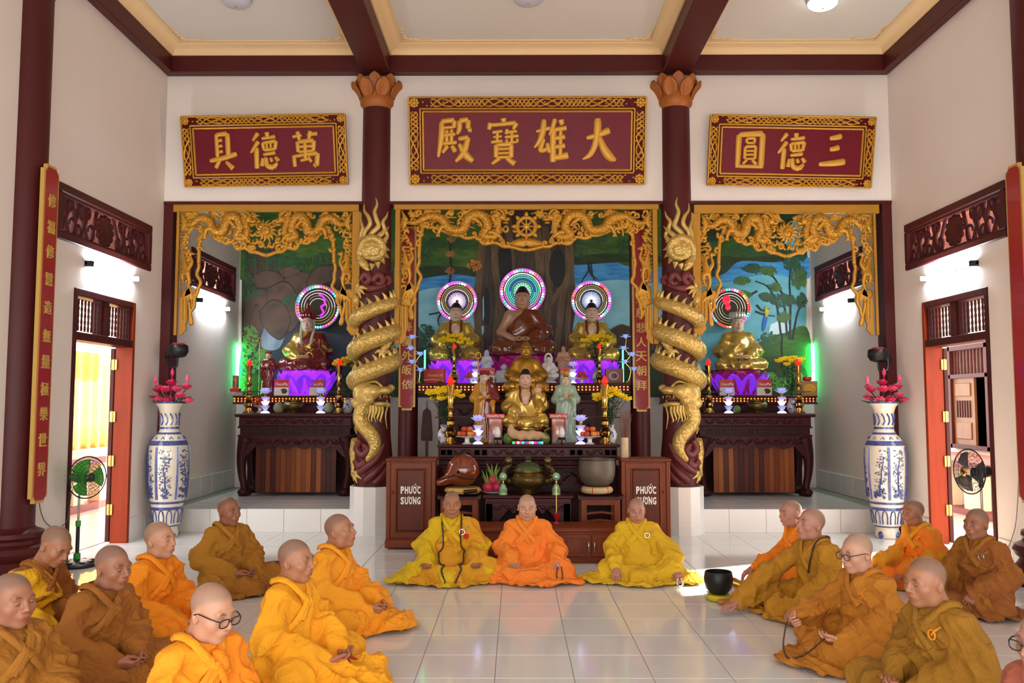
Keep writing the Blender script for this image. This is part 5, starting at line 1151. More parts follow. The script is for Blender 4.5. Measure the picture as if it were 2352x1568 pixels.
# middle: great tree above a lake
mu = Mural('mural of a great tree trunk, lake and green hills behind the three large statues', -2.115, 2.595)
mu.poly('ground_coat', [(905, 440), (1528, 440), (1528, 1180), (905, 1180)], Sky, False)
mu.poly('sky_band', [(905, 600), (1110, 620), (1110, 668), (1000, 660), (905, 680)], Sky2); mu.poly('sky_band', [(1310, 606), (1528, 600), (1528, 650), (1420, 642), (1310, 650)], Sky2)
mu.poly('hill', [(905, 440), (1528, 440), (1528, 600), (1450, 612), (1400, 598), (1310, 604), (1210, 620), (1100, 636), (1040, 626), (960, 638), (905, 630)], G_m)
for pts in [[(960, 560), (1040, 548), (1110, 560), (1040, 572)], [(950, 600), (1000, 590), (1060, 606), (1000, 620)], [(1310, 555), (1400, 560), (1450, 550), (1400, 575)], [(940, 520), (1010, 505), (1080, 515), (1010, 530)]]: mu.poly('meadow', pts, G_b)
mu.poly('shore', [(905, 622), (1000, 610), (1100, 618), (1110, 636), (1040, 630), (960, 640), (905, 636)], G_d); mu.poly('shore', [(1310, 590), (1400, 582), (1528, 590), (1528, 604), (1430, 602), (1310, 608)], G_d)
for i, (x, y) in enumerate([(985, 560), (1005, 555), (1062, 562), (1325, 560), (1330, 580), (1380, 545), (1436, 560), (1440, 580), (975, 585)]): mu.leaves('foliage', x, y, 20, 12, 46, 8, G_t, i)
mu.poly('bank', [(905, 800), (960, 790), (1000, 830), (1060, 850), (1340, 850), (1400, 760), (1450, 752), (1528, 780), (1528, 1180), (905, 1180)], G_d)
mu.poly('trunk', [(1100, 440), (1320, 440), (1318, 600), (1322, 700), (1312, 800), (1330, 900), (1330, 1000), (1080, 1000), (1092, 900), (1108, 800), (1092, 700), (1104, 600)], Brk2)
for i, (pts, r) in enumerate([([(1118, 470), (1104, 600), (1096, 720), (1112, 860)], [9, 8, 9, 7]), ([(1140, 480), (1136, 600), (1146, 700), (1130, 860)], [9, 8, 8, 9]), ([(1168, 500), (1172, 620), (1160, 760), (1160, 880)], [7, 9, 9, 8]), ([(1225, 500), (1240, 600), (1236, 760), (1246, 880)], [12, 10, 9, 10]), ([(1252, 520), (1262, 640), (1256, 740), (1266, 870)], [8, 8, 10, 9]), ([(1300, 500), (1306, 600), (1290, 700), (1278, 820), (1286, 880)], [9, 8, 8, 7, 8]), ([(1310, 520), (1313, 640), (1304, 760), (1312, 880)], [5, 6, 6, 7]), ([(1262, 700), (1288, 660), (1298, 620)], [6, 6, 4])]): mu.stroke('root', pts, r, Brk3)
mu.poly('hollow', [(1262, 600), (1270, 578), (1284, 572), (1296, 590), (1298, 630), (1284, 660), (1270, 650), (1262, 630)], Blk); mu.poly('hollow', [(1110, 700), (1116, 660), (1124, 680), (1122, 740), (1112, 740)], Blk)
mu.poly('hollow', [(1144, 580), (1156, 560), (1172, 570), (1176, 640), (1164, 720), (1152, 660)], Blk)
for pts in [[(1108, 690), (1111, 680), (1112, 720), (1109, 735)], [(1106, 750), (1111, 748), (1111, 764), (1107, 768)]]: mu.poly('sky_gap', pts, Sky)
for pts in [[(1350, 600), (1352, 620), (1340, 640), (1336, 648)], [(1358, 600), (1360, 625), (1366, 645)], [(1352, 606), (1358, 630), (1372, 640)], [(985, 722), (1005, 718), (1020, 712)], [(1012, 720), (1006, 734), (1008, 748)]]: mu.stroke('hanging_root', pts, [1.6, 1.4, .8], Blk)
mu.stroke('vine', [(1036, 540), (1034, 580), (1036, 620), (1032, 650)], [2, 2, 2], Blk)
for i, (x, y) in enumerate([(1036, 548), (1034, 582), (1034, 622)]): mu.leaves('dry_leaves', x, y, 10, 8, 26, 9, paint_mat('#7a4a28', '#a06a3a', 9), i)
mu.leaves('dry_leaves', 1090, 608, 16, 14, 40, 10, paint_mat('#a05a20', '#c07a30', 9), 4)
for i, (x, y, r) in enumerate([(975, 765, 24), (985, 790, 26), (960, 790, 16)]): mu.leaves('foliage', x, y, r, r * .8, 100, 9, G_t, i)
mu.poly('far_shore', [(1395, 762), (1425, 745), (1450, 750), (1528, 756), (1528, 800), (1395, 800)], Brk2)
# right: bamboo over water with a bird
mu = Mural('mural of bamboo, a parrot and blue water behind the right altar', 2.6, XR - .01)
mu.poly('ground_coat', [(1528, 440), (1856, 440), (1856, 1180), (1528, 1180)], Teal, False)
mu.poly('sky_band', [(1528, 600), (1640, 590), (1760, 598), (1856, 590), (1856, 640), (1760, 630), (1660, 650), (1528, 660)], Sky2)
mu.poly('hill', [(1528, 440), (1856, 440), (1856, 470), (1800, 540), (1820, 585), (1780, 602), (1700, 600), (1660, 630), (1600, 640), (1528, 640)], G_d); mu.poly('meadow', [(1620, 560), (1700, 545), (1790, 570), (1740, 590), (1640, 585)], G_b)
for i, (x, y) in enumerate([(1690, 575), (1725, 575), (1770, 580), (1800, 580), (1650, 560)]): mu.leaves('foliage', x, y, 18, 10, 46, 8, G_t, i)
mu.poly('light_on_water', [(1770, 745), (1800, 735), (1815, 755), (1790, 772), (1768, 765)], paint_mat('#a8ccd4', '#cfe0e4', 3))
mu.poly('hill', [(1735, 800), (1760, 775), (1800, 765), (1856, 756), (1856, 900), (1720, 900)], G_b); mu.poly('bank', [(1528, 840), (1640, 850), (1740, 820), (1856, 860), (1856, 1180), (1528, 1180)], G_d)
for i, (x, y) in enumerate([(1765, 775), (1750, 790), (1770, 870), (1800, 880), (1780, 900), (1830, 870)]): mu.leaves('foliage', x, y, 18, 14, 60, 8, G_l if i > 1 else G_t, i)
stems = [[(1794, 770), (1784, 700), (1765, 660), (1735, 645)], [(1808, 770), (1800, 690), (1780, 640), (1752, 626)], [(1814, 780), (1816, 700), (1814, 640), (1822, 590)], [(1820, 780), (1832, 720), (1846, 690)], [(1800, 840), (1796, 800), (1798, 765)], [(1740, 668), (1725, 676), (1712, 678)], [(1790, 690), (1770, 695)], [(1735, 715), (1755, 722), (1780, 726)], [(1738, 700), (1750, 712), (1762, 712)]]
for pts in stems: mu.stroke('bamboo_stem', pts, [2.4, 2, 1.2], Blk)
for i, (x, y, rx, ry, n, a) in enumerate([(1705, 645, 16, 8, 40, 2.6), (1728, 617, 20, 10, 50, .5), (1766, 622, 18, 9, 40, .5), (1822, 600, 24, 22, 90, 1.2), (1836, 640, 18, 26, 80, 1.3), (1800, 690, 30, 14, 70, .8), (1712, 676, 14, 8, 34, .4), (1760, 682, 16, 9, 40, .6), (1800, 728, 14, 10, 36, .7), (1842, 690, 10, 16, 40, 1.2), (1780, 660, 14, 8, 30, .4), (1848, 570, 10, 24, 50, 1.4)]): mu.leaves('bamboo_leaves', x, y, rx, ry, n, 13, G_t if i % 2 else paint_mat('#2c4a20', '#4a6a30', 7), i, ang=a)
b1 = paint_mat('#1c4a9c', '#2c6ac0', 8); mu.poly('bird_tail', [(1758, 722), (1764, 724), (1758, 752), (1752, 760), (1752, 740)], b1); mu.poly('bird_body', [(1757, 706), (1762, 703), (1766, 712), (1764, 726), (1758, 726)], paint_mat('#c8b030', '#7a9a30', 8)); mu.poly('bird_beak', [(1762, 706), (1770, 709), (1763, 711)], paint_mat('#903020', '#a04030', 8), False)

# ================================================================ altars
M_ros = mat('rosewood', '#471719', .42, var=.5, vscale=4, col2='#2a0b0e', kind='wood', stretch=(.8, 3, 3), spec=.22)
M_ros2 = mat('rosewood_carved', '#3c1212', .45, var=.5, vscale=30, col2='#200808', bump=.7, bscale=34, spec=.22)
M_cab = mat('cabinet_wood', '#7e3a18', .4, var=.6, vscale=3, col2='#582510', kind='wood', stretch=(5, 5, .7), spec=.25)
M_cab_h = mat('cabinet_wood_flat', '#80381a', .4, var=.6, vscale=3, col2='#562310', kind='wood', stretch=(.7, 5, 5), spec=.25)
PLK = [mat('plank_%d' % i, c, .4, var=.5, vscale=3, kind='wood', stretch=(6, 6, .5), spec=.25) for i, c in enumerate(('#7a3a1c', '#5a2414', '#8f4a22', '#4a1c12', '#a35a26'))]
M_led = glow('led_orange', (1, .2, .03), 3.2)
M_pur = mat('lit_purple_petal', '#7a30c8', .3, emit='#7a28e0', es=.8, coat=.3); M_pur2 = mat('lit_violet_petal', '#b040d8', .3, emit='#b030e8', es=.75, coat=.3); M_mag = mat('lit_magenta_petal', '#8a1a5a', .3, emit='#8a1060', es=.35, coat=.3)
def pspan(m, x0, y0, x1, y1, Y, depth, bev=0, o=(0, 0, 0)):
    """box whose front face, standing at distance Y, spans the measured picture points"""
    a, b = at(x0, y0, Y), at(x1, y1, Y); return m.span((a[0] - o[0], Y - o[1], b[2] - o[2]), (b[0] - o[0], Y + depth - o[1], a[2] - o[2]), bev)
def relief_band(x0, x1, z0, z1, y, seed=0, key=True):
    """carved band: low scrolls between fret keys"""
    m = MB(); r = random.Random(seed); L = x1 - x0; h = z1 - z0; zc = (z0 + z1) / 2
    for i in range(int(L / (h * .7))):
        cx = x0 + (i + .5) * h * .7; s = 1 if i % 2 else -1
        m.tube([(cx + (h * .34 * (1 - .8 * u)) * math.cos(s * u * 6 + i), y, zc + (h * .34 * (1 - .8 * u)) * math.sin(s * u * 6 + i)) for u in np.linspace(0, 1, 12)], h * .055, 5)
        m.tube([(cx - h * .35, y, zc - s * h * .3), (cx, y, zc + s * h * .05), (cx + h * .35, y, zc + s * h * .32)], h * .05, 5)
    return m
def cabriole(h, s, w=.13, n=16):
    """curved altar leg as profile in x (s = outward side), foot like a paw"""
    P = []; Rr = []
    for i in range(n):
        t = i / (n - 1); z = h * (1 - t); x = s * (.0 + .09 * math.sin(t * PI * .95) - .05 * t + .07 * max(0, t - .8) * 5 * .5); P.append((x, 0, z)); Rr.append(w * (.62 - .34 * math.sin(min(1, t * 1.15) * PI * .5) + (.22 if t > .88 else 0)))
    return P, Rr
def offering_table(label, loc, w, d, h, seed, group='carved rosewood altar tables'):
    t = thing('altar_table', label, 'table', loc, 0, group)
    m = MB(); m.box((0, d / 2, h - .03), (w + .12, d + .1, .06), bev=.015); m.build('top', M_ros, t, smooth=0)
    m = MB(); m.box((0, d / 2, h - .13), (w, d, .14), bev=.008); fr = m.build('frieze', M_ros, t, smooth=0)
    relief_band(-w / 2 + .1, w / 2 - .1, h - .19, h - .07, -.004, seed).build('carved_relief', M_ros2, fr)
    m = MB(); m.box((0, d / 2, h - .215), (w + .03, d + .03, .03), bev=.006); m.build('moulding', M_ros, t, smooth=0)
    m = MB(); m.box((0, .03, h - .28), (w - .04, .05, .1)); pb = m.build('pierced_band', M_ros2, t, smooth=0)
    for i in range(12):
        q = MB(); x = -w * .4 + i * w * .8 / 11; q.box((x, .002, h - .28), (w * .045, .012, .055), bev=.005); q.build('hole_shade_block', mat('fret_shade_paint', '#120405', .7), pb, smooth=0)  # solid dark blocks, coloured as the shade inside pierced holes
    m = MB(); m.box((0, d / 2, h - .345), (w + .03, d + .03, .03), bev=.006); m.build('moulding', M_ros, t, smooth=0)
    za = h - .36; pts = [(-w / 2, za)]; N_ = 40        # scalloped apron
    low = [(-w / 2 + w * i / N_, za - .14 - .05 * abs(math.sin(i / N_ * PI * 6)) - (.22 * max(0, abs(i / N_ - .5) * 2 - .72) / .28)) for i in range(N_ + 1)]
    m = MB(); m.prism([(-w / 2, za), (w / 2, za)] + low[::-1], -.01, .03); ap = m.build('apron', M_ros, t, smooth=0)
    relief_band(-w / 2 + .05, w / 2 - .05, za - .15, za - .01, -.016, seed + 3).build('carved_relief', M_ros2, ap)
    for s in (-1, 1):
        for yy in (.06, d - .06):
            P, Rr = cabriole(za, s, .2); m = MB(); m.tube([(x + s * (w / 2 - .1), yy, z) for x, _, z in P], Rr, 10); x, _, z = P[-1]; m.ell((x + s * (w / 2 - .08), yy - .03, .06), (.09, .1, .06), 12, 8); lg = m.build('leg', M_ros2, t, smooth=180)
    n = 16
    for i in range(n):                                      # plank curtain behind the apron
        x0 = -w * .36 + w * .72 * i / n; m = MB(); m.span((x0 + .002, .09, .05), (x0 + w * .72 / n - .002, .12, za)); m.build('plank', PLK[(i * 7 + seed + (i // 3)) % 5], t, smooth=0)
    return t
def led_shelf(label, x0, x1, y0, y1, z0, z1):
    t = thing('altar_shelf', label, 'shelf', ((x0 + x1) / 2, y0, z0), 0, 'altar shelves edged with orange lights'); w = x1 - x0; h = z1 - z0
    m = MB(); m.span((-w / 2, 0, h - .03), (w / 2, y1 - y0, h), bev=.008); m.build('top', M_ros, t, smooth=0)
    m = MB(); m.span((-w / 2, 0, 0), (w / 2, y1 - y0, .03), bev=.008); m.build('lower_board', M_ros, t, smooth=0)
    m = MB(); m.span((-w / 2 + .02, .03, .03), (w / 2 - .02, y1 - y0, h - .03)); m.build('core', M_ros2, t, smooth=0)
    m = MB()
    for i in range(int(w / .056)):
        for j in (.36, .64): m.ell((-w / 2 + .03 + i * .056, .02, h * j), .012, 6, 5)
    o = m.build('led_string', M_led, t, smooth=180); o['kind'] = 'stuff'; return t
# side altars
TL = offering_table('dark rosewood altar table with plank front in the left alcove', (-3.42, 13.28, ZS), 1.74, .62, 1.27, 1)
TR = offering_table('dark rosewood altar table with plank front in the right alcove', (3.68, 13.28, ZS), 1.74, .62, 1.27, 2)
ZT = ZS + 1.27
def altar_body(label, x, y, w, d, z0, z1):
    t = thing('altar_cabinet', label, 'cabinet', (x, y, z0), 0, 'altar bodies behind the tables')
    m = MB(); m.span((-w / 2, 0, 0), (w / 2, d, z1 - z0)); m.build('body', M_ros, t, smooth=0)
    for i in range(4): q = MB(); q.span((-w / 2 + .03 + i * w / 4, -.012, .1), (-w / 2 - .03 + (i + 1) * w / 4, .0, z1 - z0 - .1), bev=.006); q.build('panel', M_ros2, t, smooth=0)
ZSH = 1.72; ZSH1 = 1.86
altar_body('plain rosewood body under the left altar shelf', -3.42, 14.0, 1.9, .75, ZS, ZSH); altar_body('plain rosewood body under the right altar shelf', 3.68, 14.0, 1.9, .75, ZS, ZSH)
led_shelf('shelf edged with orange lights in the left alcove', -4.62, -2.2, 13.95, 14.75, ZSH, ZSH1); led_shelf('shelf edged with orange lights in the right alcove', 2.45, 4.9, 13.95, 14.75, ZSH, ZSH1)
# green neon tubes that wash the alcove walls
M_green = glow('lit_green_tube', (.05, 1, .25), 110)
for x, lb in ((XL + .03, 'green neon tube in the far corner of the left alcove'), (XR - .03, 'green neon tube in the far corner of the right alcove')):
    t = thing('neon_tube', lb, 'light', (x, YM - .03, 1.9), 0, 'green neon tubes'); s_ = 1 if x > 0 else -1
    m = MB(); m.tube([(0, 0, 0), (0, 0, .85)], .009, 8); m.build('tube', M_green, t)
    for z in (-.03, .85): m = MB(); m.tube([(0, 0, z), (0, 0, z + .03)], .016, 8); m.span((0, -.012, z), (s_ * .03, .012, z + .03)); m.build('holder', M_white_pl, t)
for x, s, lb in ((-1.42, 1, 'green neon tube left of the three large statues'), (1.66, -1, 'green neon tube right of the three large statues')):
    t = thing('neon_tube', lb, 'light', (x, 13.3, 2.06), 0, 'green neon tubes')
    m = MB(); m.tube([(0, 0, 0), (0, 0, .5)], .012, 8); m.build('tube', glow('lit_green_tube_dim', (.05, 1, .25), 7), t)
    for z in (-.03, .5): m = MB(); m.tube([(0, 0, z), (0, 0, z + .03)], .016, 8); m.build('cap', M_black_pl, t)

# main altar, from the back to the front
led_shelf('long shelf edged with orange lights across the main altar', -1.46, 1.70, 12.66, 14.4, 1.88, 2.03)
altar_body('carved rosewood body under the long main altar shelf', .12, 13.05, 2.6, 1.2, ZS, 1.88)
t = thing('altar_step', 'carved rosewood step between the front table and the long altar shelf', 'step', (.12, 12.2, ZS), 0)
m = MB(); m.span((-1.0, 0, 0), (1.0, .7, 1.42)); m.build('body', M_ros, t, smooth=0); m = MB(); m.span((-1.06, -.06, 1.42), (1.06, .7, 1.48), bev=.012); m.build('top', M_ros, t, smooth=0)
relief_band(-.95, .95, 1.22, 1.38, -.005, 9).build('carved_relief', M_ros2, t); relief_band(-.95, .95, .98, 1.16, -.005, 10).build('carved_relief', M_ros2, t)
# front altar table
YT = 10.75; o = at(1213, 1022, YT); ZF = float(o[2]); XA, XB = float(at(1003, 1022, YT)[0]), float(at(1425, 1022, YT)[0]); wA = XB - XA
t = thing('main_altar_table', 'large carved rosewood altar table behind the three middle monks', 'table', ((XA + XB) / 2, YT, 0), 0); hw = wA / 2
zz = lambda y: float(at(1213, y, YT)[2])
def slab(nm, y0, y1, inset, dd=.92, mt=None, bev=.01, par=None):
    m = MB(); m.span((-hw + inset, inset * .8, zz(y1)), (hw - inset, dd, zz(y0)), bev=bev); return m.build(nm, mt or M_ros, par or t, smooth=0)
slab('top', 1021, 1027, 0); b_ = slab('frieze', 1027, 1051, .035)
zc = (zz(1029) + zz(1049)) / 2; hh_ = zz(1029) - zz(1049)
for s in (-1, 1):
    for u in (.93, .86, .56, .48):
        q = MB(); 
        for k in range(3): q.box((s * hw * u, .022, zc), (.085 - k * .026, .012, hh_ * (.82 - .25 * k))); 
        q.build('key_fret', M_ros2, b_, smooth=0)
relief_band(-hw * .40, hw * .40, zc - hh_ / 2, zc + hh_ / 2, .022, 5).build('carved_relief', M_ros2, b_); relief_band(-hw * .82, -hw * .62, zc - hh_ / 2, zc + hh_ / 2, .022, 6).build('carved_relief', M_ros2, b_); relief_band(hw * .62, hw * .82, zc - hh_ / 2, zc + hh_ / 2, .022, 7).build('carved_relief', M_ros2, b_)
slab('moulding', 1051, 1056, .0); p_ = slab('pierced_band', 1056, 1070, .05, mt=M_ros2)
for i in range(9): q = MB(); q.box((-hw * .72 + i * hw * .18, .036, zz(1063)), (hw * .14, .012, .05), bev=.015); q.build('hole_shade_block', mat('fret_shade_paint', '#120405', .7), p_, smooth=0)  # shade of the piercings painted as dark blocks on the band
relief_band(-hw * .75, hw * .75, zz(1069), zz(1057), .03, 8).build('carved_relief', M_ros, p_)
slab('moulding', 1070, 1075, .0)
m = MB(); m.span((-hw + .12, .14, .03), (hw - .12, .2, zz(1075))); bk = m.build('back_panel', M_ros2, t, smooth=0)
relief_band(-hw + .2, hw - .2, zz(1128), zz(1078), .13, 12).build('carved_relief', M_ros, bk)
za = zz(1075)
for s in (-1, 1):
    for yy in (.1, .8):
        P, Rr = cabriole(za, s, .24); m = MB(); m.tube([(x + s * (hw - .12), yy, z) for x, _, z in P], Rr, 12); m.ell((s * (hw - .08), yy - .03, .06), (.1, .11, .06), 12, 8); m.build('leg', M_ros2, t, smooth=180)
# incense table with cut apron
YI = 10.12; zi = lambda y: float(at(1213, y, YI)[2]); XI = float(at(1213, 1140, YI)[0]); wI = float(at(1324, 1140, YI)[0] - at(1106, 1140, YI)[0]) - .1
t = thing('incense_table', 'low carved table carrying the bronze incense burner', 'table', (XI, YI, 0), 0)
m = MB(); m.span((-wI / 2 - .03, 0, zi(1145)), (wI / 2 + .03, .5, zi(1138)), bev=.01); m.build('top', M_ros, t, smooth=0)
m = MB(); m.span((-wI / 2, .02, zi(1155)), (wI / 2, .48, zi(1145)), bev=.005); m.build('frieze', M_ros, t, smooth=0)
zt = zi(1155); arch = [(-wI / 2 + .28 + (wI - .56) * i / 20, zt - .1 + .03 * math.cos(i / 20 * PI * 8)) for i in range(21)]
m = MB(); m.prism([(-wI / 2, zt), (wI / 2, zt), (wI / 2 - .02, .1), (wI / 2 - .1, .06), (wI / 2 - .16, .14), (wI / 2 - .17, zt - .2)] + arch[::-1] + [(-wI / 2 + .17, zt - .2), (-wI / 2 + .16, .14), (-wI / 2 + .1, .06), (-wI / 2 + .02, .1)], .03, .07); ap = m.build('apron', M_ros, t, smooth=0)
relief_band(-wI / 2 + .08, wI / 2 - .08, zt - .11, zt - .01, .026, 21).build('carved_relief', M_ros2, ap)
for s in (-1, 1): relief_band(s * (wI / 2 - .13) - .06, s * (wI / 2 - .13) + .08, zt - .3, zt - .16, .026, 22).build('carved_relief', M_ros2, ap)
for s in (-1, 1):
    for yy in (.07, .43): m = MB(); m.span((s * (wI / 2 - .05) - .05, yy - .04, 0), (s * (wI / 2 - .05) + .05, yy + .04, zt), bev=.012); m.build('leg', M_ros, t, smooth=0)
# drum stands left and right of it
def stand(label, x0, x1, slats):
    a, b = float(at(x0, 1150, YI)[0]), float(at(x1, 1150, YI)[0]); w = b - a
    t = thing('drum_stand', label, 'stand', ((a + b) / 2, YI - .02, 0), 0, 'square stands'); zt = zi(1146); M_ = M_cab
    m = MB(); m.prism([(-w / 2 - .04, zt + .05), (-w / 2 - .03, zt), (w / 2 + .03, zt), (w / 2 + .04, zt + .05), (w / 2 - .02, zt + .03), (-w / 2 + .02, zt + .03)], -.02, .46); m.build('top', M_ros, t, smooth=0)
    for s in (-1, 1):
        for yy in (.04, .4): m = MB(); m.span((s * (w / 2 - .035) - .035, yy - .035, 0), (s * (w / 2 - .035) + .035, yy + .035, zt), bev=.006); m.build('leg', M_, t, smooth=0)
    for yy in (.03, .41): m = MB(); m.span((-w / 2, yy - .02, zt - .07), (w / 2, yy + .02, zt), bev=.004); m.build('rail', M_, t, smooth=0)
    for k in range(2): m = MB(); z = zt - .17 - k * .09; m.tube([(-w / 2 + .05, .03, z), (0, .03, z + .02), (w / 2 - .05, .03, z)], .016, 6, up=(0, 1, 0)); m.build('slat', M_, t)
    m = MB(); m.span((-w / 2, .0, .1), (w / 2, .06, .15)); m.build('rail', M_, t, smooth=0); return (a + b) / 2, zt + .05
SLX, SLZ = stand('square wooden stand under the wooden fish drum', 1012, 1098, 2); SRX, SRZ = stand('square wooden stand under the bronze bowl gong', 1334, 1424, 2)
# low chest with drawers, in front
YB = 9.42; xa, xb = float(at(1002, 1250, YB)[0]), float(at(1440, 1250, YB)[0]); wB = xb - xa; zB = float(at(1213, 1212, YB)[2])
t = thing('low_chest', 'long low wooden chest with drawers right behind the middle monks', 'chest', ((xa + xb) / 2, YB, 0), 0)
m = MB(); m.span((-wB / 2, 0, zB - .05), (wB / 2, .52, zB), bev=.012); m.build('top', M_cab_h, t, smooth=0)
m = MB(); m.span((-wB / 2 + .03, .02, .0), (wB / 2 - .03, .5, zB - .05)); m.build('body', M_cab_h, t, smooth=0)
m = MB(); m.span((-wB / 2 + .01, .0, .0), (wB / 2 - .01, .5, .06), bev=.006); m.build('plinth', M_cab_h, t, smooth=0)
for i in range(6):
    x0 = -wB / 2 + .05 + i * (wB - .1) / 6; x1 = x0 + (wB - .1) / 6 - .012; m = MB(); m.span((x0, .004, .075), (x1, .03, zB - .07), bev=.005); d_ = m.build('drawer', M_cab_h, t, smooth=0)
    m = MB(); m.span((x0 + .05, -.002, .11), (x1 - .05, .01, zB - .11), bev=.01); m.build('raised_panel', M_cab, d_, smooth=0)
    xh = x1 - .025 if i % 2 == 0 else x0 + .025; m = MB(); m.tube([(xh, -.01, .13), (xh, -.022, .16), (xh, -.022, .20), (xh, -.01, .23)], .006, 6); m.build('handle', mat('steel', '#c8c4bc', .25, metal=1), d_)
# offering cabinets with lettering
def cabinet(label, x0, x1, kx):
    Y = 10.3; a, b = float(at(x0, 1200, Y)[0]), float(at(x1, 1200, Y)[0]); w = b - a; H = float(at(940, 1053, Y)[2])
    t = thing('offering_cabinet', label, 'cabinet', ((a + b) / 2, Y, 0), 0, 'wooden cabinets beside the altar')
    m = MB(); m.span((-w / 2 + .02, .02, .04), (w / 2 - .02, .42, H - .03)); m.build('body', M_cab, t, smooth=0)
    m = MB(); m.span((-w / 2 - .01, -.02, H - .03), (w / 2 + .01, .43, H), bev=.008); m.build('top', M_cab_h, t, smooth=0)
    m = MB(); m.span((-w / 2 - .01, -.015, .02), (w / 2 + .01, .43, .12), bev=.01); m.build('plinth', M_cab_h, t, smooth=0)
    for s in (-1, 1):
        m = MB(); m.span((s * w / 2 - s * .05, .0, .12), (s * w / 2 - s * .0, .03, H - .03), bev=.006); m.build('stile', M_cab, t, smooth=0)
        for yy in (.04, .36): m = MB(); m.span((s * (w / 2 - .06) - .04, yy, 0), (s * (w / 2 - .06) + .04, yy + .05, .03)); m.build('foot', M_cab, t, smooth=0)
    m = MB(); m.span((-w / 2 + .052, .004, .14), (w / 2 - .052, .03, H - .05), bev=.004); dr = m.build('door', M_cab, t, smooth=0)
    m = MB(); iw = w / 2 - .13; m.span((-iw, -.012, .22), (iw, .01, H - .13), bev=.014); m.build('raised_panel', mat('cabinet_panel', '#642a14', .4, var=.6, vscale=3, kind='wood', stretch=(5, 5, .7), spec=.25), dr, smooth=0)
    m = MB(); m.tube([(-iw - .01, -.006, .21), (iw + .01, -.006, .21), (iw + .01, -.006, H - .12), (-iw - .01, -.006, H - .12), (-iw - .01, -.006, .21)], .01, 6); m.build('panel_moulding', M_cab, dr)
    m = MB(); m.ell((kx * (w / 2 - .08), -.014, H * .63), .017, 10, 8); m.build('knob', M_cab_h, dr)
    M_wl = mat('white_letters', '#f2f0ea', .5)
    for k, wd in enumerate(('PHUOC', 'SUONG')):
        for i, ch in enumerate(wd):
            zc2 = H - .37 - k * .125; xl = -.098 + i * .049; q = text_mb(ch, (.041, .088), .006, weight=.045); q.build('lettering', M_wl, dr, (xl, -.016, zc2), smooth=0)
            if i in (1 + (k == 0), 2 + (k == 0)): q = MB(); q.tube([(xl + .018, -.017, zc2 + .036), (xl + .028, -.017, zc2 + .042), (xl + .029, -.017, zc2 + .054)], .0045, 5); q.build('horn_mark', M_wl, dr)
            if k == 0 and i == 3: q = MB(); q.tube([(xl - .004, -.017, zc2 + .054), (xl + .014, -.017, zc2 + .076)], [.004, .006], 5); q.build('accent_mark', M_wl, dr)
    return H
HC = cabinet('wooden cabinet with white lettering at the left end of the altar', 886, 1000, -1); cabinet('wooden cabinet with white lettering at the right end of the altar', 1428, 1541, 1)

# ================================================================ statues
M_gl = mat('gilded_statue', '#d6b45c', .27, metal=.7, var=.25, vscale=9, col2='#b08c3c'); M_gl2 = mat('matt_gilded', '#b8862c', .35, metal=.7)
M_brown_l = mat('brown_lacquer', '#6e3012', .18, coat=.6, var=.3, vscale=12, col2='#52200c'); M_red_l = mat('red_lacquer', '#6a0f12', .22, coat=.5); M_olive = mat('olive_gilt', '#8f8a3c', .25, metal=.7)
M_hair = mat('black_hair_paint', '#0c0b0b', .35, bump=.6, bscale=120); M_stat = mat('statue_skin', '#c8a084', .35, attr='tone', coat=.2); M_jade = mat('jade', '#8fa48c', .3, coat=.3); M_porc = mat('white_porcelain', '#e8e4e0', .2, coat=.5); M_glassy = mat('frosted_resin', '#c4c8d4', .25, coat=.4)
def pale(V, skin=(.62, .42, .30), lips=(.35, .06, .05)): return head_tone(V, skin, lips=lips)
def hair_cap(parent, J, hr, peak=True, m_=None, low=.05):
    s = SDF(); s.ell((0, .02, .038), (.082, .098, .085), .01)
    if peak: s.ell((0, .026, .108), (.046, .05, .036), .03)
    F, lo, ax = s.field(.005, .012); X_, Y_, Z_ = ax[0][:, None, None], ax[1][None, :, None], ax[2][None, None, :]
    cut = np.where(Y_ < .02, (low + .012 * np.cos(X_ * 30) * 0 + .018 * np.clip(-Y_ / .08, 0, 1)) - Z_, -.045 - Z_) ; cut = np.maximum(cut, np.where(Y_ < .035, (.02 - .5 * Y_) - Z_ - .03, -1)); F = np.maximum(F, cut)
    V, Q = surface(F, lo, .005); Rm = rotm('Z', hr[0]) @ rotm('X', -hr[1]); V = V * 1.13 @ Rm.T + np.array(J['head']); return obj('hair', solid('hair', relax(V, Q, 2, .5), Q), m_ or M_hair, parent)
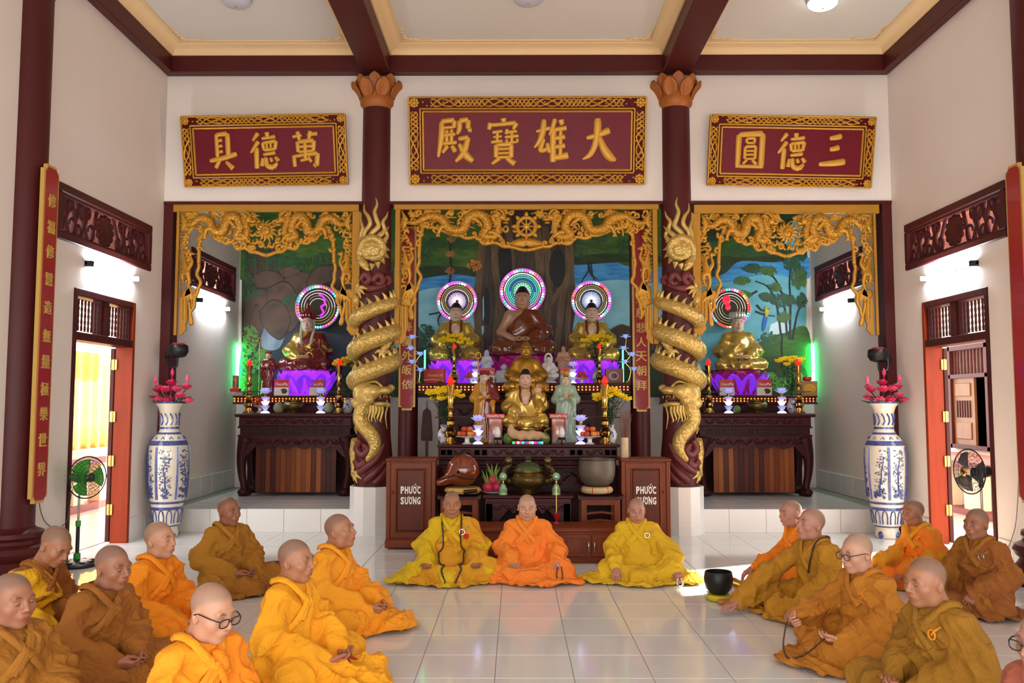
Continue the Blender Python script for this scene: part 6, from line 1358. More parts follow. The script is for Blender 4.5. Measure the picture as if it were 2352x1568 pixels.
def seated(label, loc, sc, robe, outer=None, side=1, J=None, hands=('lap', 'lap'), hr=(0, -.05), hair=True, skin=(.62, .42, .30), open_chest=True, bare=False, parent=None, seed=1, rz=0, h=.014, group='large altar statues', tone=None, lobes=True, sash=None, hairm=None, amp=.012, bodym=None, hh=.006):
    t = parent or thing('statue', label, 'statue', loc, rz, group, sc)
    J = J or joints(wrL=(.09, -.2, .2), wrR=(-.09, -.2, .2), knL=(.30, -.15, .1), knR=(-.30, -.15, .1))
    me = monk_body(J, hr, .98, .25, skin, None, (.4, .06, .05), hands, lobes=lobes, tone=tone or (lambda V: pale(V, skin)), bulk=1, h=hh); obj('figure', me, bodym or M_stat, t)
    if not bare:
        s = seated_sdf(J, spread=.9, fat=1.08); F, lo, ax = s.field(h, .03, zmin=0); X_, Y_, Z_ = ax[0][:, None, None], ax[1][None, :, None], ax[2][None, None, :]; F = np.maximum(F, .004 - Z_); n = J['neck']
        dn = np.sqrt((X_ - n[0]) ** 2 + (Y_ - n[1] - .0) ** 2) - .064; F = np.maximum(F, -np.maximum(dn, (n[2] - .06) - Z_))
        if open_chest: F = np.maximum(F, -(np.sqrt((X_ / .075) ** 2 + ((Y_ + .12) / .10) ** 2 + ((Z_ - .47) / .13) ** 2) - 1) * .07)
        V, Q = surface(F, lo, h); V = relax(V, Q, 1, .5); V = cloth(V, Q, amp, seed); obj('robe', solid('robe', V, Q), robe, t)
        if open_chest:
            for q in (1, -1): ribbon(s, [(q * .06, .10, .60), (q * .08, .03, .60), (q * .082, -.05, .55), (q * .085, -.08, .47), (q * .06, -.10, .38)], .03, .008, 'robe_edge', sash or M_red_l, t, n=16, thick=.01)
    if outer:
        s = seated_sdf(J, sleeves=(side > 0, side < 0), spread=.9); F, lo, ax = s.field(h, .03, zmin=0, inflate=.014); X_, Y_, Z_ = side * ax[0][:, None, None], ax[1][None, :, None], ax[2][None, None, :]; n = J['neck']
        line = n[2] + .02 + 1.05 * (X_ - .03) + .2 * (Y_ - n[1]); F = np.maximum(np.maximum(F, .004 - Z_), (Z_ - line) * .68); dn = np.sqrt(X_ ** 2 + (Y_ - n[1]) ** 2) - .075; F = np.maximum(F, -np.maximum(dn, (n[2] - .10) - Z_)); F = np.maximum(F, Z_ - n[2])
        V, Q = surface(F, lo, h); V = relax(V, Q, 1, .5); V = cloth(V, Q, amp * 1.3, seed + 2); obj('outer_robe', solid('outer_robe', V, Q), outer, t)
    if hair: hair_cap(t, J, hr, m_=hairm)
    return t, J
_pet = {}
def lotus(label, loc, r, h, mats, rows=2, n=11, group='glowing lotus pedestals'):
    t = thing('lotus_pedestal', label, 'pedestal', loc, 0, group)
    m = MB(); m.lathe([(r * .72, 0), (r * .55, h * .12), (r * .5, h * .4), (r * .62, h * .8), (r * .80, h * .97), (r * .80, h)], 28); m.build('core', mats[0], t)
    for row in range(rows):
        key = (round(r, 3), round(h, 3), row, mats[row % len(mats)].name)
        if key not in _pet:
            up = row < 2; L = h * (.98 if up else .45); q = MB(); G = np.array(petal_grid(L, r * .60, .3 if up else .2, -.35, 8, 6)); q.sheet(G, .012); me = q.mesh('petal', 180); me.materials.append(mats[row % len(mats)]); _pet[key] = me
        for k in range(n):
            a = (k + .5 * (row % 2)) / n * 2 * PI; rad = r * (.66, .60, .70)[row]; z = h * (.06, .02, .2)[row]
            o = obj('petal', _pet[key], None, t, (rad * math.cos(a), rad * math.sin(a), z)); o.rotation_euler = ((.12, .3, 1.0)[row], 0, a + PI / 2)
    return t
def halo(label, loc, r, ring, bands, spokes, deco=None):
    """round lamp of coloured light rings behind a statue's head"""
    t = thing('halo_lamp', label, 'lamp', loc, 0, 'light discs behind the statues')
    m = MB(); m.lathe([(r, 0), (r, .05), (r * .96, .055), (r * .955, .0)], 48, R=rotm('X', PI / 2), cap=False); m.build('rim', ring, t)
    m = MB(); m.lathe([(.001, .0), (r * .96, .0), (r * .96, -.02), (.001, -.02)], 48, R=rotm('X', PI / 2), cap=False); m.build('back_disc', mat('halo_back', '#3c3a28', .3, metal=.5), t)
    for k, (rr, w, cols, s) in enumerate(bands):
        n = max(12, int(2 * PI * rr * r / (w * r * 2.1))); sub = {}
        for i in range(n):
            c = cols[int(i * len(cols) * (3 if len(cols) > 2 else 1) / n) % len(cols)]; a = i / n * 2 * PI; sub.setdefault(c, MB()).ell((rr * r * math.cos(a), -.012, rr * r * math.sin(a)), w * r * .95, 6, 5)
        for c, q in sub.items(): q.build('light_ring', glow('halo_%s_%d' % (c, int(s * 10)), c, s * 1.4), t, smooth=180)['kind'] = 'stuff'
    if spokes:
        r0, r1, cols = spokes; sub = {}
        for i in range(40):
            a = i / 40 * 2 * PI; d = np.array((math.cos(a), 0, math.sin(a))); sub.setdefault(cols[i % len(cols)], MB()).tube([d * r * r0 + (0, -.008, 0), d * r * r1 + (0, -.008, 0)], r * .012, 5)
        for c, q in sub.items(): q.build('light_spokes', glow('halo_%s_15' % c, c, 1.6), t)['kind'] = 'stuff'
    if deco: deco(t)
    m = MB(); m.tube([(0, .02, 0), (0, YM + .005 - loc[1], 0)], .02, 8); m.build('wall_bracket', M_black_pl, t)
    return t
PINK, WHT, CYA, BLU, GRN, YEL, ORG, GLD = '#e060d8', '#f4e8f4', '#58d8d8', '#2a50c0', '#50d8a0', '#e8e060', '#f07050', '#a8985a'
big = [(.90, .055, (PINK, WHT, '#c850e0', ORG, WHT, PINK, GRN, WHT), 1.6), (.78, .03, (WHT, PINK), .9), (.70, .03, (GRN, '#9ad8b8'), .7), (.62, .03, (CYA,), .7), (.54, .03, (BLU, CYA), .9), (.46, .03, ('#40b8b0',), .6)]
sm = [(.90, .06, (WHT, PINK, ORG, '#e83a4a', WHT, GRN, PINK, '#c850e0'), 1.6), (.76, .028, (GLD, WHT), .6), (.67, .028, (GLD,), .35), (.58, .03, (WHT, GLD), .5), (.49, .03, ('#20306a', '#303a90'), .6)]
dk = [(.90, .06, (PINK, WHT, CYA, '#c850e0', ORG, PINK, WHT, GRN), 1.6), (.74, .018, (WHT, GLD), .7), (.62, .018, (WHT, GLD), .6), (.50, .018, (GLD, WHT), .6), (.38, .018, (WHT, GLD), .5)]
M_rim = mat('halo_rim', '#d890d8', .3, emit='#d070d8', es=.5); M_rim_g = mat('halo_rim_grey', '#b0aab8', .35)
zc_ = lambda x, y, Y: [float(v) for v in at(x, y, Y)]
# --- three large statues of the main altar
YBu = 13.9; sh = 2.03
def ped(label, px, yt, yb, Y, rpx, mats): 
    a = zc_(px, yb, Y); b = zc_(px, yt, Y); r = rpx / 1966. * Y; return lotus(label, (a[0], Y, sh), r, b[2] - sh, mats), (b[0], Y, b[2] + .002)
_, pC = ped('dark magenta lit lotus pedestal under the brown seated figure', 1200, 820, 868, YBu, 66, (M_mag, M_mag)); _, pL = ped('purple lit lotus pedestal under the left golden seated figure', 1047, 830, 872, YBu, 54, (M_pur2, M_pur)); _, pR = ped('purple lit lotus pedestal under the right golden seated figure', 1360, 830, 872, YBu, 54, (M_pur2, M_pur))
skinb = (.42, .22, .12)
seated('brown lacquered seated figure in the middle of the main altar', pC, 1.30, None, M_brown_l, bare=True, skin=skinb, seed=41, amp=.014)
JB = lambda: joints(wrL=(.09, -.2, .2), wrR=(-.09, -.2, .2), knL=(.29, -.15, .1), knR=(-.29, -.15, .1))
seated('golden seated figure with open robe left of the brown seated figure', pL, 1.08, M_gl, seed=42); seated('golden seated figure with open robe right of the brown seated figure', pR, 1.08, M_gl, seed=43)
def hal(label, px, py, rpx, Y, *a, **k): p = zc_(px, py, Y); halo(label, (p[0], Y, p[2]), rpx / 1966. * Y, *a, **k)
hal('turquoise and pink light disc behind the brown seated figure', 1200, 669, 53, 14.3, M_rim, big, (.08, .40, ('#60e0b0', '#e0f4e8'))); hal('blue and pink light disc behind the left golden seated figure', 1050, 692, 46.5, 14.25, M_rim, sm, (.08, .44, ('#f0a0d0', '#e8e8f8'))); hal('pink rimmed light disc behind the right golden seated figure', 1358, 691, 46.5, 14.25, M_rim, sm, (.08, .46, ('#f0d0f0', '#a0d0f0')))
# --- side alcove statues
def crown(parent, J, m_, tall=.1, spike=False):
    h0 = np.array(J['head']); q = MB(); q.lathe([(.092, .06), (.098, .08), (.105, .15), (.11, .155), (.085, .165)], 20, (h0[0], h0[1] + .02, h0[2] - .0)); c = q.build('crown', m_, parent)
    for k in range(9): a = -PI / 2 + (k - 4) * .42; q = MB(); q.ell((h0[0] + .102 * math.cos(a), h0[1] + .02 + .102 * math.sin(a), h0[2] + .125), (.026, .026, .05), 8, 6); q.build('crown_leaf', m_, c)
    if spike: q = MB(); q.lathe([(.09, .16), (.06, .2), (.025, .24), (.018, .3), (.022, .33), (.004, .39)], 16, (h0[0], h0[1] + .02, h0[2])); q.build('crown_peak', m_, c)
def ribbons(parent, J, m_):
    h0 = np.array(J['head'])
    for s in (-1, 1): q = MB(); q.tube([(s * .088, h0[1] + .0, h0[2] + .05), (s * .098, h0[1] - .02, h0[2] - .1), (s * .085, h0[1] - .09, h0[2] - .22), (s * .075, h0[1] - .12, h0[2] - .32)], .02, 6, flat=(1, .35)); q.build('ribbon', m_, parent)
YS = 14.35; a = zc_(705, 903, YS); b = zc_(705, 853, YS); lotus('purple lit lotus pedestal in the left alcove', (a[0], YS, ZSH1), 62 / 1966 * YS, b[2] - ZSH1, (M_pur2, M_pur, M_pur2))
t, J = seated('statue in golden and dark red robes with a tall red crown in the left alcove', (b[0], YS, b[2] + .002), 1.10, M_gl, M_red_l, open_chest=False, seed=44, hair=False, skin=(.62, .42, .32)); crown(t, J, mat('crown_red', '#7a1412', .3, coat=.4, metal=.2), spike=True); ribbons(t, J, mat('ribbon_pale', '#a8a890', .4))
for i in range(6):     # gilt seams of the patchwork robe
    for zz_ in (.26, .36, .46): pass
q = MB(); s_ = seated_sdf(J, sleeves=(True, False), spread=.9)
for z in (.24, .31, .38): q.tube(s_.project([(x, -.2, z) for x in np.linspace(-.13, .15, 12)], .018), .005, 5)
for x in (-.08, -.01, .06, .12): q.tube(s_.project([(x, -.2, z) for z in np.linspace(.2, .42, 10)], .018), .005, 5)
for x in (.2, .25): q.tube(s_.project([(x, -.1, z) for z in np.linspace(.24, .5, 10)], .018), .005, 5)
q.build('robe_seams', M_gl, t)
def deco_p(t): q = MB(); q.tube(spline([(.02, -.03, .22), (.10, -.03, .16), (.12, -.03, .05), (.06, -.03, .0), (.10, -.03, -.10), (.04, -.03, -.16)], 24), [.02, .05, .055, .04, .03, .01] and .045, 8, flat=(1, .4)); q.build('lotus_emblem', glow('emblem_magenta', '#c030c8', 1.2), t)
hal('dark mirrored light disc with magenta emblem in the left alcove', 731, 705, 52, 14.7, M_rim_g, dk, None, deco=deco_p)
a = zc_(1697, 903, YS); b = zc_(1697, 853, YS); lotus('purple lit lotus pedestal in the right alcove', (a[0], YS, ZSH1), 60 / 1966 * YS, b[2] - ZSH1, (M_mag, M_pur, M_mag))
t, J = seated('golden robed statue with a white crown in the right alcove', (b[0], YS, b[2] + .002), 1.10, M_gl, open_chest=False, seed=45, skin=(.66, .45, .34), amp=.02); crown(t, J, mat('crown_white', '#cfc8bc', .3, metal=.3))
def deco_r(t): q = MB(); q.ell((-.06, -.03, .14), (.07, .012, .09), 12, 8); q.ell((-.04, -.03, .02), (.05, .012, .06), 12, 8); q.build('lotus_emblem', glow('emblem_red', '#d02038', 1.0), t)
rd = [(.90, .06, ('#f04030', ORG, YEL, '#f04030', WHT, PINK, CYA, '#f04030'), 1.6)] + dk[1:]
hal('mirrored light disc with red emblem in the right alcove', 1676, 708, 48, 14.7, M_rim_g, rd, None, deco=deco_r)
# --- standing figures
def standing(label, loc, H, robe, sleeve=None, skin=(.62, .42, .30), hairm=None, bald=False, bodym=None, veil=None, group='smaller altar statues', hh=.008, hood=None):
    """robed standing figure of height H, arms folded before the chest"""
    k = H / 1.62; t = thing('statue', label, 'statue', loc, 0, group, k)
    J = dict(head=(0, .0, 1.49), neck=(0, .02, 1.36))
    V, Q = head_solid(np.array((0, .02, -.15)), .98, .25, hh, True); col = pale(V, skin); s = SDF()
    s.ell((0, .02, 1.2), (.15, .1, .16), .08); s.cap((0, .02, 1.28), (0, .02, 1.4), .06, .05)
    for q in (-1, 1): s.chain([(q * .17, .03, 1.28), (q * .22, -.02, 1.02), (q * .06, -.15, 1.06)], [.06, .05, .03], .03)
    F, lo, ax = s.field(.02, .03); V2, Q2 = surface(F, lo, .02); Hs = [place_hand(sd, (sd * .05, -.15, 1.06), (-sd * .5, -.4, .7), (-sd * .8, .3, .0), (.3, .3, .2), .3) for sd in (1, -1)]
    Vs, Qs, Cs = [V * 1.13 + (0, 0, 1.49), V2] + [h_[0] for h_ in Hs], [Q, Q2] + [h_[1] for h_ in Hs], [col, np.tile(skin, (len(V2), 1))] + [np.tile(skin, (len(h_[0]), 1)) for h_ in Hs]; off = np.cumsum([0] + [len(v) for v in Vs])
    obj('figure', solid('figure', np.concatenate(Vs), np.concatenate([q + o for q, o in zip(Qs, off)]), np.concatenate(Cs)), bodym or M_stat, t)
    s = SDF(); s.cap((0, .03, 1.26), (0, .02, .9), .17, .19, .08, sq=(1, .7, 1)); s.cap((0, .02, .9), (0, .02, .1), .20, .25, .1, sq=(1, .75, 1)); s.ell((0, .0, .04), (.28, .2, .06), .05)
    s.cap((-.16, .03, 1.3), (.16, .03, 1.3), .065, .065, .06)
    for q in (-1, 1): s.chain([(q * .17, .03, 1.29), (q * .24, -.01, 1.03), (q * .09, -.13, 1.05)], [.075, .095, .07], .05); s.cap((q * .16, -.1, 1.0), (q * .2, -.06, .66), .065, .05, .05)
    F, lo, ax = s.field(.02, .03, zmin=0); V, Q = surface(F, lo, .02); V = relax(V, Q, 1, .5); x, y, z = V.T; N = vnormals(V, Q); V = V + N * (.014 * (1 - np.abs(np.sin(np.arctan2(x, -y) * 7 + 2 * np.sin(z * 5)))) * sstep(1.3, 1.0, z))[:, None]
    obj('robe', solid('robe', V, Q), robe, t)
    if hood:
        s = SDF(); s.ell((0, .03, 1.55), (.115, .12, .15), .03); s.cap((0, .06, 1.5), (0, .06, 1.2), .12, .16, .05); F, lo, ax = s.field(.014, .02); X_, Y_, Z_ = ax[0][:, None, None], ax[1][None, :, None], ax[2][None, None, :]; F = np.maximum(F, -(np.sqrt((X_ / .085) ** 2 + ((Y_ + .1) / .15) ** 2 + ((Z_ - 1.47) / .14) ** 2) - 1) * .08); V, Q = surface(F, lo, .014); obj('hood', solid('hood', relax(V, Q, 1), Q), hood, t)
    if not bald: hair_cap(t, J, (0, 0), peak=False, m_=hairm)
    return t, J
ZFT = ZF
p = zc_(1113, 1012, 11.35); t, J = standing('statue of a monk in yellow and red robes holding a staff on the front table', (p[0], 11.35, ZFT), .93, mat('yellow_robe_paint', '#b8801c', .3, coat=.3), bald=True); crown(t, J, mat('crown_red', '#7a1412', .3, coat=.4, metal=.2)); ribbons(t, J, mat('ribbon_pale', '#a8a890', .4))
s = SDF(); s.cap((.02, .0, 1.3), (.04, .02, .1), .19, .255, .06, sq=(1, .8, 1)); s.chain([(.17, .03, 1.29), (.24, -.01, 1.03), (.12, -.12, 1.03)], [.09, .11, .085], .05); F, lo, ax = s.field(.02, .03, zmin=0); X_, Z_ = ax[0][:, None, None], ax[2][None, None, :]; F = np.maximum(F, .02 + .25 * np.clip(1.3 - Z_, 0, .8) * 0 - X_ + .03 * np.sin(Z_ * 6)); V, Q = surface(F, lo, .02); obj('outer_robe', solid('outer_robe', V, Q), M_red_l, t)
q = MB(); q.tube([(-.17, -.2, .02), (-.155, -.2, 1.0), (-.14, -.2, 1.95)], .014, 8); q.tube([(-.14 + .06 * math.cos(a), -.2, 2.0 + .07 * math.sin(a)) for a in np.linspace(0, 2 * PI, 16, endpoint=False)], .01, 6, closed=True); q.build('staff', M_gl2, t)
p = zc_(1300, 1012, 11.35); t, J = standing('pale green robed statue with a high crown on the front table', (p[0], 11.35, ZFT), .90, M_jade, skin=(.6, .42, .3), hood=M_jade); q = MB(); q.ell((0, -.06, 1.66), (.075, .05, .09), 12, 9); q.ell((0, -.105, 1.66), (.03, .02, .035), 10, 8); q.build('crown', M_gl2, t)
q = MB(); q.lathe([(.02, 0), (.035, .03), (.03, .07), (.012, .1), (.02, .13)], 12, (.09, -.2, 1.02)); q.build('water_flask', M_gl2, t)
# golden seated figure of the front table, on a stepped throne
p = zc_(1207, 1008, 11.3); t = thing('statue', 'golden seated figure with raised hand on a throne in front of the main altar', 'statue', (p[0], 11.32, ZFT), 0, 'smaller altar statues', .86)
_, J = seated('', None, 1, M_gl, J=joints(wrL=(.19, -.13, .50), wrR=(-.13, -.22, .22), elL=(.25, .0, .34), knL=(.26, -.15, .1), knR=(-.26, -.15, .1)), hands=(((.1, -.15, 1.), (0, -1, .1), (.15, .2, .1), .2), 'lap'), parent=t, seed=46, hr=(0, -.06), skin=(.6, .36, .24), amp=.02)
for ch in t.children: ch.location = (0, 0, .24)
m = MB(); m.lathe([(.30, 0), (.32, .03), (.26, .05), (.24, .08), (.27, .12), (.3, .15), (.28, .17)], 28); m.build('throne_base', M_gl2, t)
for k in range(14):
    a_ = k / 14 * 2 * PI; q = MB(); q.sheet(petal_grid(.2, .16, .4, -.3), .012); o = q.build('throne_petal', M_gl if k % 2 else M_red_l, t, (.24 * math.cos(a_), .24 * math.sin(a_), .1), smooth=180); o.rotation_euler = (.5, 0, a_ + PI / 2)
m = MB(); m.lathe([(.26, .16), (.28, .2), (.28, .24), (.25, .25)], 24); m.build('throne_seat', M_gl, t)
m = MB(); m.ell((0, .17, .60), (.27, .05, .40), 20, 12); m.build('back_glory', M_gl2, t)
for k in range(11): a_ = -.5 + k * 4.14 / 10; q = MB(); q.ell((.27 * math.cos(a_), .16, .60 + .40 * math.sin(a_)), (.06, .04, .06), 8, 6); q.build('glory_cloud', M_gl2, t)
# second row on the long shelf
YR2 = 13.12
def shp(px): return (zc_(px, 870, YR2)[0], YR2, 2.03)
gold_tone = lambda V: np.tile((.45, .25, .05), (len(V), 1)); wht = lambda V: np.tile((.75, .72, .7), (len(V), 1)); lav = lambda V: np.tile((.5, .45, .6), (len(V), 1))
p = shp(1207); p = (p[0], 12.31, 1.80); t = thing('statue', 'small matt golden seated figure behind the figure with the raised hand', 'statue', p, 0, 'smaller altar statues', .82); seated('', None, 1, M_gl2, parent=t, seed=47, skin=(.45, .25, .05), tone=gold_tone, hairm=M_gl2, bodym=M_gl2, open_chest=False, hh=.008, h=.018)
for ch in t.children: ch.location = (0, 0, .1)
m = MB(); m.lathe([(.36, 0), (.38, .05), (.33, .08), (.36, .11), (.33, .13)], 24); m.build('base', M_gl2, t)
t = thing('statue', 'white porcelain seated statue with an oval veil on the long shelf', 'statue', shp(1260), 0, 'smaller altar statues', .40); seated('', None, 1, M_porc, parent=t, seed=48, tone=lambda V: pale(V, (.8, .72, .68)), skin=(.8, .75, .72), open_chest=False, hh=.011, h=.024)
for ch in t.children: ch.location = (0, 0, .22)
m = MB(); m.lathe([(.28, 0), (.34, .03), (.30, .1), (.22, .13), (.34, .18), (.38, .23), (.3, .25)], 20); m.build('base', M_porc, t); m = MB(); m.ell((0, .1, .96), (.17, .06, .24), 18, 12); m.build('veil', M_porc, t)
t = thing('statue', 'frosted laughing statue with a round belly on the long shelf', 'statue', shp(1158), 0, 'smaller altar statues', .30)
s = SDF(); s.ell((0, 0, .35), (.36, .3, .33), .08); s.ell((0, -.02, .86), (.15, .15, .16), .06); s.ell((0, -.12, .82), (.13, .08, .08), .04); s.cap((-.3, .0, .55), (.3, .0, .55), .14, .14, .1); s.ell((0, -.1, .1), (.5, .35, .13), .08); s.ell((0, -.15, .2), (.42, .2, .12), .06)
for q in (-1, 1): s.ell((q * .15, .02, .84), (.03, .05, .1), .02); s.chain([(q * .33, .0, .55), (q * .42, -.12, .35), (q * .3, -.26, .3)], [.12, .1, .07], .05)
F, lo, ax = s.field(.022, .03, zmin=0); F = np.maximum(F, .002 - ax[2][None, None, :]); V, Q = surface(F, lo, .022); obj('figure', solid('figure', V, Q), M_glassy, t)
standing('pinkish standing statue behind the white porcelain one', (zc_(1294, 840, 13.45)[0], 13.45, 2.03), .60, mat('pink_stone', '#b88a72', .4), skin=(.5, .28, .18), hairm=mat('pink_stone', '#b88a72', .4), hh=.011)
standing('lavender resin hooded statue on the left of the long shelf', (zc_(1118, 840, 13.45)[0], 13.45, 2.03), .52, M_glassy, skin=(.55, .5, .62), bald=True, hood=M_glassy, hh=.011)
p = zc_(613, 905, 14.1); t, J = standing('small standing statue in dark red robe with a staff in the left alcove', (p[0], 14.15, ZSH1), .72, M_red_l, bald=True, hh=.011); crown(t, J, mat('crown_red', '#7a1412', .3, coat=.4, metal=.2)); q = MB(); q.tube([(-.3, -.1, .02), (-.3, -.1, 2.0)], .02, 6); q.tube([(-.3 + .07 * math.cos(a), -.1, 2.05 + .09 * math.sin(a)) for a in np.linspace(0, 2 * PI, 14, endpoint=False)], .016, 6, closed=True); q.build('staff', M_gl, t)

# ================================================================ offerings, vases, fans and other things
M_cer = mat('white_ceramic', '#e6e2dc', .2, coat=.4); M_bronze = mat('bronze', '#6a5a34', .35, metal=.8, bump=.4, bscale=50); M_brs = mat('polished_brass', '#d8b060', .16, metal=1)
M_redbulb = glow('red_bulb', (1, .02, .01), .9); M_yel = mat('chrysanthemum', '#ffd80a', .7); M_leaf = mat('leaf_green', '#2c4a24', .6); M_fruit = [mat('fruit_%d' % i, c, .4) for i, c in enumerate(('#d2622c', '#b83a24', '#d88a3c'))]
M_pom = mat('pomelo', '#5a7a34', .45, var=.3, vscale=20); M_crys = mat('crystal', '#c8c8ee', .06, spec=.9, emit='#a8a8f8', es=.35, coat=.5); M_crys_b = mat('crystal_base_lit', '#e8e8ff', .1, emit='#c8c0ff', es=2.2)
_pme = {}
def petal_me(key, G, th, mt):
    if key not in _pme: q = MB(); q.sheet(G, th); me = q.mesh('petal', 180); me.materials.append(mt); _pme[key] = me
    return _pme[key]
def X_(px, Y): return float(at(px, 900, Y)[0])
_cs = {}
def candlestick(label, px, Y, z, H, disc=True):
    if disc in _cs: clone(_cs[disc], (X_(px, Y), Y, z), label=label, sc=H / .85); return
    t = thing('candlestick', label, 'candlestick', (X_(px, Y), Y, z), 0, 'brass candlesticks with red bulbs', H / .85); _cs[disc] = t
    m = MB(); m.lathe([(.09, 0), (.092, .02), (.06, .04), (.05, .08), (.075, .12), (.08, .16), (.05, .2), (.035, .22), (.055, .25), (.05, .29), (.03, .31), (.045, .34), (.028, .37), (.03, .42), (.05, .46), (.032, .49), (.04, .53), (.045, .6), (.03, .63), (.035, .66), (.055, .73), (.062, .76), (.03, .77)], 20); m.build('stem', M_brs, t)
    if disc: m = MB(); m.lathe([(.02, .33), (.2, .335), (.205, .345), (.2, .348), (.02, .35)], 28); m.build('drip_tray', mat('dark_brass', '#5c4a2c', .3, metal=.8), t)
    m = MB(); m.lathe([(.02, .765), (.04, .785), (.045, .81), (.03, .84), (.012, .865), (.002, .875)], 14); m.build('bulb', M_redbulb, t)
_proto = {}
def crystal_lotus(label, px, Y, z, H):
    if 'crystal' in _proto: clone(_proto['crystal'], (X_(px, Y), Y, z), label=label, sc=H / .42); return
    t = thing('crystal_lotus_lamp', label, 'lamp', (X_(px, Y), Y, z), 0, 'crystal lotus lamps', H / .42); _proto['crystal'] = t
    m = MB(); m.lathe([(.07, 0), (.07, .012), (.045, .03), (.025, .04)], 16); m.build('base', M_crys_b, t)
    for k, zz_ in enumerate((.05, .12, .19)):
        m = MB(); m.lathe([(.02, zz_), (.04, zz_ + .01), (.062, zz_ + .05), (.07, zz_ + .065), (.03, zz_ + .05)], 8); m.build('crystal_tier', M_crys if k != 1 else M_crys_b, t, smooth=0)
    m = MB(); m.lathe([(.02, .25), (.025, .27), (.03, .30), (.02, .31)], 10); m.build('collar', M_brs, t)
    for row, (n, tl, L) in enumerate(((8, .95, .10), (8, .5, .10), (5, .2, .09))):
        for k in range(n):
            a = (k + .5 * row) / n * 2 * PI; o = obj('petal', petal_me(('cr', row), petal_grid(L, .055, .1, -.3, 5, 4), .006, M_crys), None, t, (.012 * math.cos(a), .012 * math.sin(a), .31)); o.rotation_euler = (tl, 0, a + PI / 2)
def flower_vase(label, px, Y, z, H, spread, seed, n=13, hs=.2):
    """blue and white vase with yellow chrysanthemums"""
    t = thing('flower_vase', label, 'vase', (X_(px, Y), Y, z), 0, 'vases of yellow chrysanthemums'); r = random.Random(seed)
    m = MB(); m.lathe([(.05, 0), (.055, .02), (.08, .07), (.085, .12), (.06, .17), (.04, .2), (.05, .235), (.055, .24), (.04, .235)], 20); m.build('vase', M_bw, t)
    for i in range(n):
        a = i * 2.4; q = math.sqrt((i + .5) / n); x, y = spread * q * math.cos(a), spread * .36 * q * math.sin(a); zt = H - hs * q * r.uniform(.3, .9) + r.uniform(-.02, .02)
        m = MB(); m.tube(spline([(0, 0, .22), (x * .4, y * .4, .22 + (zt - .22) * .5), (x, y, zt)], 8), .004, 5); st_ = m.build('stem', M_leaf, t)
        q2 = MB()
        for k in range(7): u = r.uniform(.25, .85); aa = r.uniform(0, 6.3); c = np.array((x * u * .9, y * u, .22 + (zt - .22) * u)); d = np.array((math.cos(aa), math.sin(aa), .4)); q2.tube([c, c + d * .03, c + d * .06], [.004, .012, .001], 4, flat=(1, .3))
        q2.build('leaf', M_leaf, st_)
        q2 = MB(); q2.ell((x, y, zt), (.035, .035, .028), 8, 6)
        for k in range(12): aa = k / 12 * 2 * PI; d = np.array((math.cos(aa), math.sin(aa), .25 * (k % 3))); q2.tube([np.array((x, y, zt)), np.array((x, y, zt)) + d * .035, np.array((x, y, zt)) + d * .062], [.008, .016, .005], 5)
        q2.build('blossom', M_yel, t)
def vase_material():
    """white glaze with cobalt painting: bands, panels and branching scenery"""
    m = bpy.data.materials.new('blue_white_porcelain'); m.use_nodes = True; nt = m.node_tree; N, L = nt.nodes, nt.links; b = N['Principled BSDF']; b.inputs['Roughness'].default_value = .15; b.inputs['Coat Weight'].default_value = .4
    tc = N.new('ShaderNodeTexCoord'); n1 = N.new('ShaderNodeTexNoise'); n1.inputs['Scale'].default_value = 9; n1.inputs['Detail'].default_value = 7; n1.inputs['Roughness'].default_value = .65; n1.inputs['Distortion'].default_value = 1.4; L.new(tc.outputs['Object'], n1.inputs[0])
    r = N.new('ShaderNodeValToRGB'); L.new(n1.outputs['Fac'], r.inputs[0]); e = r.color_ramp.elements; e[0].position = .50; e[0].color = (.80, .76, .68, 1); e[1].position = .60; e[1].color = (.06, .09, .30, 1); x = e.new(.545); x.color = (.35, .40, .62, 1)
    L.new(r.outputs[0], b.inputs['Base Color']); return m
M_bw = vase_material(); M_glz = mat('cream_glaze', '#e2d8c6', .15, coat=.4, var=.3, vscale=5, col2='#d2c8bc'); M_cob = mat('cobalt', '#2a3474', .2, coat=.4, var=.6, vscale=40, col2='#6a74a8')
M_lot = [mat('lotus_pink_%d' % i, c, .5) for i, c in enumerate(('#d8305a', '#e85a80', '#c81e48'))]; M_lotc = mat('lotus_heart', '#e8b04a', .6)
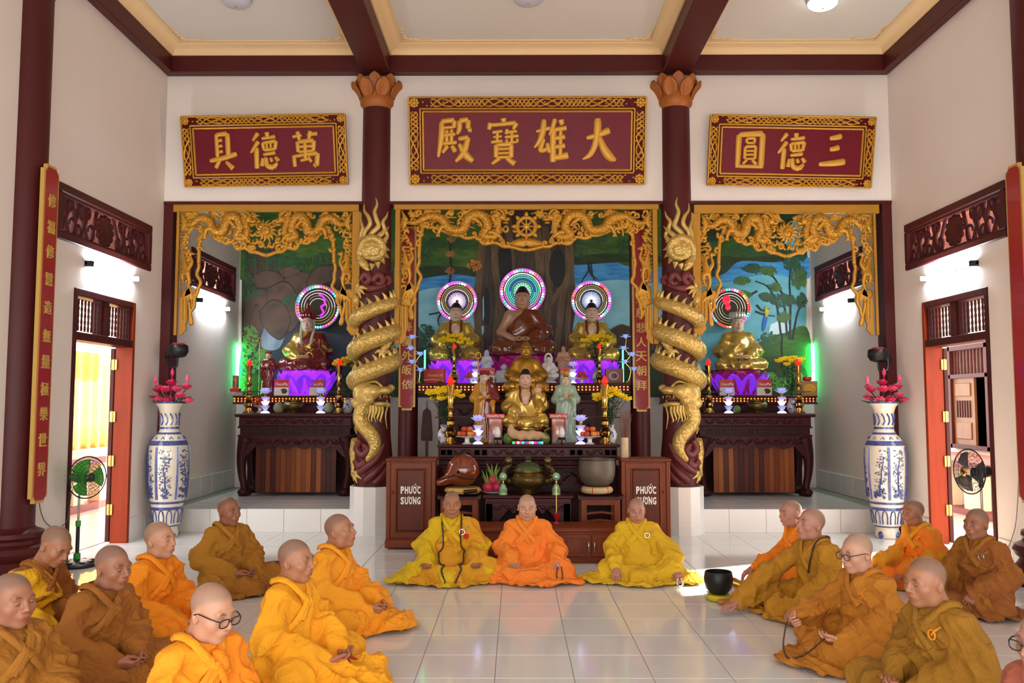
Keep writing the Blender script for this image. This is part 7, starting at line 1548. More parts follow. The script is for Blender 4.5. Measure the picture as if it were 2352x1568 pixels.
def floor_vase(label, x, y, seed):
    t = thing('floor_vase', label, 'vase', (x, y, 0), 0, 'tall blue and white floor vases'); S = .97
    prof = [(.135, .0), (.15, .01), (.155, .08), (.14, .11), (.145, .14), (.17, .16), (.185, .25), (.2, .38), (.225, .5), (.243, .65), (.255, .85), (.258, 1.05), (.25, 1.16), (.235, 1.22), (.20, 1.285), (.15, 1.33), (.125, 1.38), (.118, 1.5), (.125, 1.6), (.15, 1.68), (.195, 1.74), (.2, 1.755), (.185, 1.75), (.12, 1.66), (.1, 1.5)]
    m = MB(); m.lathe([(r * S, z) for r, z in prof], 48); m.build('body', M_glz, t)
    R = lambda z: float(np.interp(z, [p[1] for p in prof[:22]], [p[0] for p in prof[:22]])) * S
    for z0, z1 in ((.145, .165), (.36, .40), (.44, .47), (1.19, 1.25), (1.33, 1.355), (1.40, 1.425), (1.73, 1.757)):
        m = MB(); m.lathe([(R(z) + .003, z) for z in np.linspace(z0, z1, 4)], 48, cap=False); m.build('painted_band', M_cob, t)
    def surf(a, z, e=.004): r = R(z) + e; return (r * math.cos(a), r * math.sin(a), z)
    rr = random.Random(seed)
    for k in range(6):                                   # six scenic panels between upright borders
        a0 = k * PI / 3 + .3; m = MB(); m.tube([surf(a0, z) for z in np.linspace(.5, 1.17, 16)], .013, 6, flat=(1.3, .4)); m.build('panel_border', M_cob, t)
        ac = a0 + PI / 6; m = MB(); base = [(ac - .2 + .4 * i / 5, .54 + .05 * math.sin(i * 1.7)) for i in range(6)]
        tr = [(ac + rr.uniform(-.1, .1), .58)]
        for i in range(5): tr.append((tr[-1][0] + rr.uniform(-.09, .09), .58 + (i + 1) * .095))
        m.tube(spline([surf(*p) for p in tr], 14), [.012 - .0006 * i for i in range(14)], 5)
        for i in range(26): a, z = ac + rr.uniform(-.3, .3), rr.uniform(.52, .64); p = surf(a, z, .001); m.ell(p, (.02, .02, .014), 6, 4)
        for (a, z) in tr[1:]:
            for i in range(22): p = surf(a + rr.uniform(-.3, .3), z + rr.uniform(-.05, .08), .001); s_ = rr.uniform(.007, .015); m.ell(p, (s_, s_, s_ * .7), 6, 4)
        o_ = m.build('painted_tree', M_cob, t); o_['kind'] = 'stuff'
    for k in range(12):
        a = k * PI / 6; m = MB(); m.tube([surf(a - .16, .19), surf(a - .17, .28), surf(a - .1, .345), surf(a, .355), surf(a + .1, .345), surf(a + .17, .28), surf(a + .16, .19)], .008, 5); m.build('painted_arch', M_cob, t)
        m = MB(); m.tube([surf(a - .1, 1.27), surf(a, 1.30), surf(a + .1, 1.27)], .007, 5); m.tube([surf(a, 1.45), surf(a + .2, 1.5), surf(a + .1, 1.56), surf(a - .1, 1.6)], .01, 5); m.build('painted_scroll', M_cob, t)
    for k in range(4): a = k * PI / 2 + .6; m = MB(); m.ell((.12 * math.cos(a), .12 * math.sin(a), .05), (.05, .05, .05), 10, 8); m.build('foot', M_cob, t)
    # lotus bouquet
    b = thing('lotus_bouquet', label.replace('tall blue and white floor vase', 'pink lotus flowers in the floor vase'), 'flowers', (x, y, 1.72), 0, 'pink lotus bouquets')
    for i, (dx, dz, dy, s_) in enumerate([(-.19, .06, 0, 1), (-.10, .02, -.12, 1.15), (.03, .03, -.15, 1.1), (.16, .08, -.08, 1), (.25, .02, -.02, 1), (-.16, .16, -.02, .9), (-.03, .16, -.08, 1.1), (.10, .17, -.04, 1.1), (.0, .25, .02, 1), (.2, .2, .03, .95), (-.17, .2, .05, .8)]):
        m = MB(); m.tube([(0, 0, -.15), (dx * .5, dy * .5, dz * .4), (dx, dy, dz)], .006, 5); m.build('stem', M_leaf, b); fl_ = MB(); fl_.ell((dx, dy, dz + .015), (.022, .022, .02), 8, 6); fo = fl_.build('flower', M_lotc, b)
        for row, (n, tl, L) in enumerate(((8, 1.2, .09), (7, .8, .085), (5, .4, .07))):
            for k in range(n):
                a = (k + .5 * row) / n * 2 * PI; o = obj('petal', petal_me(('lot', row, s_, (i + row) % 3), petal_grid(L * s_, .08 * s_, .0, -.2, 6, 5), .004, M_lot[(i + row) % 3]), None, fo, (dx, dy, dz)); o.rotation_euler = (tl - .3, .0, a + PI / 2)
    for i, (dx, dz) in enumerate([(.02, .40), (-.2, .30), (.22, .32)]):
        m = MB(); m.tube([(0, 0, 0), (dx, 0, dz)], .006, 5); m.lathe([(.004, dz - .04), (.026, dz), (.02, dz + .04), (.003, dz + .075)], 10, (dx, 0, 0)); m.build('bud', M_lot[1] if i else M_lot[0], b)
    for i in range(9):
        a = i * .7; q = MB(); d = np.array((math.cos(a), math.sin(a), 0)); c = d * .2 + np.array((0, 0, .0 + .1 * (i % 2))); q.sheet(petal_grid(.15, .13, .25, -.2, 6, 5), .004); o = q.build('leaf', M_leaf, b, tuple(c * .6), smooth=180); o.rotation_euler = (1.0, 0, a + PI / 2)
floor_vase('tall blue and white floor vase standing by the left doorway', -4.55, 11.26, 3); floor_vase('tall blue and white floor vase standing by the right doorway', 4.80, 11.24, 9)
# --- oil burners on brackets
def burner(label, px, py, s):
    x = (XL + .13) if s > 0 else (XR - .13); z = float(at(px, py, 11.55)[2]); t = thing('wall_burner', label, 'burner', (x + s * .0, 11.60, z), 0, 'black pots on wall brackets'); xc = s * .17
    m = MB(); m.lathe([(.05, -.1), (.1, -.08), (.135, -.02), (.13, .05), (.115, .075), (.1, .06), (.02, .05)], 24, (xc, -.12, 0)); m.build('pot', mat('black_iron', '#101014', .4), t)
    m = MB(); m.tube(spline([(s * .02, 0, .1), (s * .02, -.06, -.02), (s * .05, -.12, -.2), (xc - s * .02, -.12, -.22), (xc, -.12, -.1)], 20), .014, 7); m.tube([(s * .02, 0, .1), (s * .03, -.03, .16)], .01, 6); m.ell((s * .0, -.02, -.06), (.05, .05, .06), 10, 8); m.build('bracket', MATS['black_iron'], t)
    m = MB(); [m.ell((xc + .05 * math.cos(k * 2.1), -.12 + .05 * math.sin(k * 2.1), .075), (.045, .045, .03), 8, 6) for k in range(4)]; m.build('red_flowers', mat('red_cloth', '#b81e2a', .6), t)
burner('black pot on a bracket at the left arch pilaster', 415, 805, 1); burner('black pot on a bracket at the right arch pilaster', 2005, 815, -1)
# --- fans
def cage(m, r, d, n=28, rings=6):
    for sgn in (-1, 1):
        for k in range(n): a = k / n * 2 * PI; m.tube([(math.cos(a) * r * u, sgn * d * (1 - u ** 3), math.sin(a) * r * u) for u in (.22, .5, .75, .92, 1)], .0016, 4)
        for k in range(rings): u = .22 + .78 * k / (rings - 1); m.tube([(math.cos(a) * r * u, sgn * d * (1 - u ** 3), math.sin(a) * r * u) for a in np.linspace(0, 2 * PI, 32, endpoint=False)], .0022 if k < rings - 1 else .007, 4, closed=True)
def fan(label, x, y, zc, rz, body, blade, tiltx=0, pole=True, acc=None):
    t = thing('standing_fan', label, 'fan', (x, y, 0), 0, 'standing fans')
    m = MB(); m.lathe([(.215, 0), (.22, .02), (.2, .04), (.12, .06), (.04, .075)], 28); m.build('base', M_black_pl, t)
    for k in range(8): a = k / 8 * 2 * PI; m = MB(); m.ell((.14 * math.cos(a), .14 * math.sin(a), .052), (.045, .03, .014), 8, 6, R=rotm('Z', a)); m.build('base_rib', M_black_pl, t)
    m = MB(); m.tube([(0, 0, .06), (0, 0, .14)], .035, 12); m.build('clamp', acc or M_black_pl, t); m = MB(); m.tube([(0, 0, zc - .52), (0, 0, zc - .46)], .027, 12); m.build('clamp', acc or M_black_pl, t)
    m = MB(); m.tube([(0, 0, .1), (0, 0, zc - .48)], .02, 12); m.build('pole', M_black_pl, t); m = MB(); m.tube([(0, 0, zc - .48), (0, 0, zc - .12)], .012, 10); m.build('inner_pole', mat('steel', '#c8c4bc', .25, metal=1), t)
    Rz = rotm('Z', rz) @ rotm('X', tiltx)
    def P(mb): mb.v = [(v - (0, .13, 0)) @ Rz.T + np.array((0, 0, zc)) for v in mb.v]; return mb
    m = MB(); m.tube([(0, .06, -.02), (0, .22, 0), (0, .24, 0)], [.06, .055, .02], 14); P(m).build('motor', body, t)
    m = MB(); m.tube([(0, .13, -.16), (0, .13, -.02)], .022, 8); P(m).build('neck', M_black_pl, t)
    m = MB(); cage(m, .22, .06); P(m).build('cage', M_black_pl, t); m = MB(); m.ell((0, -.06, 0), (.045, .012, .045), 12, 8); P(m).build('badge', M_black_pl if acc else M_brs, t)
    for k in range(3):
        a = k / 3 * 2 * PI; G = [[(math.cos(a + w) * u * .2, .02 * math.sin(w * 2.2), math.sin(a + w) * u * .2) for w in np.linspace(-.62, .62, 6)] for u in (.2, .5, .8, .97)]; q = MB(); q.sheet(G, .004); P(q).build('blade', blade, t, smooth=180)
M_grn = mat('green_plastic', '#2f9a2a', .35)
p = atz(176, 1300, 0); fan('green standing fan beside the left doorway', float(p[0]), float(p[1]), float(at(205, 1095, p[1])[2]), R_(60), M_grn, mat('green_blade', '#3aa82c', .3, alpha=.9), 0, acc=M_grn)
p = atz(2262, 1330, 0); fan('black standing fan in the right doorway', float(p[0]), float(p[1]), float(at(2226, 1082, p[1])[2]), R_(-78), M_black_pl, mat('grey_blade', '#3a3a3c', .3, alpha=.85))
# --- cables and sockets
def socket(label, x, y, z, s):
    t = thing('wall_socket', label, 'socket', (x, y, z), 0, 'wall sockets'); m = MB(); m.span((0, -.035, -.06), (s * .012, .035, .06), bev=.003); m.build('plate', M_white_pl, t); m = MB(); m.span((s * .012, -.015, -.03), (s * .04, .015, .0), bev=.003); m.build('plug', M_white_pl, t)
def cable(label, pts, col='#5a5a5c'): m = MB(); m.tube(spline(pts, 40), .005, 6); tag(m.build('power_cable', mat('cable_' + col, col, .5), smooth=180), label, 'cable', 'power cables')
q = atx(86, 985, XL); socket('white socket on the wall left of the left doorway', XL, float(q[1]), float(q[2]), 1)
cable('grey cable hanging from the socket to the green fan', [atx(*a_, XL) + (.04, 0, 0) for a_ in ((86, 990), (92, 1050), (80, 1130), (90, 1190), (118, 1212), (145, 1195), (156, 1130))])
q = atx(2347, 955, XR); socket('white socket on the wall right of the right doorway', XR, float(q[1]), float(q[2]), -1)
cable('pale cable running down the right wall to the floor', [atx(*a_, XR) - (.03, 0, 0) for a_ in ((2347, 965), (2346, 1100), (2340, 1200), (2325, 1250), (2310, 1280))], '#9a9894')
# --- altar top items
YF = 11.05
candlestick('tall brass candlestick at the left end of the front table', 1035, YF, ZF, .85); candlestick('tall brass candlestick at the right end of the front table', 1389, YF, ZF, .85)
candlestick('brass candlestick on the long shelf in front of the left golden seated figure', 1043, 13.1, 2.03, .60, False); candlestick('brass candlestick on the long shelf in front of the right golden seated figure', 1377, 13.1, 2.03, .60, False)
candlestick('left brass candlestick on the left alcove table', 572, 13.45, ZT, .83); candlestick('right brass candlestick on the left alcove table', 779, 13.45, ZT, .83)
candlestick('left brass candlestick on the right alcove table', 1628, 13.45, ZT, .83); candlestick('right brass candlestick on the right alcove table', 1835, 13.45, ZT, .83)
flower_vase('yellow chrysanthemums in a vase at the left end of the front table', 1020, 11.36, ZF, .72, .25, 1, 16); flower_vase('yellow chrysanthemums in a vase at the right end of the front table', 1402, 11.36, ZF, .72, .25, 2, 16)
flower_vase('yellow chrysanthemums in front of the left golden seated figure', 1043, 13.3, 2.03, .78, .27, 3, 16); flower_vase('yellow chrysanthemums in front of the right golden seated figure', 1372, 13.3, 2.03, .78, .27, 4, 16)
flower_vase('yellow chrysanthemums at the right of the left alcove table', 800, 13.74, ZT, .90, .24, 5); flower_vase('yellow chrysanthemums at the right of the right alcove table', 1818, 13.74, ZT, .90, .24, 6)
for lb, px, Y, z, H in [('crystal lotus lamp left on the front table', 1098, 10.95, ZF, .40), ('crystal lotus lamp right on the front table', 1333, 10.95, ZF, .40), ('crystal lotus lamp left on the long shelf', 1092, 12.98, 2.03, .36), ('crystal lotus lamp right on the long shelf', 1316, 12.98, 2.03, .36),
                        ('left crystal lotus lamp on the left alcove table', 610, 13.4, ZT, .42), ('right crystal lotus lamp on the left alcove table', 737, 13.4, ZT, .42), ('left crystal lotus lamp on the right alcove table', 1673, 13.4, ZT, .42), ('right crystal lotus lamp on the right alcove table', 1795, 13.4, ZT, .42)]: crystal_lotus(lb, px, Y, z, H)
DIRS = ('right', 'back right', 'back', 'back left', 'left', 'front left', 'front', 'front right')
def fruit_dish(label, px, Y, z, seed, n=7, cols=(0, 1, 2), sc=1):
    x = X_(px, Y); t = thing('fruit_dish', label.split('|')[0], 'dish', (x, Y, z), 0, 'footed white fruit dishes', sc); m = MB(); m.lathe([(.06, 0), (.065, .012), (.03, .03), (.028, .07), (.06, .085), (.14, .1), (.145, .108), (.05, .1)], 24); m.build('dish', M_cer, t); r = random.Random(seed)
    for i in range(n):
        a = i * 2 * PI / (n - 2) if i < n - 2 else i * PI; rad = .085 if i < n - 2 else .035; zz_ = .135 if i < n - 2 else .195
        m = MB(); m.lathe([(.002, -.03), (.022, -.034), (.038, -.015), (.04, .005), (.03, .028), (.01, .032), (.001, .026)], 12); o = tag(m.build('fruit', M_fruit[cols[i % len(cols)]]), (('%s, at the %s of the dish' % (label.split('|')[1], DIRS[int(round((a % (2 * PI)) / (PI / 4))) % 8])) if i < n - 2 else '%s, %s one of the top two' % (label.split('|')[1], 'left' if i % 2 else 'right')), 'fruit', label.split('|')[0].replace('white', 'fruit of the white')); o.location = (x + rad * math.cos(a) * sc, Y + rad * math.sin(a) * sc, z + zz_ * sc); o.scale = (sc, sc, sc)
        m = MB(); m.tube([(0, 0, .026), (.004, 0, .042)], .003, 5); m.build('stalk', M_leaf, o)
fruit_dish('white footed dish of orange fruit left on the front table|orange fruit on the left front dish', 1073, 10.92, ZF, 1, 8); fruit_dish('white footed dish of fruit right on the front table|fruit on the right front dish', 1354, 10.9, ZF, 2, 8)
fruit_dish('small white dish of red fruit on the long shelf, left side|red fruit on the long shelf left dish', 1082, 13.05, 2.03, 3, 6, (1,), .8); fruit_dish('small white dish of red fruit on the long shelf, right side|red fruit on the long shelf right dish', 1337, 13.05, 2.03, 4, 6, (1,), .8); fruit_dish('white dish of red fruit on the left alcove table|red fruit on the left alcove dish', 598, 13.7, ZT, 5, 7, (1, 0), 1.1)
def pomelo(label, px, Y, z, r, mt=None): m = MB(); m.lathe([(.002, 0), (r * .6, r * .1), (r * .95, r * .55), (r, r), (r * .85, r * 1.5), (r * .4, r * 1.95), (.004, r * 2.02)], 18); t = thing('pomelo', label, 'fruit', (X_(px, Y), Y, z), 0); m.build('peel', mt or M_pom, t); m = MB(); m.tube([(0, 0, r * 2), (.004, 0, r * 2.15)], .005, 5); m.build('stalk', M_leaf, t)
pomelo('green pomelo behind the left fruit dish', 1083, 11.25, ZF, .10); pomelo('green pomelo left of the golden throne', 1168, 11.0, ZF, .075); pomelo('green pomelo right of the golden throne', 1250, 11.0, ZF, .075); pomelo('pale pomelo left on the left alcove table', 641, 13.55, ZT, .085, mat('pale_melon', '#8a8a5c', .5)); pomelo('pale pomelo right on the left alcove table', 756, 13.55, ZT, .085, MATS['pale_melon']); pomelo('small green pomelo on the right alcove table', 1692, 13.4, ZT, .06)
# printed cartons
M_cred = mat('carton_red', '#c81c22', .4); M_cwht = mat('carton_white', '#e6dccc', .45); M_pie = mat('pie_brown', '#4a2412', .5); M_marsh = mat('pie_cream', '#e8d8b8', .5)
def carton(label, px, Y, z, w, h, text, rz=0, style=0, dz=0):
    t = thing('carton', label, 'box', (X_(px, Y), Y, z), rz, 'biscuit cartons'); d = .08
    m = MB(); m.box((0, d / 2, h / 2), (w, d, h), bev=.003); m.build('box', M_cwht if style == 0 else M_cred, t, smooth=0)
    if style == 0:
        m = MB(); m.span((-w / 2 + .001, -.0015, h * .52), (w / 2 - .001, .0, h - .001)); m.build('red_print', M_cred, t, smooth=0)
        m = MB(); m.ell((w * .18, -.003, h * .28), (w * .24, .002, h * .17), 18, 6); m.build('pie_print', M_pie, t); m = MB(); m.ell((-w * .1, -.004, h * .24), (w * .17, .002, h * .10), 18, 6, R=rotm('Y', .4)); m.build('pie_print', M_marsh, t)
        q = text_mb(text, (w * .86, h * .20), .002, weight=.02); q.build('lettering', M_cwht, t, (0, -.004, h * .72), smooth=0)
    else:
        q = text_mb(text, (w * .72, h * .17), .002, weight=.01); q.build('lettering', mat('carton_gold', '#d8b060', .4), t, (w * .06, -.003, h * .55), smooth=0)
        m = MB(); m.prism([(-w / 2, h * .28), (-w * .1, h * .32), (w / 2, h * .2), (w / 2, h * .16), (-w * .1, h * .27), (-w / 2, h * .2)], -.002, 0); m.build('wave_print', MATS['carton_gold'], t, smooth=0)
        m = MB(); m.ell((w * .3, -.003, h * .12), (w * .14, .002, h * .1), 14, 6); m.build('pie_print', M_pie, t)
carton('ChocoPie carton left of the laughing statue on the long shelf'.replace('ChocoPie carton', 'red and white biscuit carton'), 1119, 13.02, 2.03, .225, .24, 'ChocoPie'); carton('red and white biscuit carton right of the white statue on the long shelf', 1304, 13.02, 2.03, .225, .24, 'ChocoPie')
carton('red carton with gold lettering at the left end of the long shelf', 997, 13.05, 2.03, .32, .23, 'PHANER PIE', -.12, 1)
carton('left biscuit carton on the left alcove shelf', 646, 13.98, ZSH1, .24, .26, 'ChocoPie'); carton('right biscuit carton on the left alcove shelf', 727, 13.98, ZSH1, .24, .26, 'ChocoPie'); carton('left biscuit carton on the right alcove shelf', 1670, 13.98, ZSH1, .24, .26, 'ChocoPie'); carton('right biscuit carton on the right alcove shelf', 1756, 13.98, ZSH1, .24, .26, 'ChocoPie')
for lb, px in (('red and white biscuit bag with a printed header left of the golden seated figure', 1138), ('red and white biscuit bag with a printed header right of the golden seated figure', 1283)):
    Y = 11.0; t = thing('biscuit_bag', lb, 'bag', (X_(px, Y), Y, ZF), 0, 'biscuit bags on the front table'); w, h = .175, .34
    G = [[(x, -.03 * math.cos(x / w * PI) * math.sin(min(1, z / h + .08) * PI) - .002 * math.sin(z * 60 + x * 30), z) for x in np.linspace(-w / 2, w / 2, 9)] for z in np.linspace(0, h, 12)]; G2 = [[(x, .05 - y, z) for x, y, z in r] for r in G]
    m = MB(); m.sheet(G, .004); m.sheet(G2, .004); m.build('pouch', mat('bag_foil', '#c8b8a8', .25, metal=.3, var=1, vscale=9, col2='#9a1418'), t, smooth=180); m = MB(); m.span((-w / 2 - .03, -.012, h - .01), (w / 2 + .03, .05, h + .045), bev=.003); m.build('header', M_cred, t, smooth=0)
    q = text_mb('ChocoPie Tag', (.21, .034), .002, weight=.015); q.build('lettering', M_cwht, t, (0, -.014, h + .017), smooth=0); m = MB(); m.span((-w / 2, .0, 0), (-w / 2 + .014, .05, h)); m.span((w / 2 - .014, .0, 0), (w / 2, .05, h)); m.build('red_edge', M_cred, t, smooth=0)
t = thing('cake_box', 'pink printed cake box leaning at the right end of the long shelf', 'box', (X_(1412, 13.05), 13.05, 2.03), .1); m = MB(); m.box((0, .05, .115), (.27, .1, .23), bev=.004); m.build('box', mat('box_rose', '#8a3c40', .4, var=.5, vscale=12, col2='#b0806a'), t, smooth=0); m = MB(); m.ell((-.01, -.002, .12), (.08, .003, .07), 18, 6); m.build('round_print', mat('print_grey', '#b0a8a4', .4), t); m = MB(); m.ell((-.01, -.004, .12), (.05, .003, .04), 18, 6); m.build('emblem_print', mat('print_red', '#8a2a2c', .4), t)
t = thing('drink_can', 'red drink can on small boxes at the left end of the left alcove shelf', 'can', (X_(541, 14.02), 14.02, ZSH1 + .12)); m = MB(); m.lathe([(.045, 0), (.05, .01), (.05, .19), (.044, .205), (.042, .2)], 18); m.build('can', mat('can_red', '#8a1a18', .3, metal=.3, var=.6, vscale=14, col2='#c8b8a0'), t); m = MB(); m.lathe([(.044, .203), (.046, .21), (.03, .212)], 18); m.build('lid', mat('steel', '#c8c4bc', .25, metal=1), t)
t = thing('small_box', 'pale patterned box under the red can', 'box', (X_(541, 14.02), 14.02, ZSH1)); m = MB(); m.box((0, 0, .03), (.27, .12, .06), bev=.004); m.build('base_box', mat('box_pale', '#b0a898', .5, var=.6, vscale=20), t, smooth=0); m = MB(); m.box((0, 0, .09), (.15, .1, .06), bev=.004); m.build('top_box', M_cred, t, smooth=0)
t = thing('picture_box', 'box with a yellow picture at the right end of the right alcove shelf', 'box', (X_(1860, 14.02), 14.02, ZSH1)); m = MB(); m.box((0, .05, .12), (.26, .1, .24), bev=.004); m.build('box', mat('box_tan', '#9a7a48', .5), t, smooth=0); m = MB(); m.ell((0, -.002, .11), (.1, .003, .08), 16, 6); m.build('yellow_print', mat('print_yellow', '#c8921c', .5), t); m = MB(); m.lathe([(.05, 0), (.07, .02), (.07, .06), (.06, .07)], 16, (-.02, .05, .24)); m.build('red_pot', M_cred, t)
# bowls and burners
def bowl_burner(label, px, Y, z, s, ears=True):
    t = thing('incense_burner', label, 'burner', (X_(px, Y), Y, z), 0, 'bronze incense burners', s); m = MB(); m.lathe([(.12, 0), (.125, .015), (.1, .03), (.11, .05), (.18, .09), (.22, .15), (.22, .19), (.19, .23), (.18, .25), (.205, .275), (.205, .285), (.18, .28), (.15, .2)], 32); m.build('bowl', M_bronze, t); m = MB(); m.lathe([(.195, .225), (.2, .235), (.19, .245)], 32, cap=False); m.lathe([(.122, .0), (.128, .01), (.11, .025)], 32, cap=False); m.build('polished_rim', M_brs, t)
    if ears:
        for q_ in (-1, 1): m = MB(); m.tube(spline([(q_ * .19, 0, .14), (q_ * .29, 0, .17), (q_ * .30, 0, .27), (q_ * .24, 0, .33), (q_ * .22, 0, .40)], 20), [.03, .035, .04, .035, .02] and .034, 8); m.ell((q_ * .24, -.02, .40), (.05, .045, .05), 10, 8); [m.ell((q_ * (.26 + .03 * math.sin(k)), 0, .16 + k * .05), (.035, .04, .03), 8, 6) for k in range(5)]; m.build('dragon_handle', M_bronze, t)
        m = MB(); m.lathe([(.18, .285), (.17, .31), (.12, .36), (.05, .38), (.03, .41), (.045, .43), (.005, .46)], 24); m.build('lid', mat('bronze_green', '#5a6a44', .35, metal=.7, bump=.8, bscale=30), t)
YIN = YI + .24; ZIN = zi(1138); bowl_burner('large bronze incense burner with dragon handles on the low table', 1213, YIN, ZIN, .98)
bowl_burner('plain bronze bowl on the left alcove table', 675, 13.42, ZT, .72, False); bowl_burner('plain bronze bowl on the right alcove table', 1738, 13.42, ZT, .72, False)
t = thing('wooden_fish', 'round varnished wooden fish drum on its cushion', 'drum', (SLX - .0, YI + .2, SLZ + .07)); s = SDF(); s.ell((.03, 0, .2), (.2, .17, .19), .04); s.cap((-.02, -.03, .16), (-.24, -.08, .06), .1, .045, .06); F, lo, ax = s.field(.012, .02); V, Q = surface(F, lo, .012); obj('body', solid('body', V, Q), mat('fish_wood', '#7a3212', .15, coat=.8, var=.5, vscale=16, col2='#5a200a'), t)
m = MB(); m.tube(s.project(spline([(-.26, -.1, .10), (-.1, -.2, .14), (.05, -.2, .10), (.2, -.12, .08)], 24), .0), .008, 6); m.build('slit_shade_line', mat('hole_shade_paint', '#0c0504', .8), t); m = MB(); m.ell(s.project([(-.02, -.2, .19)], -.004)[0], (.022, .012, .022), 12, 8); m.build('sound_hole_shade', MATS['hole_shade_paint'], t)  # dark line and dot on the surface, painted as shade inside the drum
t = thing('drum_cushion', 'yellow silk cushion under the wooden fish drum', 'cushion', (SLX + .03, YI + .2, SLZ)); m = MB(); m.lathe([(.03, .0), (.2, .005), (.225, .035), (.2, .07), (.03, .075)], 28); m.build('cover', mat('yellow_silk', '#c8a05a', .6, bump=.3, bscale=30), t); m = MB(); m.tube([(.02, -.22, .03), (.18, -.2, .05)], [.03, .022], 10); m.build('mallet_head', mat('mallet_dark', '#2a120c', .4), t)
t = thing('bowl_gong', 'large grey bronze bowl gong on the right stand', 'gong', (SRX - .02, YI + .2, SRZ + .08)); m = MB(); m.lathe([(.03, 0), (.13, .01), (.19, .06), (.215, .14), (.22, .22), (.213, .3), (.216, .33), (.205, .33), (.2, .22), (.15, .04), (.02, .02)], 40); m.build('bowl', mat('gong_bronze', '#6c6256', .5, metal=.4, var=.3, vscale=6), t); m = MB(); m.lathe([(.213, .31), (.219, .32), (.217, .333), (.206, .333)], 40, cap=False); m.build('lip', mat('gong_lip', '#4a4238', .4, metal=.6), t)
t = thing('gong_cushion', 'patterned ring cushion under the large bowl gong', 'cushion', (SRX - .02, YI + .2, SRZ)); m = MB(); m.tube([(.15 * math.cos(a), .15 * math.sin(a), .042) for a in np.linspace(0, 2 * PI, 32, endpoint=False)], .042, 10, closed=True); m.build('ring', mat('cream_silk', '#c8b080', .6, bump=.3, bscale=40), t)
for k in range(6): a = k * PI / 3 - .9; m = MB(); m.tube([(.15 * math.cos(a + d) + .0, .15 * math.sin(a + d), .042) for d in (-.1, 0, .1)], [.036, .0445, .036], 10); m.build('red_patch', M_cred, t)
t = thing('dragonfruit_dish', 'dish of dragon fruit beside the large incense burner', 'dish', (X_(1133, YIN), YIN, ZIN)); m = MB(); m.lathe([(.06, 0), (.13, .02), (.14, .03), (.05, .02)], 24); m.build('plate', M_cer, t)
for i, (dx, dz, rx) in enumerate(((-.06, .08, .4), (.05, .08, -.2), (.0, .16, 1.2))):
    o = tag(MB().ell((0, 0, 0), (.07, .06, .065), 14, 10).build('dragon_fruit', mat('dragonfruit_pink', '#b02448', .45)), ('pink dragon fruit lying left on the dish', 'pink dragon fruit lying right on the dish', 'upright dragon fruit on top of the dish')[i], 'fruit', 'dragon fruit by the burner'); o.location = (X_(1133, YIN) + dx, YIN, ZIN + dz)
    for k in range(7): a = k * .9; m = MB(); d = np.array((math.cos(a) * .4, math.sin(a) * .3 - .2, .6 + .3 * (k % 2))); m.tube([d * .06, d * .12 + (0, 0, .02), d * .17 + (.02 * math.cos(a), 0, .05)], [.014, .01, .001], 5, flat=(1, .4)); m.build('scale_leaf', mat('dragonfruit_green', '#7a9a3c', .5), o)
for lb, px in (('crystal ball lamp left of the large burner', 1156), ('crystal ball lamp right of the large burner', 1277)):
    t = thing('crystal_ball_lamp', lb, 'lamp', (X_(px, YIN - .1), YIN - .1, ZIN), 0, 'crystal ball lamps'); M_gb = mat('green_crystal', '#9ac8a0', .05, spec=.8, coat=.6, metal=.3); m = MB(); m.lathe([(.055, 0), (.05, .02), (.05, .07), (.03, .11), (.012, .13)], 12); m.build('base', M_gb, t, smooth=0); m = MB(); m.lathe([(.012, .13), (.016, .15), (.01, .165)], 10); m.build('joint', M_brs, t); m = MB(); m.ell((0, 0, .21), .05, 14, 10); m.build('ball', M_gb, t)
t = thing('incense_stick_stand', 'thin red stand with a single incense stick on the low chest', 'stand', (X_(1277, 9.75), 9.75, zB)); m = MB(); m.lathe([(.035, 0), (.03, .01), (.012, .03), (.02, .05), (.03, .07), (.035, .11), (.02, .12)], 14); m.build('cup', mat('red_plastic', '#a01420', .3), t); m = MB(); m.tube([(0, 0, .1), (0, 0, .42)], .004, 6); m.build('stick', M_brs, t); m = MB(); m.lathe([(.002, .3), (.02, .305), (.002, .31)], 10); m.build('bead', M_brs, t)
# small cups on black tripods, driftwood ornament, coloured bulbs
for lb, px in (('white cup on a black tripod, left of the coloured bulbs', 1143), ('white cup on a black tripod, right of the coloured bulbs', 1290)):
    t = thing('offering_cup', lb, 'cup', (X_(px, 10.84), 10.84, ZF), 0, 'white cups on black tripods'); m = MB(); m.lathe([(.03, .065), (.05, .075), (.055, .09), (.02, .095)], 16); [m.tube([(.045 * math.cos(a), .045 * math.sin(a), .08), (.06 * math.cos(a), .06 * math.sin(a), .04), (.045 * math.cos(a), .045 * math.sin(a), 0)], .01, 6) for a in (.5, 2.6, 4.7)]; m.build('tripod', M_black_pl, t); m = MB(); m.lathe([(.02, .09), (.035, .11), (.042, .15), (.03, .19), (.02, .21), (.025, .225)], 16); m.build('cup', M_cer, t)
t = thing('driftwood_ornament', 'beige carved ornament lying in front of the golden seated figure', 'ornament', (X_(1212, 10.92), 10.92, ZF + .055)); s = SDF(); s.ell((0, 0, .06), (.22, .07, .06), .04); s.chain([(-.1, 0, .06), (-.2, 0, .09), (-.225, -.01, .15)], [.06, .045, .03], .03); s.ell((-.215, -.01, .16), (.035, .035, .045), .02); s.chain([(.08, 0, .07), (.26, .0, .03)], [.055, .015], .03); F, lo, ax = s.field(.012, .02); V, Q = surface(F, lo, .012); V = relax(V, Q, 1); N = vnormals(V, Q); V = V + N * (.006 * np.sin(V[:, 0] * 60 + V[:, 2] * 40))[:, None]; obj('body', solid('body', V, Q), mat('beige_wood', '#c8a078', .6, bump=.3, bscale=30), t)
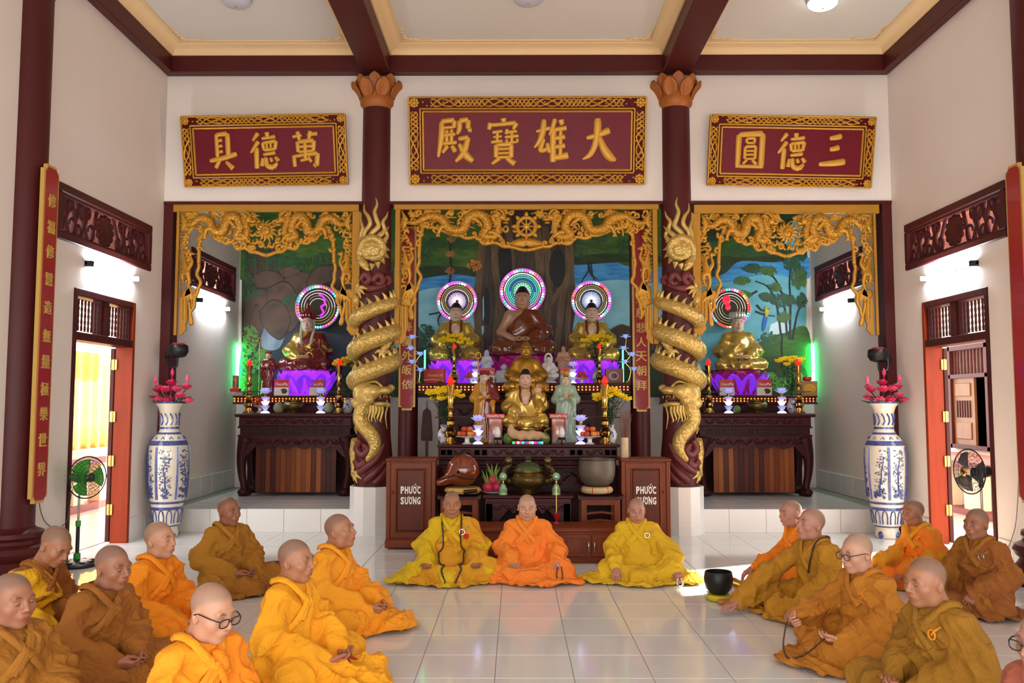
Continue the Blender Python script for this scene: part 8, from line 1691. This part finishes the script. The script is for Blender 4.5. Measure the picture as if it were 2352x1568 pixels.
m = MB(); m.box((0, .02, -.028), (.36, .1, .05), bev=.004); m.build('plinth', M_ros, t, smooth=0)
t = thing('colour_bulb_strip', 'strip of red, green and blue bulbs on the front table edge', 'lights', (X_(1212, 10.82), 10.82, ZF))
for k in range(13): c = ('#20d080', '#e02040', '#f0c8f8', '#e03040', '#30d8a0', '#3050e0', '#d02048', '#40d0a0', '#d8e8ff', '#e03858', '#6030e0', '#3090e8', '#40e0b0')[k]; m = MB(); m.ell((-.18 + k * .03, 0, .028), .017, 10, 8); m.build('bulb', glow('bulb_' + c, c, 1.6), t)
m = MB(); m.box((0, .02, .006), (.4, .03, .012)); m.build('strip', M_black_pl, t, smooth=0)
# blue lotus light branches at the ends of the long shelf
M_bl = mat('blue_lit_petal', '#98b8e8', .3, emit='#88a8f0', es=.55)
for lb, pts in (('branch of pale blue light flowers at the left end of the long shelf', [(947, 776), (943, 802), (966, 815), (946, 833), (966, 852)]), ('branch of pale blue light flowers at the right end of the long shelf', [(1437, 775), (1432, 802), (1452, 816), (1434, 833), (1456, 850)])):
    Y = 12.70; b0 = at(962 if pts[0][0] < 1200 else 1442, 872, Y); t = thing('light_flower_branch', lb, 'lamp', (b0[0], Y, 2.03), 0, 'branches of blue light flowers'); L_ = [np.array(at(x, y, Y)) - (b0[0], Y, 2.03) for x, y in pts]
    m = MB(); m.tube(spline([(0, 0, 0)] + [p * (.5, 1, 1) for p in L_[::-1]], 40), .006, 6); m.lathe([(.04, 0), (.03, .02), (.008, .03)], 12); m.build('branch', M_brs, t)
    for p in L_:
        f_ = MB().ell(p, (.02, .02, .015), 8, 6).build('flower', M_bl, t)
        for row, (n, tl, Lp) in enumerate(((9, 1.35, .085), (8, .8, .07))):
            for k in range(n): a = (k + .5 * row) / n * 2 * PI; o = obj('petal', petal_me(('bl', row), petal_grid(Lp, .035, .0, .2, 4, 3), .003, M_bl), None, f_, tuple(p)); o.rotation_euler = (tl, 0, a + PI / 2)
# incense stick holder on the right cabinet
t = thing('incense_holder', 'paper wrapped holder of incense sticks on the right cabinet', 'holder', (X_(1434, 10.5), 10.5, HC)); m = MB(); m.lathe([(.04, 0), (.045, .005), (.045, .24), (.04, .245)], 16); m.build('tube', mat('paper_wrap', '#d8c49a', .6, var=.5, vscale=12, col2='#b86a3c'), t)
for k in range(14): a = k * 2.4; r = .03 * math.sqrt(k / 14); m = MB(); m.tube([(r * math.cos(a), r * math.sin(a), .2), (r * 3.2 * math.cos(a), r * 2 * math.sin(a), .48 + .05 * (k % 3))], .0028, 5); m.build('incense_stick', mat('incense', '#7a3a28', .7), t)
t = thing('hand_bell_board', 'dark wooden board hanging by its hook beside the altar', 'board', (X_(981, 12.6), 12.6, ZS)); z0, z1 = (float(at(981, y, 12.6)[2]) - ZS for y in (1012, 945)); m = MB(); m.prism([(-.08, z0), (.08, z0), (.085, z0 + .1), (.06, z1), (.0, z1 + .06), (-.06, z1), (-.085, z0 + .1)], -.02, .02); m.build('board', M_ros2, t, smooth=0); m = MB(); m.tube([(0, 0, z1 + .05), (0, 0, z1 + .16)], .01, 6); m.build('hook', M_black_pl, t); m = MB(); m.span((-.02, -.02, 0), (.02, .02, z0), bev=.004); m.span((-.15, -.12, 0), (.15, .12, .03)); m.build('post', M_ros, t, smooth=0)
# on the floor: bowl gong with mallet, scroll tube, cushion, shoe box
p = atz(1651, 1379, 0); t = thing('floor_gong', 'black bowl gong on the floor before the right group', 'gong', (p[0], p[1], .058), sc=.84); m = MB(); m.lathe([(.03, 0), (.09, .01), (.13, .06), (.148, .13), (.15, .17), (.14, .225), (.135, .235), (.125, .23), (.135, .17), (.12, .06), (.02, .03)], 36); m.build('bowl', mat('black_gong', '#1c1a1a', .45, metal=.3), t)
t = thing('floor_gong_cushion', 'round yellow cushion under the black floor gong', 'cushion', (p[0], p[1], .007), sc=.8); m = MB(); m.lathe([(.03, 0), (.12, .004), (.135, .03), (.12, .06), (.03, .068)], 28); m.build('cover', mat('yellow_felt', '#c8b820', .8, bump=.2, bscale=80), t); m = MB(); m.tube([(.132 * math.cos(a), .132 * math.sin(a), .032) for a in np.linspace(0, 2 * PI, 28, endpoint=False)], .006, 6, closed=True); m.build('piping', MATS['yellow_felt'], t)
pa, pb = atz(1650, 1390, 0), atz(1735, 1391, 0); t = thing('gong_mallet', 'wooden mallet lying under the hand of the monk beside the floor gong', 'mallet', (pa[0], pa[1], .03)); dv = (pb - pa); Lm = float(np.hypot(dv[0], dv[1])); t.rotation_euler = (0, 0, math.atan2(dv[1], dv[0])); m = MB(); m.tube([(-.005, 0, 0), (.01, 0, 0), (.13, 0, 0), (.14, 0, 0)], [.018, .024, .024, .018], 12); m.build('head', mat('mallet_wood', '#b4702c', .4, var=.4, vscale=10, kind='wood', stretch=(1, 6, 6)), t); m = MB(); m.tube([(.14, 0, 0), (Lm + .06, 0, 0)], .011, 8); m.build('handle', mat('mallet_handle', '#5a1e14', .4), t)
pa, pb = atz(1688, 1338, .03), atz(1722, 1352, .03); t = thing('sutra_scroll', 'gilt rolled sutra lying beside the black floor gong', 'scroll', (float(pa[0]), float(pa[1]), .04)); dv = pb - pa; m = MB(); m.tube([(0, 0, 0), (float(dv[0]) * 1.4, float(dv[1]) * 1.4, 0)], .032, 14); m.build('roll', mat('gilt_foil', '#c8a83c', .2, metal=.6), t)
for u in (-.02, 1.42): m = MB(); d_ = np.array((float(dv[0]), float(dv[1]), 0)); m.tube([d_ * u - d_ * .06, d_ * u + d_ * .06], .035, 14); m.build('end_cap', mat('scroll_red', '#a83018', .4), t)
p = atz(636, 1318, 0); t = thing('round_cushion', 'maroon round cushion behind the left row of monks', 'cushion', (p[0], p[1], .007)); m = MB(); m.lathe([(.03, 0), (.15, .006), (.18, .05), (.16, .1), (.03, .115)], 28); m.build('cover', mat('maroon_cloth', '#5a1a16', .8), t); m = MB(); m.ell((0, 0, .115), (.018, .018, .008), 10, 6); m.build('button', MATS['maroon_cloth'], t)
p = atz(2338, 1330, 0); t = thing('shoe_box', 'grey flat box with a dark lid by the right edge of the picture', 'box', (p[0], p[1], .007)); m = MB(); m.box((0, 0, .035), (.3, .22, .07), bev=.005); m.build('box', mat('box_grey', '#8a8488', .6), t, smooth=0); m = MB(); m.ell((0, 0, .075), (.12, .09, .04), 14, 8); m.build('lid', mat('lid_dark', '#4a4450', .6), t)
